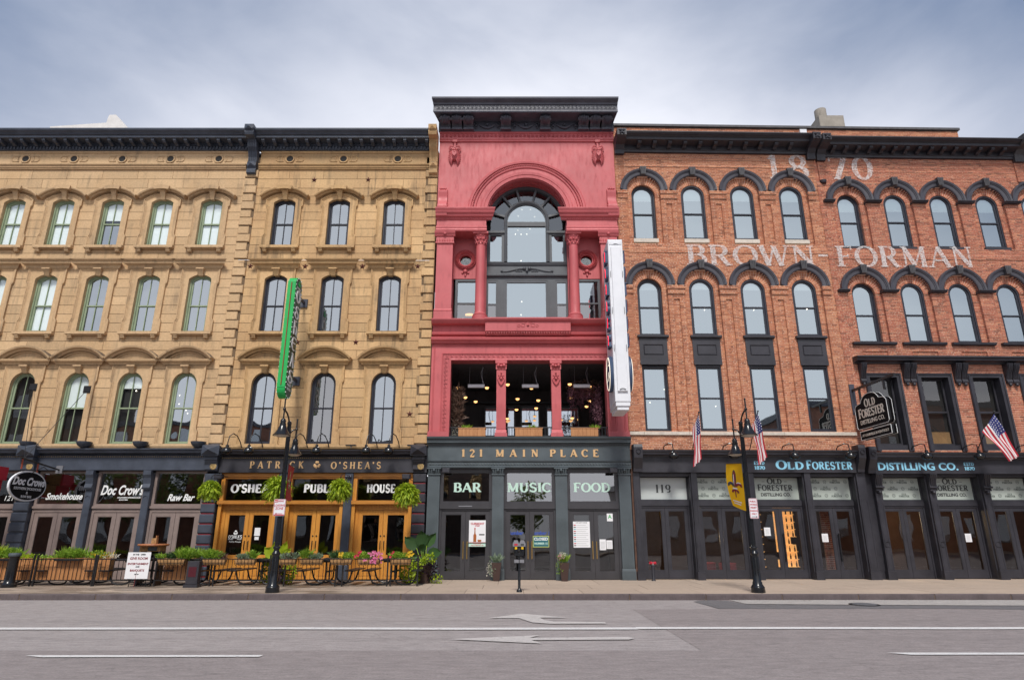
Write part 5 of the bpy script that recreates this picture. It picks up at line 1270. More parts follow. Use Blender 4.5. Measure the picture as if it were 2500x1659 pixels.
def voussoirs(rt, cx, cz, r0, r1, y, mat, name='arch_bricks'):
    m = MB(); n = int(math.pi*(r0+.1)/.078)
    for i in range(n):
        a0 = math.pi*(i+.08)/n; a1 = math.pi*(i+.92)/n
        for (ra, rb) in ((r0, r0+.108), (r0+.118, r0+.225), (r0+.235, r1)):
            V = [(cx+r_*math.cos(a), yy, cz+r_*math.sin(a)) for yy in (y-.006, y+.12) for r_ in (ra, rb) for a in (a0, a1)]
            m.raw(V, [(0,2,3,1),(0,1,5,4),(2,6,7,3),(0,4,6,2),(1,3,7,5)])
    o_ = m.build(name, mat, rt, kind='stuff')
    b = MB(); b.path(arc(cx, cz, r0+.003, 180, 0, 24), [(0, y+.12), (0, y), (r1-r0-.006, y), (r1-r0-.006, y+.12)]); b.build('arch_bed', M['mortar'], o_); return o_
def hood_arch(r0, r1, mat, parent, loc):
    w_ = r1-r0
    m = MB(); m.path(arc(0, 0, r0, 180, 0, 36), [(0, .12), (0, -.055), (w_*.12, -.075), (w_*.16, -.06), (w_*.55, -.075), (w_*.60, -.10), (w_*.68, -.105), (w_*.74, -.13), (w_*.97, -.15), (w_, -.14), (w_, 0)])
    return m.build('arch_hood', mat, parent, loc)
def iron_key(parent, loc, r1, r0):
    m = MB(); V = [(-.085,-.20,r0-.02),(.085,-.20,r0-.02),(.125,-.22,r1+.045),(-.125,-.22,r1+.045)]; V += [(x, 0, z) for x, _, z in V]
    m.raw(V, [(0,1,2,3),(1,5,6,2),(0,3,7,4),(4,5,1,0),(3,2,6,7)])
    for k in (-1, 0, 1): m.tube([(k*.05, -.20, r0), (k*.065, -.225, r1)], .018, 5)
    return m.build('keystone', M['slate_key'], parent, loc)
M['slate_key'] = paint('grey_key_paint', (.075, .073, .078), .6, .3, .5, 5)
YAW = 1.2
def brick_root(label):
    return thing('brick_building', label, 'building', (3.2, 22.0, 0), R(YAW))
def simple_cornice(rt, x0, x1, dz, mat, pitch=.605, first=.5):
    m = MB(); m.sweep([(y, z+dz) for y, z in [(.05,16.16),(-.10,16.17),(-.11,16.24),(-.14,16.26),(-.14,16.42),(-.50,16.46),(-.53,16.47),(-.53,16.57),(-.57,16.59),(-.60,16.61),(-.66,16.63),(-.68,16.66),(-.72,16.68),(-.72,16.72),(.5,16.74)]], x0, x1)
    c = m.build('cornice', mat, rt)
    me = MB().sweep([(-.141,16.28+dz),(-.22,16.28+dz),(-.30,16.33+dz),(-.42,16.35+dz),(-.47,16.40+dz),(-.47,16.452+dz),(-.141,16.43+dz),(-.141,16.28+dz)], -.07, .07).mesh('modillion', mat)
    x = x0+first
    while x < x1-.15: ob('modillion', me, c, (x, 0, 0)); x += pitch
    return c
def end_block(rt, xa, xb, dz, mat, zl=16.05):
    m = MB(); m.sweep([(0, zl+dz), (-.16, zl+dz), (-.18, 16.2+dz), (-.34, 16.34+dz), (-.66, 16.42+dz), (-.80, 16.48+dz), (-.80, 16.76+dz), (0, 16.76+dz), (0, zl+dz)], xa, xb)
    cx, cz = (xa+xb)/2, 16.60+dz
    for k in range(4):
        a = k*math.pi/2+.785; m.tube([(cx, -.80, cz), (cx+.10*math.cos(a), -.835, cz+.10*math.sin(a)), (cx+.15*math.cos(a), -.80, cz+.15*math.sin(a))], [.03, .035, .01], 6)
    m.ball((cx, -.81, cz), .035, 8, 5); m.path([(xa+.02, cz-.13), (xa+.02, cz+.13), (xb-.02, cz+.13), (xb-.02, cz-.13)], [(-.03, -.80), (-.03, -.815), (0, -.815), (0, -.80)], True)
    return m.build('end_console', mat, rt)
CH_ = M['charcoal']; HP = paint('hood_paint', (.062, .060, .074), .5, .15, .25, 3)

# ---- D
bD = brick_root('orange brick building with black arch hoods and a pale stone band, numbered 119')
colsD = [1.95, 3.90, 5.85, 7.79]; D0, D1 = .88, 8.87
W = Bricks(M['brick_o'], 21)
def circ_iv(cx, r_, cz, z):
    if z <= cz: return (cx-r_, cx+r_)
    h = z-cz; return None if h >= r_ else (cx-math.sqrt(r_*r_-h*h), cx+math.sqrt(r_*r_-h*h))
def faceD(z):
    iv = [(D0, D1)]
    for cx in colsD:
        if 12.20 < z < 14.43+.66: c = circ_iv(cx, .66, 14.43, z)
        elif 4.98 < z < 10.46+.66: c = circ_iv(cx, .66, 10.46, z)
        else: c = None
        if c: iv = cut(iv, *c)
    if 12.35 < z < 13.89 or 4.98 < z < 9.95:
        for a in (2.925, 4.875, 6.82): iv = cut(iv, a-.11, a+.11)
    return iv
W.wall(faceD, 4.34, 16.2, 0)
def slotD(z): return [(a-.11, a+.11) for a in (2.925, 4.875, 6.82)] if (12.35 < z < 13.89 or 4.98 < z < 9.95) else []
W.wall(slotD, 4.98, 13.89, .05, .08)
def recD(z):
    o_ = []
    for cx in colsD:
        if 12.20 < z < 14.29 or 4.98 < z < 10.31:
            o_ += [(cx-.66, cx-.462), (cx+.462, cx+.66)]
            if 12.20 < z < 12.26: o_ += []
    return o_
W.wall(recD, 4.98, 14.29, .10, .25)
for zc, zt in ((14.10, 14.42), (10.12, 10.45)):      # corbelled pier caps
    for a, b in [(D0, colsD[0]-.62)] + [(colsD[i]+.62, colsD[i+1]-.62) for i in range(3)] + [(colsD[3]+.62, D1-.1)]:
        W.wall(lambda z, a=a, b=b: [(a, b)], zt-.145, zt, -.10, .11); W.wall(lambda z, a=a, b=b: [(a+.03, b-.03)], zc, zt-.14, -.055, .06)
W.wall(lambda z: [(D0, D1)], 11.78, 11.98, -.026, .03); W.wall(lambda z: [(D0, D1)], 15.79, 15.87, -.026, .03); W.wall(lambda z: [(D0, D1)], 15.5, 15.58, -.026, .03)
W.wall(lambda z: [(D0, 1.22)], 4.98, 16.1, -.02, .025)
W.wall(lambda z: [(D0+.05, 15.55)], 16.70, 17.78, .6, .1)
W.finish(bD)
MB().box(D0, 15.62, .52, .9, 17.78, 17.88).build('parapet_cap', M['slate_key'], bD)
MB().box(D0, D1, .33, .5, 4.3, 16.9).build('dark_backing', M['room'], bD); MB().box(D0, D1, .9, 14, 16.5, 17.6).build('roof', M['concrete_dark'], bD)  # the dark sheet gives the upper panes their room shade
simple_cornice(bD, 1.27, 8.62, -.05, CH_, .605, .55); end_block(bD, .88, 1.25, -.05, CH_); end_block(bD, 8.58, 8.90, -.10, CH_, 15.95)
hm = hood_arch(.66, .925, HP, bD, (colsD[0], 0, 14.43)); ik = iron_key(bD, (colsD[0], 0, 14.43), .925, .66)
for cx in colsD:
    for zc in (14.43, 10.46):
        if not (cx == colsD[0] and zc == 14.43): ob('arch_hood', hm.data, bD, (cx, 0, zc)); ob('keystone', ik.data, bD, (cx, 0, zc))
        voussoirs(bD, cx, zc-.14, .462, .80, .10, M['brick_o'])
DF = M['dark_frame']
pD = {}
def sashD(kind, cx, rt, key, mk):
    if key not in pD: pD[key] = mk()
    else: copy_tree(pD[key], rt, (cx, 0, pD[key].location.z))
for i, cx in enumerate(colsD):
    sashD('A', cx, bD, 'DA', lambda: sash('window', .92, 14.28-12.40, .46, 1.12, DF, GU, bD, (cx, .08, 12.40), False, .12, 1.72))
    sashD('B', cx, bD, 'DB', lambda: sash('window', .92, 10.31-8.53, .46, 1.13, DF, GU, bD, (cx, .08, 8.53), False, .12, 1.85))
    sashD('C', cx, bD, 'DC', lambda: sash('window', .94, 7.40-5.02, 0, 1.19, DF, GU, bD, (cx, .08, 5.02), False, .12))
    MB().box(cx-.48, cx+.48, .03, .25, 12.25, 12.40).build('window_sill', M['lime'], bD)
    q = MB(); q.box(cx-.51, cx+.51, .06, .25, 7.42, 8.42); q.sweep([(.06, 8.42), (-.0, 8.42), (-.03, 8.45), (-.03, 8.52), (.2, 8.53)], cx-.57, cx+.57)
    q.path([(cx-.36, 7.80), (cx-.36, 8.18), (cx+.36, 8.18), (cx+.36, 7.80)], [(-.035, .06), (-.03, .045), (-.01, .03), (.0, .06)], True); q.box(cx-.51, cx+.51, .04, .059, 7.42, 7.60)
    q.build('spandrel_panel', CH_, bD)
q = MB(); xs = [D0-.02, 1.4, 2.98, 4.6, 6.3, 7.9, D1]
for a, b in zip(xs[:-1], xs[1:]): MB().cham(a+.003, b-.003, -.07, .1, 4.86, 4.98, .01).build('stone_band', M['lime'], bD)
serif(bD, '18', 6.92, 8.60, 15.02, 1.06, -.036, M['whitewash'], 'painted_lettering', True, T=.17, t=.09, dep=.002, sh=.065, wf=1.2)
serif(bD, 'BROWN', 3.40, 8.35, 11.28, .84, -.036, M['whitewash'], 'painted_lettering', True, T=.17, t=.07, dep=.002, sh=.06)
MB().box(8.48, 8.84, -.042, -.036, 11.68, 11.76).build('painted_lettering', M['whitewash'], bD)
# ---- E
bE = brick_root('red brick building with black arch hoods, iron cornices and the right-hand distillery shop front')
colsE = [10.05, 11.90, 13.73, 15.58, 17.43]; colsEC = [10.15, 12.02, 13.90, 15.77, 17.64]; E0, E1 = 8.87, 19.2
W = Bricks(M['brick_r'], 33)
def faceE(z):
    iv = [(E0, E1)]
    for cx in colsE:
        if 12.02 < z < 14.08+.66: c = circ_iv(cx, .66, 14.08, z)
        elif 8.26 < z < 10.32+.66: c = circ_iv(cx, .66, 10.32, z)
        elif 7.78 < z < 7.98: c = (cx-.47, cx+.47)
        else: c = None
        if c: iv = cut(iv, *c)
    if 4.34 < z < 7.02:
        for cx in colsEC: iv = cut(iv, cx-.60, cx+.60)
    return iv
W.wall(faceE, 4.28, 16.1, 0)
W.wall(lambda z: [(cx-.47, cx+.47) for cx in colsE], 7.78, 7.98, .04, .08)
def recE(z): return [t_ for cx in colsE for t_ in ((cx-.66, cx-.442), (cx+.442, cx+.66))] if (12.02 < z < 13.98 or 8.26 < z < 10.22) else []
W.wall(recE, 8.26, 13.98, .10, .25)
W.wall(lambda z: [(E0, E1)], 11.60, 11.80, -.026, .03)
W.wall(lambda z: [(9.0, 9.26), (17.0, 17.35)], 14.95, 16.0, -.05, .055)
W.wall(lambda z: [(E0, 9.08)], 4.98, 14.9, -.02, .025)
for zz in (15.35, 15.55, 15.75): W.wall(lambda z: [(9.3, 17.0)], zz, zz+.07, -.012, .017)
W.finish(bE)
MB().box(E0, E1, .36, .5, 4.3, 16.9).build('dark_backing', M['room'], bE); MB().box(E0, E1, .9, 14, 16.0, 16.6).build('roof', M['concrete_dark'], bE)  # dark sheet, room shade put into its colour
simple_cornice(bE, 9.32, 17.0, -.17, CH_, .49, .25); end_block(bE, 8.96, 9.30, -.15, CH_, 15.95); end_block(bE, 17.0, 17.40, -.05, M['slate_key'], 15.9)
simple_cornice(bE, 17.40, E1, -.25, CH_, .49, .3)
for cx in (9.13, 17.17): MB().lathe([(.0001, 0), (.10, .03), (.13, .1), (.13, .14), (.0001, .14)], (cx, -.02, 14.82), 12).build('corbel', CH_, bE, smooth=True)
hmE = hood_arch(.66, .92, HP, bE, (colsE[0], 0, 14.08))
for cx in colsE:
    for zc in (14.08, 10.32):
        if not (cx == colsE[0] and zc == 14.08): ob('arch_hood', hmE.data, bE, (cx, 0, zc))
        ob('keystone', ik.data, bE, (cx, 0, zc)); voussoirs(bE, cx, zc-.10, .442, .78, .10, M['brick_r'])
        q = MB(); q.sweep([(.1, -.09), (-.16, -.08), (-.18, -.02), (-.18, 0), (.1, .005)], -.33+.93, .93+.02) if 0 else None
for zc in (14.08, 10.32):
    for a, b in [(9.0, colsE[0]-.62)] + [(colsE[i]+.62, colsE[i+1]-.62) for i in range(4)]:
        q = MB(); q.sweep([(.1, zc-.10), (-.12, zc-.09), (-.14, zc-.05), (-.18, zc-.04), (-.18, zc-.002), (.1, zc-.002)], a, b); q.build('impost', CH_, bE)
for i, cx in enumerate(colsE):
    sashD('A', cx, bE, 'EA', lambda: sash('window', .88, 13.98-12.14, .44, 1.10, DF, GU, bE, (cx, .08, 12.14), False, .12, 1.60))
    sashD('B', cx, bE, 'EB', lambda: sash('window', .88, 10.22-8.30, .44, 1.10, DF, GU, bE, (cx, .08, 8.30), False, .12))
    MB().box(cx-.50, cx+.50, .0, .25, 12.02, 12.14).build('window_sill', CH_, bE)
    q = MB(); q.sweep([(.2, 8.17), (-.10, 8.17), (-.13, 8.20), (-.14, 8.27), (.2, 8.30)], cx-.80, cx+.80); q.build('window_sill', CH_, bE)
q = MB(); q.sweep([(0, 7.46), (-.10, 7.46), (-.12, 7.50), (-.30, 7.54), (-.31, 7.60), (-.37, 7.64), (-.37, 7.69), (0, 7.72)], 9.16, E1); q.build('belt_cornice', CH_, bE)
con = MB(); con.sweep([(0, 6.76), (-.10, 6.76), (-.12, 6.82), (-.08, 6.9), (-.12, 6.98), (-.16, 7.15), (-.26, 7.30), (-.28, 7.455), (0, 7.455), (0, 6.76)], -.10, .10)
for k in (-1, 0, 1): con.tube([(k*.055, -.11, 6.95), (k*.055, -.17, 7.13), (k*.055, -.28, 7.30), (k*.055, -.30, 7.44)], .022, 5)
con.ball((0, -.09, 6.70), .06, 8, 6); me = con.mesh('console_bracket', CH_, 45)
for x in (9.41, 10.98, 11.22, 12.85, 13.09, 14.72, 14.96, 16.6, 16.84): ob('console_bracket', me, bE, (x, 0, 0))
for i, cx in enumerate(colsEC):
    q = MB(); ring_rect(q, cx-.66, cx+.66, 4.33, 7.12, .17, .17, .0, .15, -.05, .34); q.box(cx-.49, cx+.49, .02, .34, 4.33, 4.55)
    q.path([(cx-.645, 4.34), (cx-.645, 7.105), (cx+.645, 7.105), (cx+.645, 4.34)], [(-.06, -.05), (-.05, -.075), (0, -.085), (.02, -.05)])
    cs = q.build('window_casing', CH_, bE)
    q = MB(); ring_rect(q, cx-.48, cx+.48, 4.55, 6.96, .06, .06, .08, .06, .24, .30); q.box(cx-.42, cx+.42, .22, .30, 5.72, 5.78); q.build('sash', CH_, cs)
    quad_pane(cx-.42, cx+.42, 4.63, 5.72, .28).build('pane', GLo, cs); quad_pane(cx-.42, cx+.42, 5.78, 6.9, .27).build('pane', GLo, cs)
    if i in (1, 2): quad_pane(cx-.40, cx+.40, 4.6, 5.05, .31).build('brown_pane', paint('warm_inner_wall', (.42, .26, .12), .9, .3, .2, 2, 0, 0), cs)  # warm brown pane behind the lower glass of two windows
serif(bE, '70', 9.40, 11.20, 15.02, 1.05, -.036, M['whitewash'], 'painted_lettering', True, T=.17, t=.09, dep=.002, sh=.065, wf=1.25)
serif(bE, 'FORMAN', 9.15, 14.46, 11.27, .86, -.036, M['whitewash'], 'painted_lettering', True, T=.17, t=.07, dep=.002, sh=.06)
# ---- black shop fronts of D and E
def dist_logo(rt, cx, z0, s_, y, mat, name='lettering', big=True):
    serif(rt, 'OLD', cx-.26*s_, cx+.26*s_, z0+.42*s_, .17*s_, y, mat, name, True, T=.24, t=.13, dep=.002, sh=.1, caps=[1.15, 1, 1])
    serif(rt, 'FORESTER', cx-.62*s_, cx+.62*s_, z0+.19*s_, .19*s_, y, mat, name, True, T=.24, t=.13, dep=.002, sh=.1, caps=[1.12]+[1]*7)
    if big:
        txt(rt, 'DISTILLING CO.', cx, z0, y, .15*s_, mat, name, off=.006*s_, ext=.001)
        for sg in (-1, 1): MB().box(cx+sg*.40*s_-.05*s_, cx+sg*.40*s_+.05*s_, y-.002, y, z0+.49*s_, z0+.505*s_).build('rule', mat, rt)
film = newmat('frosted_film'); fb = film[2]; fb.inputs['Base Color'].default_value = (.42, .47, .43, 1); fb.inputs['Roughness'].default_value = .28; fb.inputs['Coat Weight'].default_value = .8; fb.inputs['Coat Roughness'].default_value = .06
M['film'] = film[0]
M['film_white'] = plain('white_film', (.50, .54, .53), .25); M['film_white'].node_tree.nodes['Principled BSDF'].inputs['Coat Weight'].default_value = .8
def small_logo_mesh():
    pass
smallL = None
def pattern(tw, xa, xb, y, z0=2.74, z1=3.44, shift=0.0):
    """repeat of the little distillery mark printed on the film, cut at the glass edge"""
    global smallL
    if smallL is None:
        J = MB()
        def add(text, w0, w1, zz, h):
            ws = [GL[c][0]*h for c in text]; gap = (w1-w0-sum(ws))/(len(text)-1); x = w0
            for c, wd in zip(text, ws):
                g = glyph(c, .26, .15, .002/h, .11, n=10); J.raw([(a*h+x, b*h, d*h+zz) for a, b, d in g.v], g.f); x += wd+gap
        add('OLD', -.075, .075, .075, .055); add('FORESTER', -.18, .18, 0, .062); smallL = J.mesh('film_mark', M['grey_print'])
        Q = MB(); Q.path(arc(0, 0, .052, 180, -180, 16)[:-1], [(-.006, 0), (-.006, -.002), (.006, -.002), (.006, 0)], True); Q.box(-.03, .03, -.002, 0, -.008, .008); pattern.seal = Q.mesh('film_seal', M['grey_print'])
    for j, z in enumerate((2.80, 3.03, 3.26)):
        x = xa+.25-(.36 if j % 2 else 0)+shift
        while x < xb+.1:
            if xa+.18 < x < xb-.18: ob('film_mark', smallL, tw, (x, y, z))
            if xa+.06 < x+.36 < xb-.06: ob('film_seal', pattern.seal, tw, (x+.36, y, z+.05))
            x += .72
def store_bay(rt, xa, xb, style, z0=KZ+.02, hnd=None, shift=0):
    y = .30
    q = MB(); q.box(xa, xa+.04, .02, y+.1, z0, 3.58); q.box(xb-.04, xb, .02, y+.1, z0, 3.58); q.box(xa+.04, xb-.04, .05, y+.1, 3.47, 3.58); rv = q.build('recess', CH_, rt)
    a, b = xa+.04, xb-.04
    q = MB(); ring_rect(q, a, b, 2.66, 3.469, .03, .03, .05, .03, y, y+.1); q.box(a, b, y-.03, y+.1, 2.50, 2.659); tw = q.build('transom_window', CH_, rt)
    fm = M['film_white'] if style == '119' else M['film']; quad_pane(a+.03, b-.03, 2.71, 3.439, y+.06).build('film', fm, tw)
    cx = (a+b)/2
    if style == '119': serif(tw, '119', cx-.27, cx+.27, 2.94, .27, y+.055, M['dark_print'], 'lettering', True, T=.20, t=.06, dep=.002, sh=.05, wf=1.1)
    elif style == 'logo': dist_logo(tw, cx, 2.83, .98, y+.055, M['dark_print'])
    else: pattern(tw, a+.03, b-.03, y+.058, shift=shift)
    q = MB(); q.box(a, a+.05, y, y+.1, z0, 2.499); q.box(b-.05, b, y, y+.1, z0, 2.499); q.box(a+.05, b-.05, y, y+.1, 2.44, 2.499); q.build('door_frame', CH_, rt)
    leaf_door(rt, a+.055, cx-.004, z0, 2.435, y+.02, CH_, GLo, .11, .26, .10, 'bar' if hnd == 'l' else None, cx-.06, hz=1.15)
    leaf_door(rt, cx+.004, b-.055, z0, 2.435, y+.02, CH_, GLo, .11, .26, .10, 'bar' if hnd == 'r' else None, cx+.06, hz=1.15)
def store_front(rt, x0, x1, zf=(3.59, 4.11), zt=4.34):
    f = MB().box(x0, x1, -.10, .3, zf[0], zf[1]).build('fascia', CH_, rt)
    q = MB(); q.sweep([(.1, zf[1]), (-.14, zf[1]), (-.16, zf[1]+.04), (-.30, zf[1]+.06), (-.32, zf[1]+.13), (-.35, zf[1]+.16), (-.36, zt-.02), (.0, zt+.02)], x0, x1); q.build('shop_cornice', CH_, rt)
    return f
fD = store_front(bD, .92, 8.72); fE = store_front(bE, 9.10, E1, (3.56, 4.04), 4.27)
for a, b in ((.92, 1.13), (2.90, 3.09), (4.83, 5.05), (6.80, 7.01), (8.60, 8.90)):
    q = MB().box(a, b, -.06, .32, KZ, 3.59); q.box(a-.03, b+.03, -.10, .3, KZ+.001, .40); q.box(a+.035, a+.05, -.07, -.06, .5, 2.7); q.box(b-.05, b-.035, -.07, -.06, .5, 2.7); q.box(a+.05, b-.05, -.07, -.06, 2.685, 2.7); q.build('pilaster', CH_, bD)
def iron_block(rt, a, b, zl, zt=4.50):
    m = MB(); m.sweep([(0, zl), (-.18, zl), (-.20, zl+.1), (-.40, zl+.45), (-.44, zt-.1), (-.40, zt), (0, zt), (0, zl)], a, b)
    m.path(arc((a+b)/2, zt-.24, .075, 180, -180, 12)[:-1], [(-.01, -.42), (0, -.455), (.012, -.42)], True); return m.build('cornice_block', CH_, rt)
iron_block(bD, .92, 1.22, 3.60); iron_block(bD, 8.62, 8.86, 3.60); iron_block(bE, 8.98, 9.24, 3.56, 4.44)
for k, (cx, w_) in enumerate(((9.30, .23), (11.165, .23), (13.04, .24), (14.91, .24), (16.78, .24))):
    q = MB().box(cx-w_/2, cx+w_/2, -.06, .32, KZ, 3.56); q.box(cx-w_/2-.03, cx+w_/2+.03, -.10, .3, KZ+.001, .42); q.box(cx-w_/2+.03, cx-w_/2+.045, -.07, -.06, .5, 2.6); q.box(cx+w_/2-.045, cx+w_/2-.03, -.07, -.06, .5, 2.6)
    q.path(arc(cx, 1.25, .09, 180, -180, 20)[:-1], [(-.01, -.06), (0, -.08), (.012, -.06)], True); p = q.build('pilaster', CH_, bE)
    c = MB(); c.sweep([(-.06, 2.98), (-.14, 2.98), (-.15, 3.03), (-.10, 3.08), (-.16, 3.12), (-.14, 3.2), (-.18, 3.35), (-.26, 3.45), (-.27, 3.56), (-.06, 3.56), (-.06, 2.98)], cx-.12, cx+.12)
    for j in (-1, 0, 1): c.tube([(cx+j*.065, -.16, 3.15), (cx+j*.065, -.21, 3.35), (cx+j*.065, -.28, 3.52)], .025, 5)
    c.tube([(cx-.15, -.16, 3.10), (cx+.15, -.16, 3.10)], .035, 8); c.ball((cx, -.13, 2.93), .06, 8, 5); c.build('console_bracket', CH_, p, smooth=45)
for (a, b), st, hn in zip(((1.13, 2.90), (3.09, 4.83), (5.05, 6.80), (7.01, 8.60)), ('119', 'pat', 'logo', 'pat'), (None, None, 'r', 'r')): store_bay(bD, a, b, st, hnd=hn)
for (a, b), st in zip(((9.42, 11.05), (11.28, 12.92), (13.16, 14.79), (15.03, 16.66)), ('pat', 'logo', 'pat', 'logo')): store_bay(bE, a, b, st, shift=-.05)
MB().box(9.24, 9.42, -.02, .3, KZ, 3.5).box(16.9, E1, .0, .3, KZ, 3.56).build('shop_wall', CH_, bE)
serif(fD, 'ESTD', 5.10, 5.46, 3.855, .105, -.10, M['sky_blue'], 'lettering', True, T=.24, t=.14, dep=.004, sh=.1)
serif(fD, '1870', 5.10, 5.46, 3.69, .115, -.10, M['sky_blue'], 'lettering', True, T=.24, t=.14, dep=.004, sh=.1)
serif(fD, 'OLD', 5.86, 6.80, 3.70, .25, -.10, M['sky_blue'], 'letter', T=.22, t=.15, dep=.006, sh=.1, caps=[1.18, 1, 1])
serif(fD, 'FORESTER', 6.90, 8.50, 3.70, .25, -.10, M['sky_blue'], 'letter', T=.22, t=.15, dep=.006, sh=.1, caps=[1.18]+[1]*7)
txt(fE, 'DISTILLING CO.', 10.78, 3.685, -.102, .345, M['sky_blue'], off=.011, sx=1.12, ext=.004, sp=1.03)
serif(fE, 'ESTD', 12.40, 12.75, 3.835, .10, -.10, M['sky_blue'], 'lettering', True, T=.24, t=.14, dep=.004, sh=.1)
serif(fE, '1870', 12.40, 12.75, 3.68, .11, -.10, M['sky_blue'], 'lettering', True, T=.24, t=.14, dep=.004, sh=.1)
MB().box(8.6, 9.45, .10, .6, KZ, 4.4).build('party_wall', CH_, bD); MB().box(.9, 8.8, .301, .75, 3.54, 3.7).build('soffit', CH_, bD); MB().box(9.1, E1, .301, .75, 3.50, 3.65).build('soffit', CH_, bE)
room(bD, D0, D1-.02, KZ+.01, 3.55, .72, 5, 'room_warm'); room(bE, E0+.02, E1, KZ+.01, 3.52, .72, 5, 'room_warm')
recentre(bD, 4.9); recentre(bE, 13.0)
# ================================================================== street furniture and signs
def bw(xl, y=0.0, z=0.0):          # brick front coordinates -> world
    c, s_ = math.cos(R(YAW)), math.sin(R(YAW)); return (3.2+xl*c-y*s_, 22+xl*s_+y*c, z)
GBk = M['gloss_black']
# ---- street lamps
def street_lamp(label, x, y, side):
    t = thing('street_lamp', label, 'street lamp', (x, y, KZ), 0, 'twin-headed street lamps on the pavement')
    q = MB(); q.lathe([(.0001,0),(.175,0),(.18,.03),(.17,.10),(.175,.13),(.15,.17),(.125,.20),(.118,.26),(.105,.28),(.10,.55),(.095,.86),(.088,.90),(.10,.93),(.11,.96),(.085,1.0),(.07,1.03),(.068,1.06),(.095,1.10),(.09,1.13),(.065,1.15),(.0001,1.15)], (0,0,0), 16)
    q.build('base', GBk, t, smooth=True)
    q = MB(); q.lathe([(.0001,1.14),(.058,1.14),(.052,4.36),(.06,4.37),(.06,4.42),(.02,4.46),(.0001,4.46)], (0,0,0), 16)
    for k in range(10):
        a = k*math.pi/5; q.tube([(.056*math.cos(a), .056*math.sin(a), 1.2), (.050*math.cos(a), .050*math.sin(a), 4.3)], .009, 4)
    q.build('pole', GBk, t, smooth=50)
    for (dy, zr, r_) in ((-.50, 3.98, .235), (.62, 3.60, .215)):
        sg = -1 if dy < 0 else 1; zt = zr+.70
        q = MB(); q.tube([(0, 0, zr+.28)] + [(0, dy*(1-math.cos(R(a))), zr+.28+.42*math.sin(R(a))) for a in (20, 40, 60, 80, 90)], .024, 8); q.ball((0, dy, zr+.72), .045, 8, 6)
        q.tube([(0, dy, zr+.36), (0, dy, zr+.98)], .022, 8); q.ball((0, dy, zr+1.0), .03, 8, 5); arm = q.build('arm', GBk, t, smooth=50)
        q = MB(); q.lathe([(r_, 0), (r_*1.02, .012), (r_*.93, .03), (r_*.62, .13), (r_*.40, .25), (r_*.36, .28), (.085, .30), (.085, .33), (.07, .34), (.075, .40), (.06, .43), (.045, .46), (.025, .47), (.0001, .47)], (0, dy, zr), 24)
        sh = q.build('lamp_shade', GBk, t, smooth=True)
        q = MB(); q.lathe([(.0001, -.045), (r_*.5, -.035), (r_*.86, .0), (r_*.86, .01), (.0001, .012)], (0, dy, zr), 20); q.build('lens', plain('lamp_lens', (.45, .42, .36), .3) if 'lens' not in M else M['lens'], sh, smooth=True)
    return t
M['lens'] = plain('lamp_lens', (.42, .38, .32), .3)
street_lamp('black twin-headed street lamp standing before the oak pub front', -6.20, 17.55, -1)
street_lamp('black twin-headed street lamp standing before the distillery shop front', 6.37, 17.55, 1)
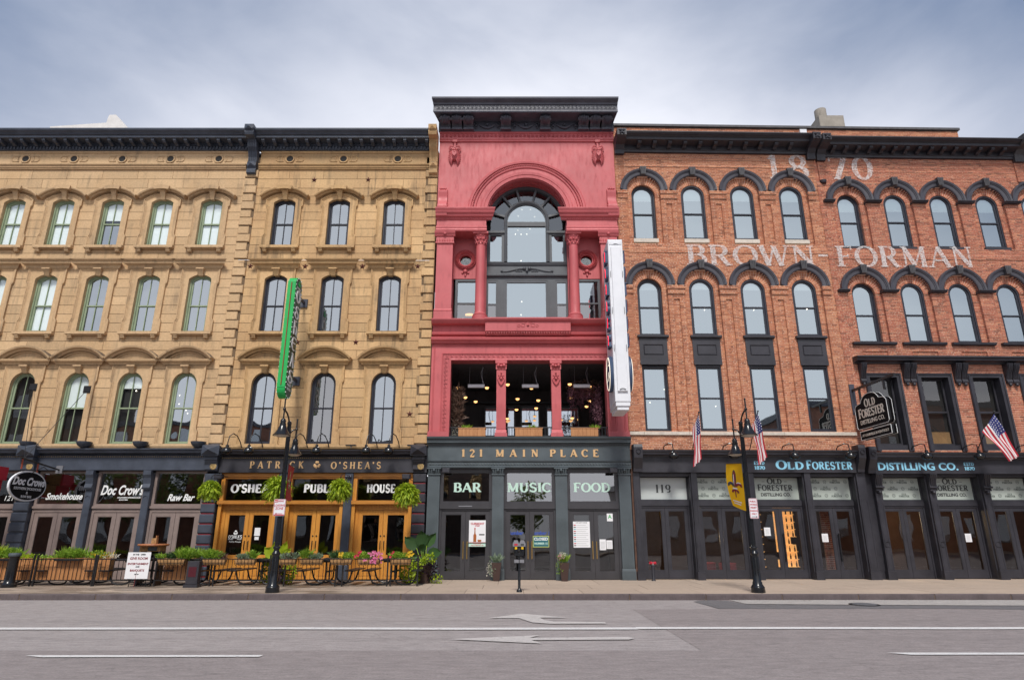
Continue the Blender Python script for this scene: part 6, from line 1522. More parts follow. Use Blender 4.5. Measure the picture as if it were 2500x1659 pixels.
# ---- banners
def banner(label, x, y0, y1, zt0, zt1, zb0, zb1, dx, mat, kind):
    b = thing('banner', label, 'banner', (x, y0, 0)); n, mz = 8, 12; V = []; F = []
    def P(u, v, e=0):
        zt = zt0+(zt1-zt0)*u; zb = zb0+(zb1-zb0)*u; z = zt+(zb-zt)*v
        return Vector((dx*u+.05*math.sin(v*3.1)*u*(1 if dx > 0 else -1)+e, (y1-y0)*(u-.0)*(1-.28*v*v*u if kind == 'yellow' else 1), z))
    for s_ in (0, 1):
        for j in range(mz+1):
            for i in range(n+1): V.append(P(i/n, j/mz, s_*.006))
    o2 = (n+1)*(mz+1)
    for j in range(mz):
        for i in range(n):
            a = j*(n+1)+i; F += [(a, a+1, a+n+2, a+n+1), (a+o2, a+n+1+o2, a+n+2+o2, a+1+o2)]
    cl = MB().raw(V, F).build('cloth', mat, b, smooth=True)
    for v in (0, 1):
        p, q_ = P(0, v), P(1, v); MB().tube([p+Vector((0, -.05, .01)), q_+Vector((0, .0, .01))], .012, 6).build('bracket_rod', M['black'], b) if v == 0 else None
    # fleur-de-lis on the face turned towards the street
    for fe in ((-.004, .011) if kind == 'yellow' else (.011, -.004)):
        def poly(pts, m_, nm='emblem', k=0):
            V2 = [P(u, v, fe+(-.0008 if fe < 0 else .0008)*k) for u, v in pts]; MB().raw(V2, [tuple(range(len(V2)))]).build(nm, m_, cl)
        def blade(cx, cy, w_, h_, m_, k=0): poly([(cx+w_*math.sin(t_)*(.5+.5*abs(math.cos(t_/2))), cy-h_*math.cos(t_)) for t_ in [i*math.pi/9 for i in range(18)]], m_, 'emblem', k)
        base = M['maroon'] if kind == 'yellow' else M['gold_old']
        blade(.5, .34, .13, .20, M['dark_print'] if kind == 'yellow' else M['gold'], 0); blade(.49, .34, .08, .17, base, 1); blade(.53, .36, .025, .13, M['flag_white'], 2)
        for sg in (-1, 1):
            P1 = []; P2 = []
            for i in range(11):
                t_ = R(-10+200*i/10); cx, cy = .5+sg*.24, .50; P1.append((cx-sg*.20*math.cos(t_), cy-.085*math.sin(t_))); P2.append((cx-sg*.09*math.cos(t_), cy-.03*math.sin(t_)+.01))
            poly(P1+P2[::-1], base if sg < 0 else M['dark_print'], 'emblem', 1); poly([P1[i] for i in range(3, 8)]+[((P1[i][0]*.7+P2[i][0]*.3), (P1[i][1]*.7+P2[i][1]*.3)) for i in range(7, 2, -1)], M['flag_blue'] if sg > 0 else M['flag_white'], 'emblem', 2)
            poly([(.5, .57), (.5+sg*.20, .60), (.5+sg*.24, .645), (.5+sg*.14, .665), (.5+sg*.10, .63), (.5, .60)], base, 'emblem', 2)
        poly([(.36, .545), (.64, .545), (.64, .575), (.36, .575)], M['flag_white'], 'emblem', 3); poly([(.46, .575), (.54, .575), (.53, .74), (.5, .77), (.47, .74)], base, 'emblem', 2)
        if kind == 'yellow':
            for (v, w_) in ((.84, .60), (.89, .50)): poly([(.5-w_/2, v), (.5+w_/2, v), (.5+w_/2, v+.022), (.5-w_/2, v+.022)], M['flag_white'], 'lettering', 1)
    return b
banner('dark red banner with a gilt lily hung from the left street lamp', -6.14, 17.64, 18.22, 3.42, 3.36, 2.46, 2.46, -.03, M['banner_red'], 'red')
banner('yellow banner with a lily emblem hung from the right street lamp', 6.31, 17.66, 18.55, 3.44, 3.52, 2.18, 2.35, -.12, M['yellow'], 'yellow')
# ---- street signs
def street_sign(label, x, z0, z1, w_, lines, arrow, y=17.44, lean=0.0):
    t = thing('parking_sign', label, 'sign', (x, y, z0)); h = z1-z0; r_ = .03
    def rr(w2, h0, h1, rr_):
        P = []
        for cx, cz, a in ((w2-rr_, h1-rr_, 0), (-w2+rr_, h1-rr_, 90), (-w2+rr_, h0+rr_, 180), (w2-rr_, h0+rr_, 270)): P += arc(cx, cz, rr_, a, a+90, 4)
        return P
    b = MB().prism(rr(w_/2, 0, h, r_), 0, .004).build('plate', M['white'], t)
    q = MB(); P = rr(w_/2-.012, .012, h-.012, r_*.7); q.path(P+[P[0]], [(-.005, 0), (-.005, -.002), (.004, -.002), (.004, 0)]); q.build('border', M['flag_red'], b)
    for (s_, zz, sz, m_) in lines: txt(b, s_, 0, zz, -.003, sz, m_, sx=.86, off=.0015, ext=.0008)
    zz = .055 if arrow < 0 else .045; q = MB(); q.box(-w_*.30, w_*.30, -.003, 0, zz-.006, zz+.006); q.prism([(arrow*w_*.36, zz), (arrow*w_*.2, zz+.022), (arrow*w_*.2, zz-.022)], -.003, 0); q.build('arrow', M['dark_print'] if arrow > 0 else M['flag_red'], b)
    MB().box(-.07, .07, .004, .055, h*.45, h*.5).build('clamp', M['steel_box'], t); return b
b = street_sign('white and red no parking loading zone sign on the left lamp post', -6.20, 2.05, 2.48, .31, [('LOADING', .245, .075, M['flag_red']), ('ZONE', .16, .09, M['flag_red']), ('PARKING', .36, .055, M['flag_red'])], -1)
MB().box(-.145, -.055, -.0028, 0, .345, .41).build('red_box', M['flag_red'], b); txt(b, 'NO', -.10, .355, -.004, .06, M['white_print'], ext=.0008); MB().box(-.14, .14, -.0028, 0, .014, .035).build('red_band', M['flag_red'], b)
b.parent['label']; q_ = None
street_sign('white public works permit parking sign on the right lamp post', 6.44, 1.98, 2.50, .23, [('PUBLIC', .42, .058, M['flag_red']), ('WORKS', .34, .058, M['flag_red']), ('PERMIT', .26, .058, M['flag_red']), ('PARKING', .18, .054, M['flag_red']), ('ONLY', .10, .058, M['flag_red'])], 1)
# ---- parking meter
t = thing('parking_meter', 'black double-headed parking meter on a single post before the closed sign', 'parking meter', (.19, 17.72, KZ))
MB().lathe([(.0001,0),(.075,0),(.07,.03),(.045,.08),(.034,.10),(.032,.95),(.0001,.95)], (0,0,0), 14).build('post', GBk, t, smooth=True)
MB().box(-.13, .13, -.03, .03, .72, .80).build('plate', M['steel_box'], t)
MB().box(-.12, .12, -.045, .045, .90, .97).build('crossbar', GBk, t)
for sg in (-1, 1):
    q = MB(); q.lathe([(.0001, 0), (.055, .0), (.058, .2), (.05, .24), (.0001, .24)], (sg*.085, 0, .95), 12); q.build('meter_body', GBk, t, smooth=True)
    q = MB(); q.prism([(sg*.085-.08, 1.13), (sg*.085+.08, 1.13), (sg*.085+.085, 1.20), (sg*.085+.045, 1.29), (sg*.085-.045, 1.29), (sg*.085-.085, 1.20)], -.06, .05); hd = q.build('meter_head', M['steel_box'], t)
    MB().box(sg*.085-.045, sg*.085+.045, -.065, -.06, 1.155, 1.20).build('screen', M['flag_red'] if sg < 0 else M['dark_print'], hd); MB().box(sg*.085-.03, sg*.085+.03, -.065, -.058, 1.06, 1.12).build('yellow_label', M['yellow'], hd)
# ---- green blade sign
t = thing('blade_sign', "tall green enamel O'Shea's blade sign with white letters on the golden stone building", 'sign', (-7.58, 20.95, 8.0))
Y0, Y1 = -.65, 0.0; zb, zt = 5.86-8, 10.14-8; r_ = .325
def pill(y0, y1, zb, zt, n=12):
    r_ = (y1-y0)/2; yc = (y0+y1)/2
    return [(yc+r_*math.cos(R(180+180*i/n)), zb+r_+r_*math.sin(R(180+180*i/n))) for i in range(n+1)] + [(yc+r_*math.cos(R(180*i/n)), zt-r_+r_*math.sin(R(180*i/n))) for i in range(n+1)]
def prism_yz(m, P, x0, x1):
    n = len(P); m.raw([(x0, y, z) for y, z in P] + [(x1, y, z) for y, z in P], [tuple(range(n-1, -1, -1)), tuple(range(n, 2*n))] + [(i, (i+1) % n, (i+1) % n+n, i+n) for i in range(n)]); return m
prism_yz(MB(), pill(Y0, Y1, zb, zt), -.13, .13).build('case', M['green'], t)
MB().box(-.135, .135, Y0-.012, Y0+.05, zb+.33, zt-.22).build('front_strip', M['green'], t)
for sx in (-1, 1):
    f = prism_yz(MB(), pill(Y0+.05, Y1-.05, zb+.05, zt-.05), *((.13, .142) if sx > 0 else (-.142, -.13))).build('face', M['green_face'], t)
    q = MB(); P = pill(Y0+.025, Y1-.025, zb+.025, zt-.025); k = 0
    per = []
    for i in range(len(P)):
        a, b_ = Vector(P[i]), Vector(P[(i+1) % len(P)]); L = (b_-a).length; n = max(1, round(L/.17))
        for j in range(n): per.append(a+(b_-a)*j/n)
    last = None
    for p_ in per:
        if last is not None and (p_-last).length < .11: continue
        last = p_; q.ball((sx*.145, p_.x, p_.y), .020, 6, 4)
    q.build('bulbs', M['white_print'], t, kind='stuff')
    rz = (90, 0, 90) if sx > 0 else (90, 0, -90); xx = sx*.146
    # tall round-bodied capitals, one under the other
    def uncial(m, ch, s_, w_):
        def A(cx, cy, rx, ry, a0, a1, ww, n=14):
            V = []; F = []
            for i in range(n+1):
                a = R(a0+(a1-a0)*i/n); h = ww*(.45+.55*abs(math.cos(a)))/2
                V += [((cx+(rx+h)*math.cos(a)), -.02, (cy+(ry+h)*math.sin(a))), ((cx+(rx-h)*math.cos(a)), -.02, (cy+(ry-h)*math.sin(a))), ((cx+(rx-h)*math.cos(a)), 0, (cy+(ry-h)*math.sin(a))), ((cx+(rx+h)*math.cos(a)), 0, (cy+(ry+h)*math.sin(a)))]
            for i in range(n):
                for j in range(4): F.append((i*4+j, i*4+(j+1)%4, i*4+4+(j+1)%4, i*4+4+j))
            F += [(0,1,2,3), (4*n+3, 4*n+2, 4*n+1, 4*n)]; m.raw(V, F)
        def Ls(x0, y0, x1, y1, ww, k=1):
            d = Vector((x1-x0, y1-y0)).normalized(); nx, ny = -d.y*ww/2, d.x*ww/2; m.prism([(x0+nx, y0+ny), (x0-nx, y0-ny), (x1-nx, y1-ny), (x1+nx, y1+ny)], -.02-.001*k, 0)
        if ch == 'O': A(.3, .5, .21, .42, 0, 360, .17)
        if ch == 'S': A(.3, .27, .21, .23, -180, 180, .13); A(.34, .70, .16, .20, 60, 215, .13); Ls(.19, .60, .44, .42, .12); Ls(.42, .87, .56, .80, .08, 2)
        if ch == 'H': Ls(.16, .0, .16, .98, .12); Ls(.07, .93, .42, .99, .07, 2); A(.30, .42, .17, .20, 0, 170, .12); Ls(.48, .44, .46, .05, .12, 3); Ls(.46, .06, .54, -.02, .08, 2)
        if ch == 'E': A(.34, .5, .24, .45, 60, 300, .14); Ls(.14, .52, .50, .56, .08, 2); Ls(.44, .92, .56, .84, .10, 3)
        if ch == 'A': Ls(.12, .0, .34, .98, .07); Ls(.30, .92, .50, .0, .14, 2); Ls(.20, .38, .44, .42, .07, 3); Ls(.20, .95, .38, .97, .06, 4)
        m.v = [((x-.3)*w_/.6, y, z*s_) for x, y, z in m.v]; return m
    for i, ch in enumerate('OSHEAS'):
        lm = uncial(MB(), ch, .50, .44); o_ = lm.build('letter', M['white_print'], t, (xx, -.325, 9.32-8-i*.565-.12)); o_.rotation_euler = (0, 0, R(90*sx))
    for s_, zz, sz in (('PATRICK', 9.72-8, .095), ('PUBLIC', 6.28-8, .11), ('HOUSE', 6.14-8, .11)): txt(t, s_, 0, 0, 0, sz, M['white_print'], loc=(xx, -.325, zz), rot=rz, off=.003)
    q = MB(); shamrock(q, 0, 0, .9, 0); o_ = q.build('shamrock', M['green'], t, (xx, -.325, 9.90-8)); o_.rotation_euler = (0, 0, R(90*sx))
MB().tube([(0, Y0-.03, zb+.40), (0, Y0-.03, zt-.27)], .016, 6).build('neon_tube', M['rust'], t)
for zz in (9.72, 6.78):
    q = MB(); q.box(-.17-.1, .03, .99, 1.05, zz-.17-8, zz+.15-8); q.box(-.13, -.05, 0, .99, zz-.04-8, zz+.04-8); q.build('wall_bracket', M['iron'], t)
# ---- white blade sign
t = thing('blade_sign', 'tall white enamel blade sign with dark blue letters between the red and orange brick fronts', 'sign', (3.55, 21.1, 8.0))
def slab(y0, y1, z0, z1, hw): return MB().cham(-hw, hw, y0, y1, z0-8, z1-8, .012)
slab(-1.2, 0, 5.62, 11.30, .25).build('case', M['white'], t); slab(-1.22, 0, 11.10, 11.24, .22).build('top_plate', M['white'], t)
MB().cham(-.165, .165, -1.262, -1.19, 5.95-8, 11.0-8, .01).build('front_spine', M['white'], t)
slab(-1.18, .02, 5.48, 5.62, .23).build('base_step', M['white'], t); slab(-1.14, 0, 5.36, 5.48, .19).build('base_step', M['white'], t)
for zz in (6.0, 11.06):
    MB().tube([(-.10, -1.28, zz-8), (-.03, -1.285, zz+.03-8), (.03, -1.285, zz+.03-8), (.10, -1.28, zz-8)], .010, 5).build('lifting_eye', M['black'], t)
for zz in (10.0, 8.7, 7.4): 
    for sx in (-1, 1): MB().tube([(sx*.20, -1.205, zz-.12-8), (sx*.205, -1.235, zz-8), (sx*.20, -1.205, zz+.12-8)], .010, 5).build('latch', M['steel_box'], t)
for sx in (-1, 1):
    for i, ch in enumerate('NUMBER'):
        zc = 10.72-i*.60; g = glyph(ch, .24, .16, .08/.46, .1); hh = .46; wd = GL[ch][0]*hh
        g.v = [((a*hh-wd/2)*1.15, b*hh, d*hh) for a, b, d in g.v]; o_ = g.build('letter', M['blue_dark'], t, (sx*.25, -.85, zc-.23-8)); o_.rotation_euler = (0, 0, R(90*sx))
        n_ = MB(); n_.tube([(0, -.10, .06), (.03, -.10, .22), (.03*(-1)**i, -.10, .40)], .011, 5); e_ = n_.build('neon_tube', M['neon_red'] if sx < 0 else M['maroon'], t, (sx*.25, -.98, zc-.23-8)); e_.rotation_euler = (0, 0, R(90*sx))
    q = MB(); q.lathe([(.0001, -.16), (.44, -.11), (.46, -.07), (.44, 0)], (0, 0, 0), 28, 'y'); q.v = [(a*.9, b, c*1.35) for a, b, c in q.v]; e = q.build('emblem', M['blue_dark'], t, (sx*.25, -.78, 6.62-8), smooth=True); e.rotation_euler = (0, 0, R(90*sx))
    q = MB(); q.path([(x*.9, z*1.35) for x, z in arc(0, 0, .41, 180, -180, 28)[:-1]], [(-.012, -.11), (0, -.13), (.012, -.11)], True); g1 = glyph('1', .2, .12, .02, .08); 
    e2 = q.build('neon_ring', M['neon_white'], t, (sx*.25, -.78, 6.62-8)); e2.rotation_euler = (0, 0, R(90*sx))
    q = MB(); q.tube([(-.22, -.13, .0), (-.12, -.13, .25), (-.12, -.13, -.25)], .014, 5); q.tube([(.22, -.13, .25), (.04, -.13, .25), (.03, -.13, .05), (.18, -.13, .02), (.22, -.13, -.15), (.08, -.13, -.25), (.0, -.13, -.18)], .014, 5); e3 = q.build('neon_tube', M['neon_white'], t, (sx*.25, -.78, 6.62-8)); e3.rotation_euler = (0, 0, R(90*sx))
for zz in (10.4, 6.6): MB().box(-.06, .06, 0, .92, zz-.05-8, zz+.05-8).build('wall_bracket', M['black'], t)
# ---- hanging distillery sign
O = Vector(bw(8.95, 0, 0))
t = thing('hanging_sign', 'black Old Forester hanging sign with white outline on an iron bracket over the brick fronts', 'sign', (O.x, O.y, 5.5), R(YAW)); 
MB().box(-.09, .09, -.05, .0, .10, 1.20).build('wall_plate', M['iron'], t)
q = MB(); q.box(-.035, .035, -2.55, -.05, .92, 1.0); q.box(-.03, .03, -.5, -.44, .4, .92); q.box(-.03, .03, -1.95, -1.89, .6, .92); q.build('arm', M['black'], t)
def board(y0, y1, P, nm):
    for sx in (-1, 1):
        prism_yz(MB(), P, *((.05, .085) if sx > 0 else (-.085, -.05))).build(nm, M['matte_black'], t)
        m = MB(); c = [Vector((sx*.088, y, z)) for y, z in P]; m.tube(c+[c[0]], .009, 5); m.build('outline', M['white_print'], t)
    prism_yz(MB(), [((y-(y0+y1)/2)*.93+(y0+y1)/2, z*.985+.0) for y, z in P], -.05, .05).build('core', M['black'], t)
yc = -1.10; hw = .93
P = [(yc-hw, -.40), (yc-hw+.07, -.47), (yc+hw-.07, -.47), (yc+hw, -.40), (yc+hw, .25), (yc+hw-.10, .36), (yc+.55, .40)] + [(yc+.50*math.cos(R(a)), .42+.24*math.sin(R(a))) for a in (20, 45, 70, 90, 110, 135, 160)] + [(yc-.55, .40), (yc-hw+.10, .36), (yc-hw, .25)]
board(yc-hw, yc+hw, P, 'board')
P2 = [(yc-hw-.03, -.84), (yc+hw-.12, -.84), (yc+hw-.12, -.56), (yc-hw-.03, -.56)]; board(yc-hw-.03, yc+hw-.12, P2, 'lower_board')
for sx in (-1, 1):
    r0 = (90, 0, 90*sx)
    def S(text, zc, w_, h, y=yc, caps=None, T=.24, tt=.13):
        hs = [h*(caps[i] if caps else 1) for i in range(len(text))]; ws = [GL[c][0]*hs[i] for i, c in enumerate(text)]; gap = (w_-sum(ws))/(len(text)-1); J = MB(); x = -w_/2
        for i, c in enumerate(text):
            g = glyph(c, T, tt, .003/h, .1); J.raw([(a*hs[i]+x, b*hs[i], d*hs[i]) for a, b, d in g.v], g.f); x += ws[i]+gap
        o_ = J.build('lettering', M['off_white'], t, (sx*.086, y, zc)); o_.rotation_euler = (0, 0, R(90*sx))
    S('OLD', .22, .62, .24, caps=[1.12, 1, 1]); S('FORESTER', -.11, 1.50, .27, caps=[1.15]+[1]*7)
    txt(t, 'DISTILLING CO.', 0, 0, 0, .20, M['off_white'], loc=(sx*.088, yc, -.33), rot=r0, off=.004)
    txt(t, 'AT LOUISVILLE IN KENTUCKY', 0, 0, 0, .115, M['off_white'], loc=(sx*.088, yc-.05, -.74), rot=r0, off=.003)
# ---- oval smokehouse sign
t = thing('hanging_sign', "black oval Doc Crow's smokehouse sign with silver rim hung from an iron arm", 'sign', (-15.40, 22.0, 3.0))
MB().box(-.11, .11, -.13, -.10, .55, .80).build('wall_plate', M['steel_box'], t)
MB().tube([(0, -.12, .66), (0, -1.0, .76), (0, -2.0, .88)], .028, 8).build('arm', M['rust'] if 0 else M['black'], t)
MB().tube([(0, -.65, .60), (.02, -.9, .68), (.05, -1.3, .50), (.05, -1.45, .42)], .012, 5).build('lamp_stem', M['black'], t)
for yy, zz in ((-1.85, .86), (-1.15, .78)): MB().tube([(0, yy, zz), (.0, yy+.03, zz-.32)], .025, 6).build('hanger', M['rust'], t)
def oval(y, z, ry, rz, n=32): return [(y+ry*math.cos(2*math.pi*i/n), z+rz*math.sin(2*math.pi*i/n)) for i in range(n)]
yc = -1.42; OZ = .035
prism_yz(MB(), oval(yc, OZ, .80, .47), -.03, .03).build('rim', M['white'], t)
for sx in (-1, 1):
    prism_yz(MB(), oval(yc, OZ, .755, .425), *((.03, .036) if sx > 0 else (-.036, -.03))).build('face', M['matte_black'], t)
    r0 = (90, 0, 90*sx); X = sx*.039
    txt(t, 'Doc Crows', 0, 0, 0, .33, M['white'], loc=(X, yc, .06), rot=r0, shear=.3, off=.013, sx=.88)
    txt(t, 'SOUTHERN SMOKEHOUSE', 0, 0, 0, .115, M['white'], loc=(X, yc, -.09), rot=r0, sx=.86); txt(t, '&', 0, 0, 0, .12, M['white'], loc=(X, yc, -.21), rot=r0); txt(t, 'RAW BAR', 0, 0, 0, .115, M['white'], loc=(X, yc, -.33), rot=r0, sx=.9)
for x1, z1, y1 in ((-15.05, 6.47, 21.97), (-16.98, 6.55, 21.97)):
    w1 = thing('stay_cable', 'thin cable running from a black wall anchor down to the oval sign arm' if x1 > -16 else 'steep thin cable from the left wall anchor down to the oval sign arm', 'cable', (x1, y1, z1))
    e = Vector((-15.4-x1, 20.2-y1, 3.86-z1)); MB().tube([(0, 0, 0), e], .010, 5).build('wire', M['black'], w1); MB().cham(-.13, .13, -.05, .02, -.13, .13, .03).build('anchor_plate', M['black'], w1)
# ---- red boxed sign with star at the left edge
t = thing('star_sign', 'red framed box sign with a red star beside the oval smokehouse sign', 'sign', (-16.25, 20.3, 3.2), R(0))
q = MB(); q.box(-.75, -.06, -.02, .5, .05, .42); q.build('upper_case', M['coir'], t); q = MB(); q.box(-.95, -.18, -.02, .5, -.30, .04); q.build('lower_case', M['coir'], t)
q = MB(); q.box(-.77, -.70, -.04, .52, .03, .44); q.box(-.12, -.04, -.04, .52, .03, .44); q.box(-.24, -.16, -.04, .52, -.32, .03); q.box(-.97, -.16, -.04, .52, -.34, -.30); q.build('red_frame', M['flag_red'], t)
ob('star', star_mesh(.24, .05, M['flag_red'], 'star'), t, (-.05, -.06, .05)); MB().box(-.6, -.55, .52, 1.6, .1, .16).build('wall_bracket', M['black'], t)
# ---- gooseneck sign lamps
def goose(label, P0, drop, zc, mat='black'):
    t = thing('gooseneck_lamp', label, 'sign lamp', P0, 0, 'gooseneck lamps above the shop fronts'); M_ = M[mat]
    MB().tube([(0, 0, .0), (-.03, -.10, .18), (-.10, -.22, .36), (-.18, -.36, .42), (-.25, -.46, .32), (-.27, -.50, .10), (-.27, -.50, -.02)] if drop else [(0, 0, 0), (.0, -.12, .10), (.12, -.35, .16), (.20, -.45, .12), (.22, -.46, -.08)], .018, 6).build('arm', M_, t, smooth=True)
    c = (-.27, -.50, -.02) if drop else (.22, -.46, -.10)
    q = MB(); q.lathe([(.0001, .05), (.045, .04), (.055, -.03), (.12, -.06), (.165, -.13), (.175, -.19), (.14, -.25), (.07, -.28), (.0001, -.28)], c, 14); q.build('lamp_shade', M['gloss_black'], t, smooth=True); return t
gl_lab = ('gooseneck sign lamp nearest the left pier cap of the oak pub', 'second gooseneck sign lamp from the left pier cap, over the gilt name', 'gooseneck sign lamp just right of the left street lamp', 'gooseneck sign lamp over the gilt shamrock, fourth along the oak pub', "gooseneck sign lamp over the end of the gilt O'Shea's name", 'gooseneck sign lamp nearest the right pier cap of the oak pub')
for (x, l) in zip((-9.28, -8.55, -7.02, -6.28, -4.62, -3.86), gl_lab): goose(l, (x, 21.85, 4.42), True, 0)
gl_lab = ('gooseneck sign lamp above the door numbered 119', 'gooseneck sign lamp left of the yellow banner', 'gooseneck sign lamp above the big letters O L D', 'gooseneck sign lamp under the hanging distillery sign', 'gooseneck sign lamp above the letters D I S T', 'gooseneck sign lamp above the letters L I N G', 'gooseneck sign lamp beside the windblown flag')
for (xl, l) in zip((2.0, 4.05, 6.10, 8.0, 10.62, 12.42, 14.3), gl_lab): goose(l, bw(xl, -.15, 4.36), False, 0)
# ---- bowl uplights
for x, l in zip((-16.55, -14.62, -12.70, -10.72), ('leftmost black bowl uplight on the ledge below the pale stone windows', 'second black bowl uplight from the left on the stone ledge', 'third black bowl uplight from the left on the stone ledge', 'black bowl uplight on the ledge beside the pyramid pier cap')):
    t = thing('bowl_light', l, 'wall light', (x, 21.72, 4.45), 0, 'bowl uplights along the ledge')
    MB().lathe([(.0001, -.06), (.10, -.05), (.20, .02), (.245, .11), (.25, .14), (.235, .14), (.10, .04), (.0001, .03)], (0, 0, 0), 20).build('bowl', M['iron_navy'], t, smooth=True)
    MB().box(-.09, -.06, .0, .25, -.09, -.03).box(.06, .09, .0, .25, -.09, -.03).build('bracket', M['black'], t)
for x, y, l in ((-5.50, 21.75, 'flat floodlight on the ledge between the last two pub windows'), (-3.40, 21.75, 'flat floodlight on the ledge beside the right pub pier cap')):
    t = thing('floodlight', l, 'floodlight', (x, y, 4.42)); MB().box(-.17, .17, -.1, .06, .03, .07).build('head', M['black'], t); MB().box(-.02, .02, -.02, .02, -.03, .03).build('stem', M['steel_box'], t)
for (x, z, l) in ((-9.85, 3.42, 'black box speaker under the left end of the oak pub fascia'), (-3.55, 3.42, 'black box speaker under the right end of the oak pub fascia'), (-2.22, 3.62, 'black wedge speaker above the BAR window'), (3.42, 3.62, 'black wedge speaker above the FOOD window')):
    t = thing('speaker', l, 'speaker', (x, 21.72, z)); MB().cham(-.13, .13, -.14, .06, -.08, .08, .02).build('case', M['charcoal'], t); MB().box(-.02, .02, .06, .2, -.03, .03).build('bracket', M['black'], t)
# ---- flags
def flag(label, base, tip, corners, grp='american flags on the distillery fronts'):
    t = thing('flag', label, 'flag', base, 0, grp); B = Vector(base)
    MB().tube([(0, 0, 0), Vector(tip)-B], .016, 8).build('pole', M['black'], t); MB().ball(Vector(tip)-B, .03, 8, 6).build('finial', M['black'], t)
    # cloth: u along the fly, v across the hoist; corners = hoist top, hoist bottom, fly top, fly bottom + ripple
    A0, A1, B0, B1, amp = corners; A0, A1, B0, B1 = [Vector(p)-B for p in (A0, A1, B0, B1)]
    nu, nv = 26, 26
    def P(u, v, e=0):
        p = (A0*(1-v)+A1*v)*(1-u)+(B0*(1-v)+B1*v)*u
        nrm = Vector((0, -1, 0)); rp = amp*(math.sin(v*13+u*3)*min(1, u*3+.2)+.5*math.sin(u*7+v*4))
        return p+nrm*(rp+e)+Vector((rp*.5, 0, -.03*math.sin(u*math.pi)*0))
    groups = {'r': [], 'w': [], 'b': []}
    for i in range(nu):
        for j in range(nv):
            st = int((j)/nv*13); blue = (st < 7 and i < nu*.40); k = 'b' if blue else ('r' if st % 2 == 0 else 'w'); groups[k].append((i, j))
    first = None
    for k, mt, nm in (('r', 'flag_red', 'red_stripes'), ('w', 'flag_white', 'white_stripes'), ('b', 'flag_blue', 'canton')):
        V = []; F = []
        for i, j in groups[k]:
            o = len(V); V += [P(i/nu, j/nv), P((i+1)/nu, j/nv), P((i+1)/nu, (j+1)/nv), P(i/nu, (j+1)/nv)]; F.append((o, o+1, o+2, o+3))
        o_ = MB().raw(V, F).build(nm, M[mt], t)
        if k == 'b':
            V = []; F = []
            for a in range(6):
                for b_ in range(5):
                    u = (.04+a*.064); v = .05+b_*.105; c = P(u, v, .006); s_ = .016; o = len(V)
                    V += [c+Vector((s_*math.sin(R(q*72)), 0, s_*math.cos(R(q*72)))) for q in range(5)]; F.append(tuple(range(o, o+5)))
            MB().raw(V, F).build('stars', M['flag_white'], o_, kind='stuff')
    return t
def fl(xl, tipy, tz, wd, bot, label, k=1):
    x = bw(xl, 0, 0)[0]; b0 = bw(xl, -.15, 4.30); tp = (x, 20.8, tz)
    # limp flag gathered along the pole, hanging straight down
    A0 = Vector((x, 20.84, tz-.05)); A1 = Vector((x-.16, 21.15, tz-.50)); B0 = Vector((x+wd, 20.9, bot+.24)); B1 = Vector((x+wd-.22, 21.05, bot))
    flag(label, b0, tp, (A0, A1, B0, B1, .035))
fl(3.00, 1.3, 5.44, -.02, 3.68, 'limp american flag on the pole left of the yellow banner')
fl(4.97, 1.3, 5.48, .16, 3.74, 'limp american flag beside the head of the right street lamp')
b0 = bw(12.95, -.12, 4.33)
flag('windblown american flag opened out over the second distillery front', b0, (16.16, 21.0, 5.50), (Vector((16.14, 21.0, 5.42)), Vector((15.70, 21.1, 4.84)), Vector((16.64, 21.0, 4.02)), Vector((16.36, 21.05, 3.86)), .03))

# ---- hanging ferns
def fern(label, x, y, z, r_, seed):
    t = thing('hanging_fern', label, 'hanging plant', (x, y, z), 0, 'hanging ferns along the oak pub'); rg = random.Random(seed)
    MB().lathe([(.0001, -.16), (.10, -.15), (.18, -.02), (.19, .02), (.17, .02), (.0001, .0)], (0, 0, 0), 14).build('basket', M['coir'], t)
    q = MB()
    for k in range(3): a = k*2.1; q.tube([(.16*math.cos(a), .16*math.sin(a), 0), (0, 0, .42)], .006, 4)
    q.tube([(0, 0, .42), (0, .2, .50), (0, 22-y-.08, .50)], .012, 5); q.build('hanger', M['black'], t)
    m = MB()
    for i in range(700):
        a = rg.uniform(0, 6.283); el = math.asin(rg.uniform(-.85, 1)); L = r_*rg.uniform(.62, 1.05); d = Vector((math.cos(a)*math.cos(el), math.sin(a)*math.cos(el), math.sin(el)))
        p0 = d*.06; p1 = d*L*.55+Vector((0, 0, .04)); p2 = d*L*.85+Vector((0, 0, -.02)); p3 = d*L+Vector((0, 0, -.07*L/.4-.04*rg.random()))
        s_ = d.cross(Vector((0, 0, 1)));  s_ = s_.normalized() if s_.length > .05 else Vector((1, 0, 0)); s_ = (s_+Vector((0, 0, rg.uniform(-.7, .7)))).normalized(); w_ = rg.uniform(.014, .026)
        m.raw([p0, p1-s_*w_, p1+s_*w_, p2-s_*w_, p2+s_*w_, p3], [(0, 1, 2), (1, 3, 4, 2), (3, 5, 4)])
        for _ in range(3):     # side leaflets
            u = rg.uniform(.4, .95); c = p1.lerp(p3, u); e = c+(s_*rg.choice((-1, 1))*.055+d*.03+Vector((0, 0, -.03))); f_ = d*.014; m.raw([c-f_, c+f_, e], [(0, 1, 2)])
    m.build('foliage', M['fern'], t, kind='stuff')
fern('hanging fern at the left corner of the oak pub front', -9.65, 20.75, 2.93, .39, 1)
fern("big hanging fern behind the left street lamp, before the word O'SHEA'S", -7.50, 20.75, 2.97, .52, 2)
fern('hanging fern covering the end of the word PUBLIC', -5.50, 20.75, 2.95, .44, 3)
fern('hanging fern at the right corner of the oak pub front', -3.35, 20.75, 2.80, .46, 4)

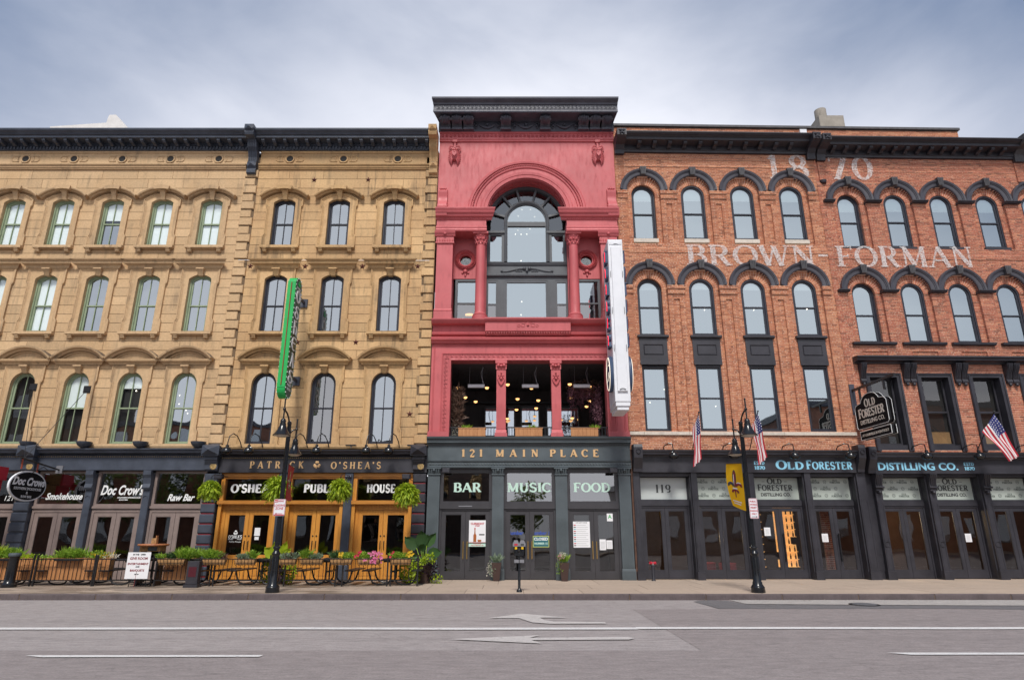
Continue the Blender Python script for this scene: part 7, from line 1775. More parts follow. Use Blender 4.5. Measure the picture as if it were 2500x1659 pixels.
# ---- fence panels along the terrace
FY = 19.55
def fence(label, x0, x1, post=True, y=FY, ztop=.90):
    t = thing('railing', label, 'railing', (x0, y, KZ), 0, 'black railing panels round the outdoor tables'); L = x1-x0; z1 = ztop-KZ
    MB().box(.02, L-.02, -.012, .012, z1-.025, z1).build('top_rail', M['black'], t); MB().box(.02, L-.02, -.012, .012, .15, .175).build('bottom_rail', M['black'], t)
    pm = MB().box(-.02, .02, -.02, .02, 0, z1+.10).mesh('post', M['black'])
    for x in (0, L): ob('post', pm, t, (x, 0, 0))
    n = int(L/.118); bm = MB().box(-.0065, .0065, -.0065, .0065, .175, z1-.025).mesh('bar', M['black'])
    for i in range(1, n): ob('bar', bm, t, (L*i/n, 0, 0))
    return t
for (a, b, l) in ((-15.6, -13.95, 'railing panel behind the black post at the left end of the terrace'), (-13.85, -12.15, 'railing panel before the long planter, left of the whiteboard sign'), (-12.1, -10.45, 'railing panel beside the whiteboard sign, on its left'), (-10.35, -8.75, 'railing panel beside the menu cabinet'),
                  (-8.65, -7.05, 'railing panel left of the lamp base'), (-6.60, -5.12, 'railing panel right of the lamp base'), (-4.92, -3.62, 'railing panel carrying the pink petunia basket'), (-3.52, -2.74, 'short railing panel ending beside the elephant ear plant')):
    fence(l, a, b)
# ---- trough baskets on the rail
def tuft(m, c, n, L, seed, spread=.10, up=1.0, w_=.012):
    rg = random.Random(seed)
    for _ in range(n):
        p = Vector(c)+Vector((rg.uniform(-spread, spread), rg.uniform(-spread*.5, spread*.5), 0)); d = Vector((rg.uniform(-.7, .7), rg.uniform(-.7, .7), up*rg.uniform(.6, 1.2))).normalized()
        l_ = L*rg.uniform(.6, 1.45); s_ = d.cross(Vector((rg.uniform(-1, 1), rg.uniform(-1, 1), .2))).normalized()*w_*rg.uniform(.7, 1.4); q = p+d*l_*.6; e = p+d*l_+Vector((d.x*.04, d.y*.04, -.3*l_*abs(d.x)))
        m.raw([p, q-s_, e, q+s_], [(0, 1, 2, 3)])
def basket(label, x0, x1, spec, z=.90, y=FY-.10, deep=.17):
    t = thing('trough_basket', label, 'flower basket', ((x0+x1)/2, y, z), 0, 'coir-lined baskets hung on the railing'); hw = (x1-x0)/2
    q = MB(); q.sweep([(-.09, 0), (-.085, -.08), (-.05, -deep), (.05, -deep), (.085, -.08), (.09, 0), (.07, -.01), (-.07, -.01), (-.09, 0)], -hw+.02, hw-.02); q.v = [((a*(1+.10*(c/deep)) if c < -.02 else a), b, c) for a, b, c in q.v]; q.build('coir_liner', M['coir'], t)
    q = MB(); q.tube([(-hw, -.10, .0), (hw, -.10, .0)], .009, 5); q.tube([(-hw*.92, -.075, -deep*.75), (hw*.92, -.075, -deep*.75)], .006, 4); n = int(hw*2/.10)
    for i in range(n+1):
        x = -hw+2*hw*i/n; q.tube([(x, -.10, 0), (x*.96, -.10, -.07), (x*.90, -.055, -deep-.01), (x*.90, .05, -deep-.01)], .006, 4)
    q.build('wire_frame', M['black'], t)
    for i, (kind, u, n, L) in enumerate(spec):
        m = MB(); c = (-hw+2*hw*u, 0, .0)
        if kind in ('pink', 'scarlet', 'yellow_petal', 'white_petal'):
            rg = random.Random(i*7+int(x0*10))
            for _ in range(n):
                p = Vector((c[0]+rg.gauss(0, L), rg.uniform(-.18, .0), rg.uniform(-.12 if kind == 'pink' else .04, .20))); s_ = rg.uniform(.022, .036)
                for k in range(5):
                    a = R(72*k+rg.random()*20); b_ = a+R(36); a2 = a-R(36); m.raw([p, p+Vector((s_*math.cos(a2), -.012, s_*math.sin(a2))), p+Vector((s_*1.25*math.cos(a), -.02, s_*1.25*math.sin(a))), p+Vector((s_*math.cos(b_), -.012, s_*math.sin(b_)))], [(0, 1, 2, 3)])
            m.build('flowers', M[kind], t, kind='stuff')
        else:
            tuft(m, c, n, L, i+int(abs(x0)*13), .11+.05*(n > 120)); leaf_cloud(m, (c[0], 0, L*.45), (.15+.05*(n > 120), .09, L*.55), int(n*1.3), .055, seed=i*3+int(abs(x0)*7)); m.build('foliage', M[kind], t, kind='stuff')
basket('coir trough basket spilling bright green and dry straw beside the menu cabinet', -8.98, -8.28, [('leaf', .25, 240, .26), ('leaf', .55, 160, .20), ('dried', .75, 60, .16)])
basket('coir trough basket of grey-green herbs with a leafy sprig, left of the lamp base', -8.04, -7.42, [('grey_leaf', .3, 110, .13), ('leaf', .80, 120, .22), ('grey_leaf', .6, 80, .14)])
basket('coir trough basket of straggly grey-green plants just right of the lamp base', -6.80, -6.24, [('grey_leaf', .4, 120, .15), ('dried', .6, 40, .18), ('grey_leaf', .8, 90, .15)])
basket('coir trough basket with an upright sprig and silvery trailing leaves', -6.16, -5.46, [('leaf', .22, 120, .26), ('grey_leaf', .65, 160, .14), ('lime_leaf', .45, 30, .10)])
basket('coir trough basket with two leafy clumps and an orange-yellow flower', -5.28, -4.62, [('dark_leaf', .2, 110, .22), ('leaf', .75, 150, .17), ('yellow_petal', .5, 8, .05)])
basket('coir trough basket of pink petunias with a few red flowers', -4.48, -3.82, [('leaf', .25, 190, .18), ('leaf', .6, 90, .14), ('pink', .78, 60, .13), ('scarlet', .08, 10, .05)])
basket('coir trough basket at the right end of the railing with yellow pansies', -3.54, -2.90, [('leaf', .25, 130, .18), ('leaf', .62, 150, .15), ('yellow_petal', .85, 14, .08), ('scarlet', .1, 5, .03)])
basket('coir trough basket right of the whiteboard sign with low foliage', -10.28, -9.45, [('leaf', .1, 60, .16), ('dark_leaf', .45, 110, .18), ('leaf', .9, 210, .28)])
# ---- long stave planters on the left
def long_planter(label, x0, x1, spec, z0=.30, z1=.88, y=19.75):
    t = thing('planter_box', label, 'planter', ((x0+x1)/2, y, KZ)); hw = (x1-x0)/2
    MB().box(-hw+.02, hw-.02, .03, .28, z0-KZ, z1-KZ-.02).build('trough', M['coir'], t); rg = random.Random(int(abs(x0)*9)); x = -hw
    while x < hw-.08:
        w_ = rg.choice((.11, .125, .14)); zm = rg.uniform(.45, .62)
        for za, zb_ in ((z0-KZ, zm), (zm+.008, z1-KZ)):
            o_ = MB().cham(x+.004, x+w_-.004, 0, .03, za, zb_, .005).build('plank', M['cedar'], t)
        x += w_
    MB().box(-hw-.01, hw+.01, -.015, .29, z1-KZ, z1-KZ+.025).build('rim', M['cedar'], t)
    for i, (kind, u, n, L) in enumerate(spec):
        m = MB(); c = (-hw+2*hw*u, .14, z1-KZ); tuft(m, c, n, L, 50+i+int(abs(x0)), .30, w_=.014); leaf_cloud(m, (c[0], .10, z1-KZ+L*.4), (.32, .14, L*.6), int(n*1.7), .065, seed=90+i+int(abs(x0))); m.build('foliage', M[kind], t, kind='stuff')
long_planter('long stave planter with a bushy green clump behind the railing', -13.75, -11.85, [('leaf', .10, 60, .12), ('leaf', .36, 330, .30), ('leaf', .75, 160, .22), ('yellow_petal', .82, 50, .20), ('white_petal', .9, 40, .16)])
long_planter('stave planter with low trailing growth at the left end behind the black post', -14.55, -13.78, [('lime_leaf', .15, 120, .14), ('leaf', .7, 60, .10)])
long_planter('stave planter with a tall bright clump at the left edge of the terrace', -16.2, -14.6, [('lime_leaf', .45, 420, .34), ('leaf', .8, 220, .30)])
long_planter('short stave planter standing between the whiteboard sign and the menu cabinet', -10.25, -9.32, [('leaf', .7, 260, .30), ('dark_leaf', .3, 90, .2)])
# ---- picnic tables seen end on
def picnic(label, x):
    t = thing('picnic_table', label, 'picnic table', (x, 20.35, KZ), 0, 'black steel picnic tables behind the railing')
    for yy in (-.42, .45):
        for sg in (-1, 1):
            q = MB(); q.tube([(sg*.06, yy, .70), (sg*.05, yy, .40), (sg*.06, yy, .16), (sg*.14, yy, .06), (sg*.26, yy, .03), (sg*.46, yy, .03), (sg*.58, yy, .07), (sg*.66, yy, .17), (sg*.70, yy, .30), (sg*.73, yy, .40)], .026, 8); q.build('leg', M['black'], t, smooth=True)
        MB().box(-.30, .30, yy-.02, yy+.02, .64, .68).build('cross_brace', M['black'], t)
    MB().box(-.05, .05, -.42, .45, .36, .40).build('stretcher', M['black'], t)
    for sg in (-1, 1): MB().cham(sg*.72-.14, sg*.72+.14, -.75, .78, .40, .435, .01).build('seat', M['black'], t)
    MB().cham(-.38, .38, -.75, .78, .69, .73, .012).build('tabletop', M['black'], t)
for x, l in ((-15.0, 'picnic table at the left end of the terrace behind the black post'), (-13.05, 'picnic table behind the long stave planter'), (-11.2, 'picnic table behind the whiteboard sign'), (-9.35, 'picnic table behind the menu cabinet'), (-7.45, 'picnic table left of the lamp base'), (-5.46, 'picnic table directly right of the lamp base'), (-3.52, 'picnic table beside the elephant ear plant')): picnic(l, x)
# ---- left post, menu cabinet, whiteboard, podium
t = thing('bollard', 'thick black post with a green cap at the left edge of the pavement', 'bollard', (-14.28, 19.2, KZ)); MB().lathe([(.0001,0),(.20,0),(.20,.08),(.15,.12),(.13,.20),(.125,.80),(.14,.84),(.0001,.84)], (0,0,0), 16).build('post', GBk, t, smooth=True); MB().lathe([(.0001,.84),(.155,.84),(.16,.88),(.15,.92),(.0001,.93)], (0,0,0), 16).build('cap', M['slate'], t)
t = thing('menu_cabinet', 'dark floor-standing menu cabinet with red lit panel at the railing', 'menu cabinet', (-9.10, 19.25, KZ)); MB().cham(-.17, .17, -.10, .10, .08, .70, .01).build('case', M['charcoal'], t); MB().box(-.20, .20, -.13, .13, 0, .08).build('base', M['charcoal'], t); MB().box(-.11, .11, -.105, -.10, .28, .55).build('screen', plain('dim_red_panel', (.08, .012, .02), .3), t)
t = thing('whiteboard_sign', 'leaning white paper notice board on a folding stand before the railing', 'notice board', (-10.75, 19.3, KZ)); 
bd = MB().box(-.34, .32, -.008, .008, .22, .94).build('board', M['paper'], t)
for s_, z, sz, m_ in (('IN THE   OPEN', .86, .055, 'dark_print'), ('GIVE ROOM', .74, .095, 'maroon'), ('ENTERTAINMENT', .60, .075, 'maroon'), ('AND', .53, .05, 'dark_print'), ('BANQUETS', .42, .08, 'maroon'), ('call us', .33, .05, 'dark_print')): txt(bd, s_, -.01, z, -.010, sz, M[m_], off=.003, ext=.0006, shear=.05)
for x in (-.26, .0, .24): MB().tube([(x*.5, .05, .9), (x, .12 if x else .28, 0)], .012, 6).build('leg', M['black'], t)
t = thing('host_podium', 'host podium with a reddish round-edged wooden top behind the whiteboard sign', 'podium', (-10.75, 19.95, KZ)); MB().lathe([(.0001, 1.10), (.40, 1.10), (.43, 1.13), (.42, 1.16), (.0001, 1.16)], (0, 0, 0), 24).build('top', M['redwood'], t); MB().box(-.30, .30, -.18, .18, .95, 1.10).build('case', M['coir'], t); MB().box(-.04, .22, -.20, -.18, .97, 1.08).build('panel', M['slate'], t)
for x in (-.28, .28): MB().box(x-.03, x+.03, -.16, .16, 0, .95).build('leg', M['charcoal'], t)
t = thing('menu_holder', 'small brown holder with menus standing on the podium top', 'menu holder', (-10.72, 19.95, KZ+1.16)); MB().cham(-.09, .06, -.06, .06, 0, .16, .01).build('box', M['coir'], t); MB().box(.03, .05, -.05, .05, .05, .24).build('menu', M['cedar'], t)
# ---- big pots
def blade_leaf(m, base, tip, w_, bend=.1, n=7):
    B, T = Vector(base), Vector(tip); d = T-B; s_ = d.cross(Vector((0, -1, .25))).normalized(); V = []; F = []
    for i in range(n+1):
        u = i/n; c = B+d*u+Vector((0, 0, -bend*u*u)); ww = w_*(math.sin(math.pi*min(1, u*.92+.10))**.75)*(1.15-.35*u); wob = 1+.06*math.sin(u*20)
        V += [c-s_*ww*wob+Vector((0, -.03, -.02)), c+Vector((0, .02, .012)), c+s_*ww*wob+Vector((0, -.03, -.02))]
    for i in range(n): a = i*3; F += [(a, a+3, a+4, a+1), (a+1, a+4, a+5, a+2)]
    m.raw(V, F)
t = thing('elephant_ear_pot', 'big potted elephant ear plant with lime trailing vine at the end of the railing', 'potted plant', (-2.72, 20.75, KZ))
MB().lathe([(.0001,0),(.20,0),(.26,.50),(.28,.52),(.0001,.50)], (0,0,0), 18).build('pot', M['purple_leaf'] if 0 else M['brown_pot'], t, smooth=True)
q = MB(); ear = [((-.25, -.02, 1.02), (-.62, -.1, 1.45), .19), ((-.08, 0, 1.10), (-.10, -.1, 1.64), .20), ((.06, 0, 1.10), (.36, -.15, 1.56), .15), ((.12, 0, .86), (.56, -.2, 1.00), .17), ((-.05, .1, 1.05), (.10, .0, 1.52), .16), ((-.25, .1, .75), (-.72, .0, .88), .15), ((-.1, -.1, .95), (.02, -.3, 1.25), .12)]
for i, (b_, e, w_) in enumerate(ear):
    m = MB(); blade_leaf(m, b_, e, w_, .08); m.build('leaf', M['dark_leaf'], t, smooth=True); q.tube([(0, 0, .45), (b_[0]*.6, b_[1], .75), b_], .014, 5)
q.build('stalk', M['leaf'], t)
m = MB(); leaf_cloud(m, (-.30, -.05, .36), (.42, .22, .36), 620, .085, seed=71, droop=.4, elong=1.3); leaf_cloud(m, (.18, -.1, .72), (.20, .15, .14), 160, .075, seed=72, elong=1.4); leaf_cloud(m, (.42, -.1, .12), (.20, .12, .14), 90, .07, seed=73, elong=1.2); m.build('vine', M['lime_leaf'], t, kind='stuff')
m = MB(); leaf_cloud(m, (.22, -.12, .38), (.20, .15, .28), 260, .09, seed=74, elong=1.5); m.build('dark_foliage', M['purple_leaf'], t, kind='stuff')
t = thing('lime_plant_pot', 'potted plant with big lime green leaves directly behind the left lamp base', 'potted plant', (-7.05, 20.3, KZ)); MB().lathe([(.0001,0),(.18,0),(.24,.42),(.25,.44),(.0001,.42)], (0,0,0), 16).build('pot', M['brown_pot'], t)
for b_, e, w_ in (((-.15, 0, .80), (-.45, -.1, 1.12), .17), ((-.05, 0, .85), (-.18, -.1, 1.28), .16), ((.1, 0, .8), (.36, -.1, 1.08), .13), ((.05, 0, .85), (.20, -.05, 1.30), .12), ((-.2, 0, .6), (-.52, -.1, .80), .14), ((0, -.1, .7), (-.05, -.3, .95), .14)):
    m = MB(); blade_leaf(m, b_, e, w_, .06); m.build('leaf', M['lime_leaf'], t, smooth=True)
m = MB(); leaf_cloud(m, (-.28, -.05, .34), (.26, .18, .30), 260, .08, seed=81, droop=.3, elong=1.3); leaf_cloud(m, (.34, -.05, .34), (.18, .18, .30), 220, .08, seed=82, droop=.3, elong=1.3); m.build('vine', M['lime_leaf'], t, kind='stuff')
m = MB(); leaf_cloud(m, (0, -.1, .3), (.20, .15, .28), 160, .1, seed=83); tuft(m, (0, 0, .4), 40, .5, 84); m.build('dark_foliage', M['purple_leaf'], t, kind='stuff')
for (x, l, fm_, s_) in ((-.50, 'tapered brown planter with trailing cream flowers between the BAR and MUSIC doors', 'white_petal', -1), (1.68, 'tapered brown planter with white and pink flowers between the MUSIC and FOOD doors', 'white_petal', 1)):
    t = thing('tall_planter', l, 'planter', (x, 21.62, KZ)); q = MB(); a, b_ = .095, .155; q.raw([(-a,-a,0),(a,-a,0),(a,a,0),(-a,a,0),(-b_,-b_,.56),(b_,-b_,.56),(b_,b_,.56),(-b_,b_,.56)], [(0,3,2,1),(0,1,5,4),(1,2,6,5),(2,3,7,6),(3,0,4,7),(4,5,6,7)]); q.build('pot', M['brown_pot'], t)
    m = MB(); tuft(m, (0, 0, .56), 90, .26, 91+s_, .1); leaf_cloud(m, (-.12, -.05, .42 if s_ < 0 else .45), (.14, .12, .28), 170, .05, seed=92+s_, droop=.5); m.build('foliage', M['grey_leaf'] if s_ < 0 else M['leaf'], t, kind='stuff')
    m = MB(); leaf_cloud(m, (-.20, -.1, .34) if s_ < 0 else (-.06, -.05, .78), (.12, .1, .24) if s_ < 0 else (.13, .1, .10), 120, .035, seed=94+s_, elong=1.1); m.build('flowers', M[fm_], t, kind='stuff')
    if s_ > 0: m = MB(); leaf_cloud(m, (-.12, -.06, .72), (.12, .1, .08), 60, .035, seed=99, elong=1.1); m.build('flowers', M['pink'], t, kind='stuff')
# ---- standpipe
P0 = bw(1.36, -.28, KZ); t = thing('standpipe', 'short black fire standpipe with red twin inlets beside the door numbered 119', 'standpipe', P0); MB().lathe([(.0001,0),(.07,0),(.055,.03),(.05,.48),(.0001,.48)], (0,0,0), 14).build('pipe', M['charcoal'], t, smooth=True)
q = MB(); q.tube([(0, 0, .48), (0, 0, .56)], .05, 10); q.build('head', M['steel_box'], t)
for sg in (-1, 1): MB().tube([(0, 0, .53), (sg*.10, -.05, .55)], [.04, .045], 10).build('inlet', M['flag_red'], t)
# ---- posters and notices on the doors
def sheet(label, cat, x, y, z0, w_, h, mat='paper', items=()):
    t = thing(cat.replace(' ', '_'), label, cat, (x, y, z0)); f = MB().box(-w_/2, w_/2, 0, .004, 0, h).build('sheet', M[mat], t)
    for it in items:
        if it[0] == 't': txt(f, it[1], it[2], it[3], -.002, it[4], M[it[5]], ext=.0006, off=it[6] if len(it) > 6 else .001)
        elif it[0] == 'b': MB().box(it[1], it[2], -.0012, 0, it[3], it[4]).build(it[6] if len(it) > 6 else 'print', M[it[5]], f)
        elif it[0] == 'p': MB().prism(it[1], -.0024, 0).build('print', M[it[2]], f)
    return f
M['teal_print'] = plain('teal_print', (.02, .13, .16), .6); M['amber_print'] = plain('amber_print', (.35, .10, .02), .6); M['lime_print'] = plain('lime_edge', (.45, .50, .12), .6); M['cyan_print'] = plain('cyan_print', (.10, .45, .50), .6); M['green_print'] = plain('green_print', (.05, .40, .10), .6); M['pale_red'] = plain('pale_red_print', (.60, .20, .18), .6)
yd = 22+.105
sheet('large bottle poster on the right leaf of the BAR doors', 'poster', -1.16, yd, 1.18, .56, .84, 'paper', [('b', -.28, .28, .0, .13, 'mint'), ('p', [(-.28, .05), (.28, .05), (.28, .25), (-.28, .14)], 'teal_print') if 0 else ('b', -.28, .28, .10, .14, 'pale_red'), ('t', 'CLERMONT', 0, .70, .085, 'flag_red', .003), ('t', 'STEEP', 0, .64, .06, 'flag_red', .002),
    ('p', [(-.13, .15), (-.03, .15), (-.03, .36), (-.06, .42), (-.065, .56), (-.095, .56), (-.10, .42), (-.13, .36)], 'amber_print'), ('b', -.125, -.035, .20, .31, 'off_white'), ('b', -.10, -.06, .54, .60, 'flag_red'), ('p', [(.02, .15), (.13, .15), (.14, .22), (.01, .22)], 'amber_print'), ('b', .06, .24, .36, .40, 'dark_print'), ('t', 'TASTE AND', 0, .08, .05, 'flag_red'), ('t', 'THE SWEETEST SIP', 0, .02, .05, 'flag_red')])
sheet('teal CLOSED sign with a pale border on the right MUSIC door', 'closed sign', .965, yd, 1.16, .54, .36, 'lime_print', [('b', -.25, .25, .02, .34, 'teal_print'), ('t', 'CLOSED', 0, .22, .125, 'white_print', .004), ('t', 'NUMBER 15', 0, .09, .085, 'mint', .003)])
it = [('t', 'OUR SAFETY PLEDGE', 0, .78, .04, 'dark_print')]
for i in range(11):
    z = .71-i*.065; it += [('b', -.26, -.19, z-.012, z+.018, ('flag_red', 'dark_print', 'cyan_print')[i % 3]), ('b', -.17, .22 if i % 3 else .15, z, z+.006, 'grey_print', 'text_line')]
sheet('tall white list poster with coloured bullets on the left FOOD door', 'poster', 2.325, yd, 1.15, .56, .83, 'paper', it)
sheet('small white card with a green letter A at the top of the right FOOD door', 'grade card', 3.29, yd, 1.99, .20, .25, 'paper', [('t', 'A', 0, .09, .17, 'green_print', .005)])
sheet('taller white notice at mid height on the right FOOD door', 'notice', 3.02, yd, 1.07, .21, .34, 'paper', [('b', -.07, .07, .05+k*.04, .056+k*.04, 'grey_print', 'text_line') for k in range(6)])
sheet('shorter white notice beside another on the right FOOD door', 'notice', 3.24, yd-.005, 1.11, .20, .27, 'paper', [('b', -.07, .07, .05+k*.04, .056+k*.04, 'grey_print', 'text_line') for k in range(5)])
for xl, z, l in ((5.47, 1.52, 'white notice on the left leaf of the doors before the lit bottle wall'), (7.42, 1.32, 'white notice on the doors under the fourth transom of the distillery front'), (12.35, 1.32, 'white notice on the right leaf of the second shop front doors')):
    P0 = bw(xl, .31, z); f = sheet(l, 'notice', P0[0], P0[1], z, .21, .27, 'paper', [('b', -.06, .06, .06+k*.035, .065+k*.035, 'grey_print', 'text_line') for k in range(5)])
M['blue_glow'] = plain('blue_window_script', (.02, .06, .30), .4, 0, (.02, .08, .5), .12)  # lettering colour with a weak blue glow added
for xx, l in ((.20, 'dark blue window script on the left MUSIC door'), (.98, 'dark blue window script above the closed sign on the right MUSIC door')):
    t = thing('window_script', l, 'window lettering', (xx, 22.155, 1.56)); txt(t, 'Number 15', 0, 0, 0, .16, M['blue_glow'], off=.004, shear=.1)
# ---- upper bar: pendants, heaters, planter boxes, greenery
pend = [((257,1118),23.2),((461,1118),23.2),((308,1186),24.2),((381,1216),25.0),((608,1095),23.0),((776,1120),23.3),((678,1197),24.4),((825,1207),24.6),((671,1273),26.2),((810,1263),26.0),((1048,1093),23.0),((1189,1110),23.2),((1057,1188),24.4),((1190,1212),24.8),((1167,1250),25.6),((606,1337),26.6),((1065,1333),26.6)]
ORD = ('first', 'second', 'third', 'fourth', 'fifth', 'sixth', 'seventh', 'eighth', 'ninth')
bays3 = ('left', 'middle', 'right')
q1 = MB().lathe([(.074, 0), (.068, -.034), (.048, -.06), (.018, -.073), (.0001, -.075)], (0, 0, 0), 16).mesh('globe', M['bulb'], True); q2 = MB().lathe([(.0001, .03), (.03, .028), (.088, .01), (.088, 0), (.0001, 0)], (0, 0, 0), 16).mesh('cap', M['black'], True)
for i, ((zx, zy), D) in enumerate(pend):
    p = at(1030+zx/2.9037, 560+zy/2.9037, D); b_ = 0 if zx < 560 else (1 if zx < 950 else 2)
    rk = sorted([zx_ for (zx_, zy_), D_ in pend if (0 if zx_ < 560 else (1 if zx_ < 950 else 2)) == b_]).index(zx)
    t = thing('pendant_lamp', f'{ORD[rk]} lit half-globe pendant from the left in the {bays3[b_]} opening of the upper bar', 'pendant lamp', tuple(p), 0, f'pendant lamps in the {bays3[b_]} opening of the upper bar')
    ob('globe', q1, t); ob('cap', q2, t); MB().tube([(0, 0, .02), (0, 0, 7.5-p.z)], .006, 4).build('cord', M['black'], t)
for x0, l in ((-1.31, 'steel bar heater hung in the left opening of the upper bar'), (.67, 'steel bar heater hung in the middle opening of the upper bar'), (2.56, 'steel bar heater hung in the right opening of the upper bar')):
    t = thing('bar_heater', l, 'heater', (x0, 22.75, 6.76)); MB().cham(-.31, .31, -.07, .07, -.06, .07, .012).build('case', M['heater'], t); q = MB(); q.tube([(-.25, 0, .07), (-.25, 0, .76)], .006, 4); q.tube([(.22, 0, .07), (.22, 0, .76)], .006, 4); q.tube([(.28, 0, .07), (.20, 0, .30), (.16, 0, .5), (.25, 0, .72)], .010, 5); q.build('chain', M['steel_box'], t)
for x0, l, fo in ((-1.385, 'slatted cedar planter box in the left opening of the upper bar', .3), (.58, 'slatted cedar planter box in the middle opening of the upper bar', .65), (2.51, 'slatted cedar planter box in the right opening of the upper bar', .9)):
    t = thing('planter_box', l, 'planter', (x0, 21.93, 4.80)); n = 7
    for i in range(n): MB().cham(-.47+i*.94/n+.003, -.47+(i+1)*.94/n-.003, -.10, -.08, 0, .27, .003).build('plank', M['cedar'], t)
    MB().box(-.47, .47, -.08, .12, 0, .25).build('box', M['cedar'], t); MB().box(-.49, .49, -.115, .13, .27, .295).build('rim', M['cedar'], t)
    m = MB(); tuft(m, (-.47+.94*fo, 0, .27), 60, .14, int(fo*100), .14); leaf_cloud(m, (-.47+.94*fo, 0, .32), (.16, .06, .06), 60, .04, seed=int(fo*50)); m.build('foliage', M['leaf'], t, kind='stuff')
t = thing('dried_arrangement', 'tall dried pampas and cotton arrangement inside the left opening of the upper bar', 'dried flowers', (-2.02, 22.75, 4.8)); m = MB()
for k in range(26): z = .35+k*.055; tuft(m, (.03+.10*math.sin(k*1.3), 0, z), 26, .30, 200+k, .08, .8, .022)
m.build('foliage', M['dried'], t, kind='stuff'); m = MB(); leaf_cloud(m, (.0, 0, .35), (.14, .1, .45), 170, .05, seed=222, elong=1.1); m.build('flowers', M['white_petal'], t, kind='stuff')
t = thing('wisteria_garland', 'dusty pink artificial wisteria hanging over the right opening of the upper bar', 'garland', (2.9, 23.2, 7.2)); m = MB(); rg = random.Random(5)
for k in range(46): x, y_ = rg.uniform(-.75, .42), rg.uniform(-.3, .6); L = rg.uniform(.5, 1.0) if x < .05 else rg.uniform(.9, 2.0); leaf_cloud(m, (x, y_, -.35-L/2+.1), (.07, .07, L/2), int(70*L)+20, .05, seed=300+k, droop=1.0)
m.build('flowers', M['wisteria'], t, kind='stuff'); m = MB(); leaf_cloud(m, (-.1, .1, -.35), (.75, .4, .28), 420, .07, seed=350); m.build('foliage', M['dried'], t, kind='stuff')
# ---- warm lights seen through upper windows
SPK = {}
def spark(x, y, z, par, nm='ceiling_bulb', r_=.024):
    k = SPK.get(par, 0); SPK[par] = k+1; par = ORD[k]+' '+par.replace('small ', '', 1); return MB().ball((0, 0, 0), r_, 8, 5).build(nm, M['spark'], None, (x, y, z), label=par, category='ceiling light', group='small ceiling lights behind the upper windows')
def px(D, zx, zy, Zr): return at(Zr[0]+zx/Zr[2], Zr[1]+zy/Zr[2], D)
C1_ = (1030, 220, 3.734)
for a, b_ in sorted(((912, 1090), (990, 1088), (878, 1147), (1028, 1155), (875, 1275), (985, 1265), (853, 1313), (905, 1314), (957, 1312)), key=lambda q_: q_[0]): p = px(22.82, a, b_, C1_); spark(p.x, p.y, p.z, 'white chandelier bulb from the left behind the great arched window')
for a, b_ in ((703, 222), (708, 512), (703, 605)): p = px(22.82, a, b_, (1030, 560, 2.9037)); spark(p.x, p.y, p.z, 'bulb from the top behind the tall centre panes of the red building')
for a, b_ in ((1228, 1010), (1620, 1050), (1615, 1128), (1677, 1185), (1690, 1212)): p = px(22.26, a, b_, (0, 680, 3.692)); spark(p.x, p.y, p.z, 'warm bulb from the left behind the green windows of the pale stone building')
for a, b_ in sorted(((818, 397), (890, 512), (1228, 398), (1670, 388), (483, 1057), (365, 1165), (912, 1198))):
    p = px(22.36, a, b_, (1480, 640, 3.409)); spark(p.x, p.y, p.z, 'bulb from the left behind the lower windows of the orange brick building')
# ---- lit bottle wall behind the distillery doors
def bottle_wall(label, xl0, xl1, z0, z1, rows, y=1.15):
    O_ = bw((xl0+xl1)/2, y, 0); t = thing('bottle_display', label, 'bottle display', (O_[0], O_[1], 0), R(YAW)); hw = (xl1-xl0)/2
    bm = MB().lathe([(.0001, 0), (.024, 0), (.026, .01), (.026, .10), (.010, .135), (.009, .185), (.0001, .185)], (0, 0, 0), 10).mesh('bottle', M['bottle'], True)
    n = rows; h = (z1-z0)/n; rg = random.Random(int(xl0*10)); per = max(2, round(2*hw/.165))
    for j in range(n):
        z = z0+j*h; a = rg.choice((0, 0, 1)) if per > 3 else 0; b_ = per-rg.choice((0, 0, 1)) if per > 3 else per
        x0 = -hw+a*2*hw/per; x1 = -hw+b_*2*hw/per
        c = MB().box(x0, x1, .05, .07, z, z+h-.02).build('lit_panel', M['amber'], t); MB().box(x0, x1, -.06, .07, z-.018, z).build('shelf', M['amber'], t)
        for k in range(a, b_): ob('bottle', bm, t, (-hw+(k+.5)*2*hw/per, 0, z))
bottle_wall('tall narrow amber-lit wall of whiskey bottles beside the right lamp post', 5.30, 5.62, .50, 2.49, 8)
bottle_wall('wide amber-lit wall of whiskey bottles behind the right leaf of the doors', 6.10, 6.80, .50, 2.49, 8)
for xl, w_, l in ((7.98, .55, 'exposed brick wall glimpsed inside through the fourth distillery door'),):
    O_ = bw(xl, 1.0, KZ+.02); t = thing('inner_wall', l, 'brick wall', O_, R(YAW)); m = MB(); rg = random.Random(4)
    for c in range(31):
        x = -w_/2+(0 if c % 2 else -.1)
        while x < w_/2:
            a, b_ = max(x, -w_/2), min(x+.2, w_/2)
            if b_-a > .03: m.box(a, b_, -.006-rg.uniform(0, .004), .05, c*.0705+.2, c*.0705+.2585)
            x += .2145
    m.build('brickwork', M['brick_r'], t, kind='stuff'); MB().box(-w_/2, w_/2, 0, .06, .0, 2.5).build('wall', M['mortar'], t)
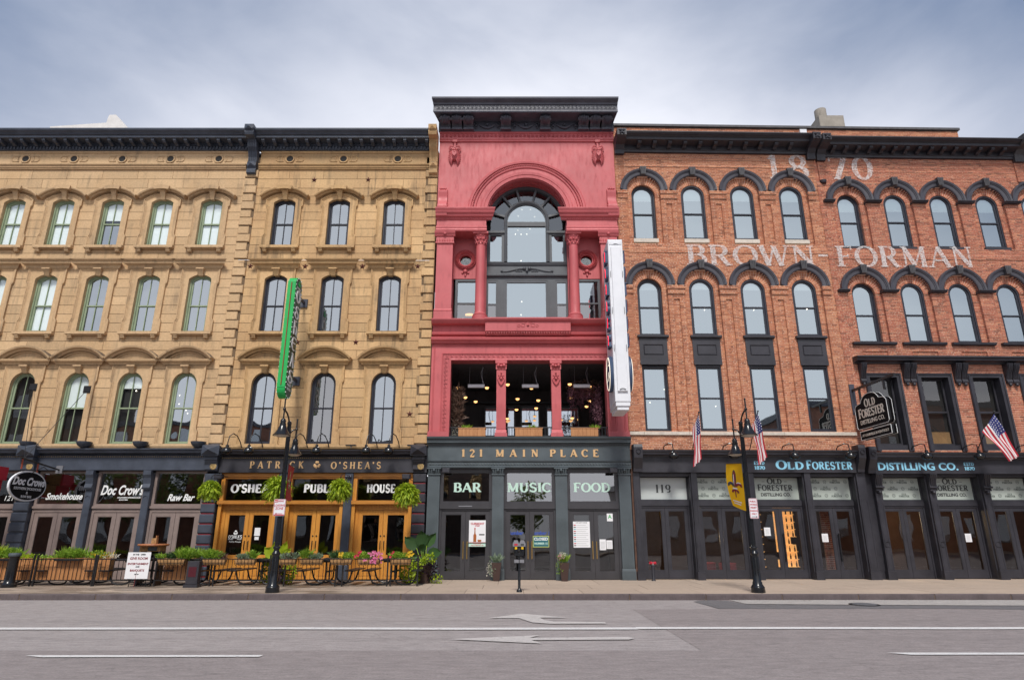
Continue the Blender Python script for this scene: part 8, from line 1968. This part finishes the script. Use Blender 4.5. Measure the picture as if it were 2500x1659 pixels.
# a few warm lights and red seats inside
for xl, y, z, w_, l in ((4.45, 1.6, .55, .5, 'dark red bench seat glimpsed behind the second distillery doors'), (3.9, 1.9, .55, .35, 'dark red stool glimpsed behind the second distillery doors')):
    O_ = bw(xl, y, KZ+.02); t = thing('seat', l, 'seat', O_, R(YAW)); MB().cham(-w_/2, w_/2, -.2, .2, .1, .45, .03).build('cushion', plain('red_leather', (.20, .015, .02), .4), t); MB().box(-w_/2+.04, w_/2-.04, -.15, .15, 0, .1).build('base', M['black'], t)
for xl, y, z in ((3.55, 1.8, 1.55), (9.75, 2.2, 2.1), (10.1, 2.4, 2.2), (10.35, 2.2, 2.25), (12.2, 1.9, 2.2)):
    O_ = bw(xl, y, z); ld = bpy.data.lights.new('bulb_light', 'POINT'); ld.energy = 28; ld.color = (1, .72, .42); ld.shadow_soft_size = .05; lo = bpy.data.objects.new('bulb_light', ld); COL.objects.link(lo); lo.location = (O_[0], O_[1], O_[2]-.12); t = thing('hanging_bulb', ORD[int(xl > 5)+int(xl > 10)+int(xl > 10.2)+int(xl > 11)]+' warm hanging bulb from the left glimpsed inside the distillery shop', 'hanging bulb', O_, 0, 'warm bulbs inside the distillery shop'); MB().ball((0, 0, 0), .035, 8, 6).build('globe', M['bulb'], t); MB().tube([(0, 0, .03), (0, 0, 3.4-z)], .005, 4).build('cord', M['black'], t)
# ---- roofs
p = at(1950+345/4.296, 240+280/4.296, 27)
t = thing('chimney', 'grey boxy roof vent with a round pipe above the brick fronts', 'chimney', (15.95, 27.4, 19.85)); MB().cham(-.62, .62, -.4, .8, 0, 1.72, .02).build('base', M['concrete_dark'], t); MB().lathe([(.0001, 1.72), (.28, 1.72), (.28, 2.42), (.26, 2.42), (.26, 2.3), (.0001, 2.3)], (-.18, .2, 0), 20).build('pipe', M['concrete_dark'], t, smooth=True)
MB().box(-1.6, 1.6, -.6, 4, -3.2, 0).build('roof_block', M['concrete_dark'], t)
t = thing('roof_parapet', 'white rendered stepped roof structure rising above the pale stone cornice', 'roof structure', (-23.0, 30.0, 18.0))
m = MB(); m.prism([(-2.5, 0), (-2.5, 5.05), (.55, 5.30), (.62, 5.80), (1.0, 5.82), (1.85, 4.9), (1.9, 0)], 0, 6); m.build('wall', M['roof_white'], t); MB().box(-2.55, .5, -.05, .05, 4.8, 4.9).build('coping', M['roof_white'], t)
for (x, y, z, l) in ((-9.95, 23.0, 17.55, 'reddish chimney stub peeping over the stone cornice beside the iron console'),): 
    t = thing('chimney', l, 'chimney', (x, y, 15.8)); m = MB(); m.box(-.28, .28, 0, .5, 0, 1.62); m.build('stack', M['brick_r'], t); MB().box(-.32, .32, -.04, .54, 1.62, 1.70).build('cap', M['concrete_dark'], t)
t = thing('roof_aerial', 'small aerial with a green lamp on the brick roof at the right', 'aerial', bw(16.35, .8, 16.7)); MB().tube([(-.10, 0, 0), (-.16, 0, .55)], .02, 6).build('mast', M['black'], t); MB().ball((.05, 0, .38), .06, 8, 6, 1.6).build('lamp', M['green_frame'], t); MB().box(-.05, .45, -.1, .2, 0, .22).build('base', M['brick_r'], t)
MB().box(-.14, .14, 0, .1, 0, .5).build('white_flashing', M['white'], None, bw(8.95, .50, 17.20), R(YAW), label='white metal flashing patch on the brick parapet above the double console', category='flashing')
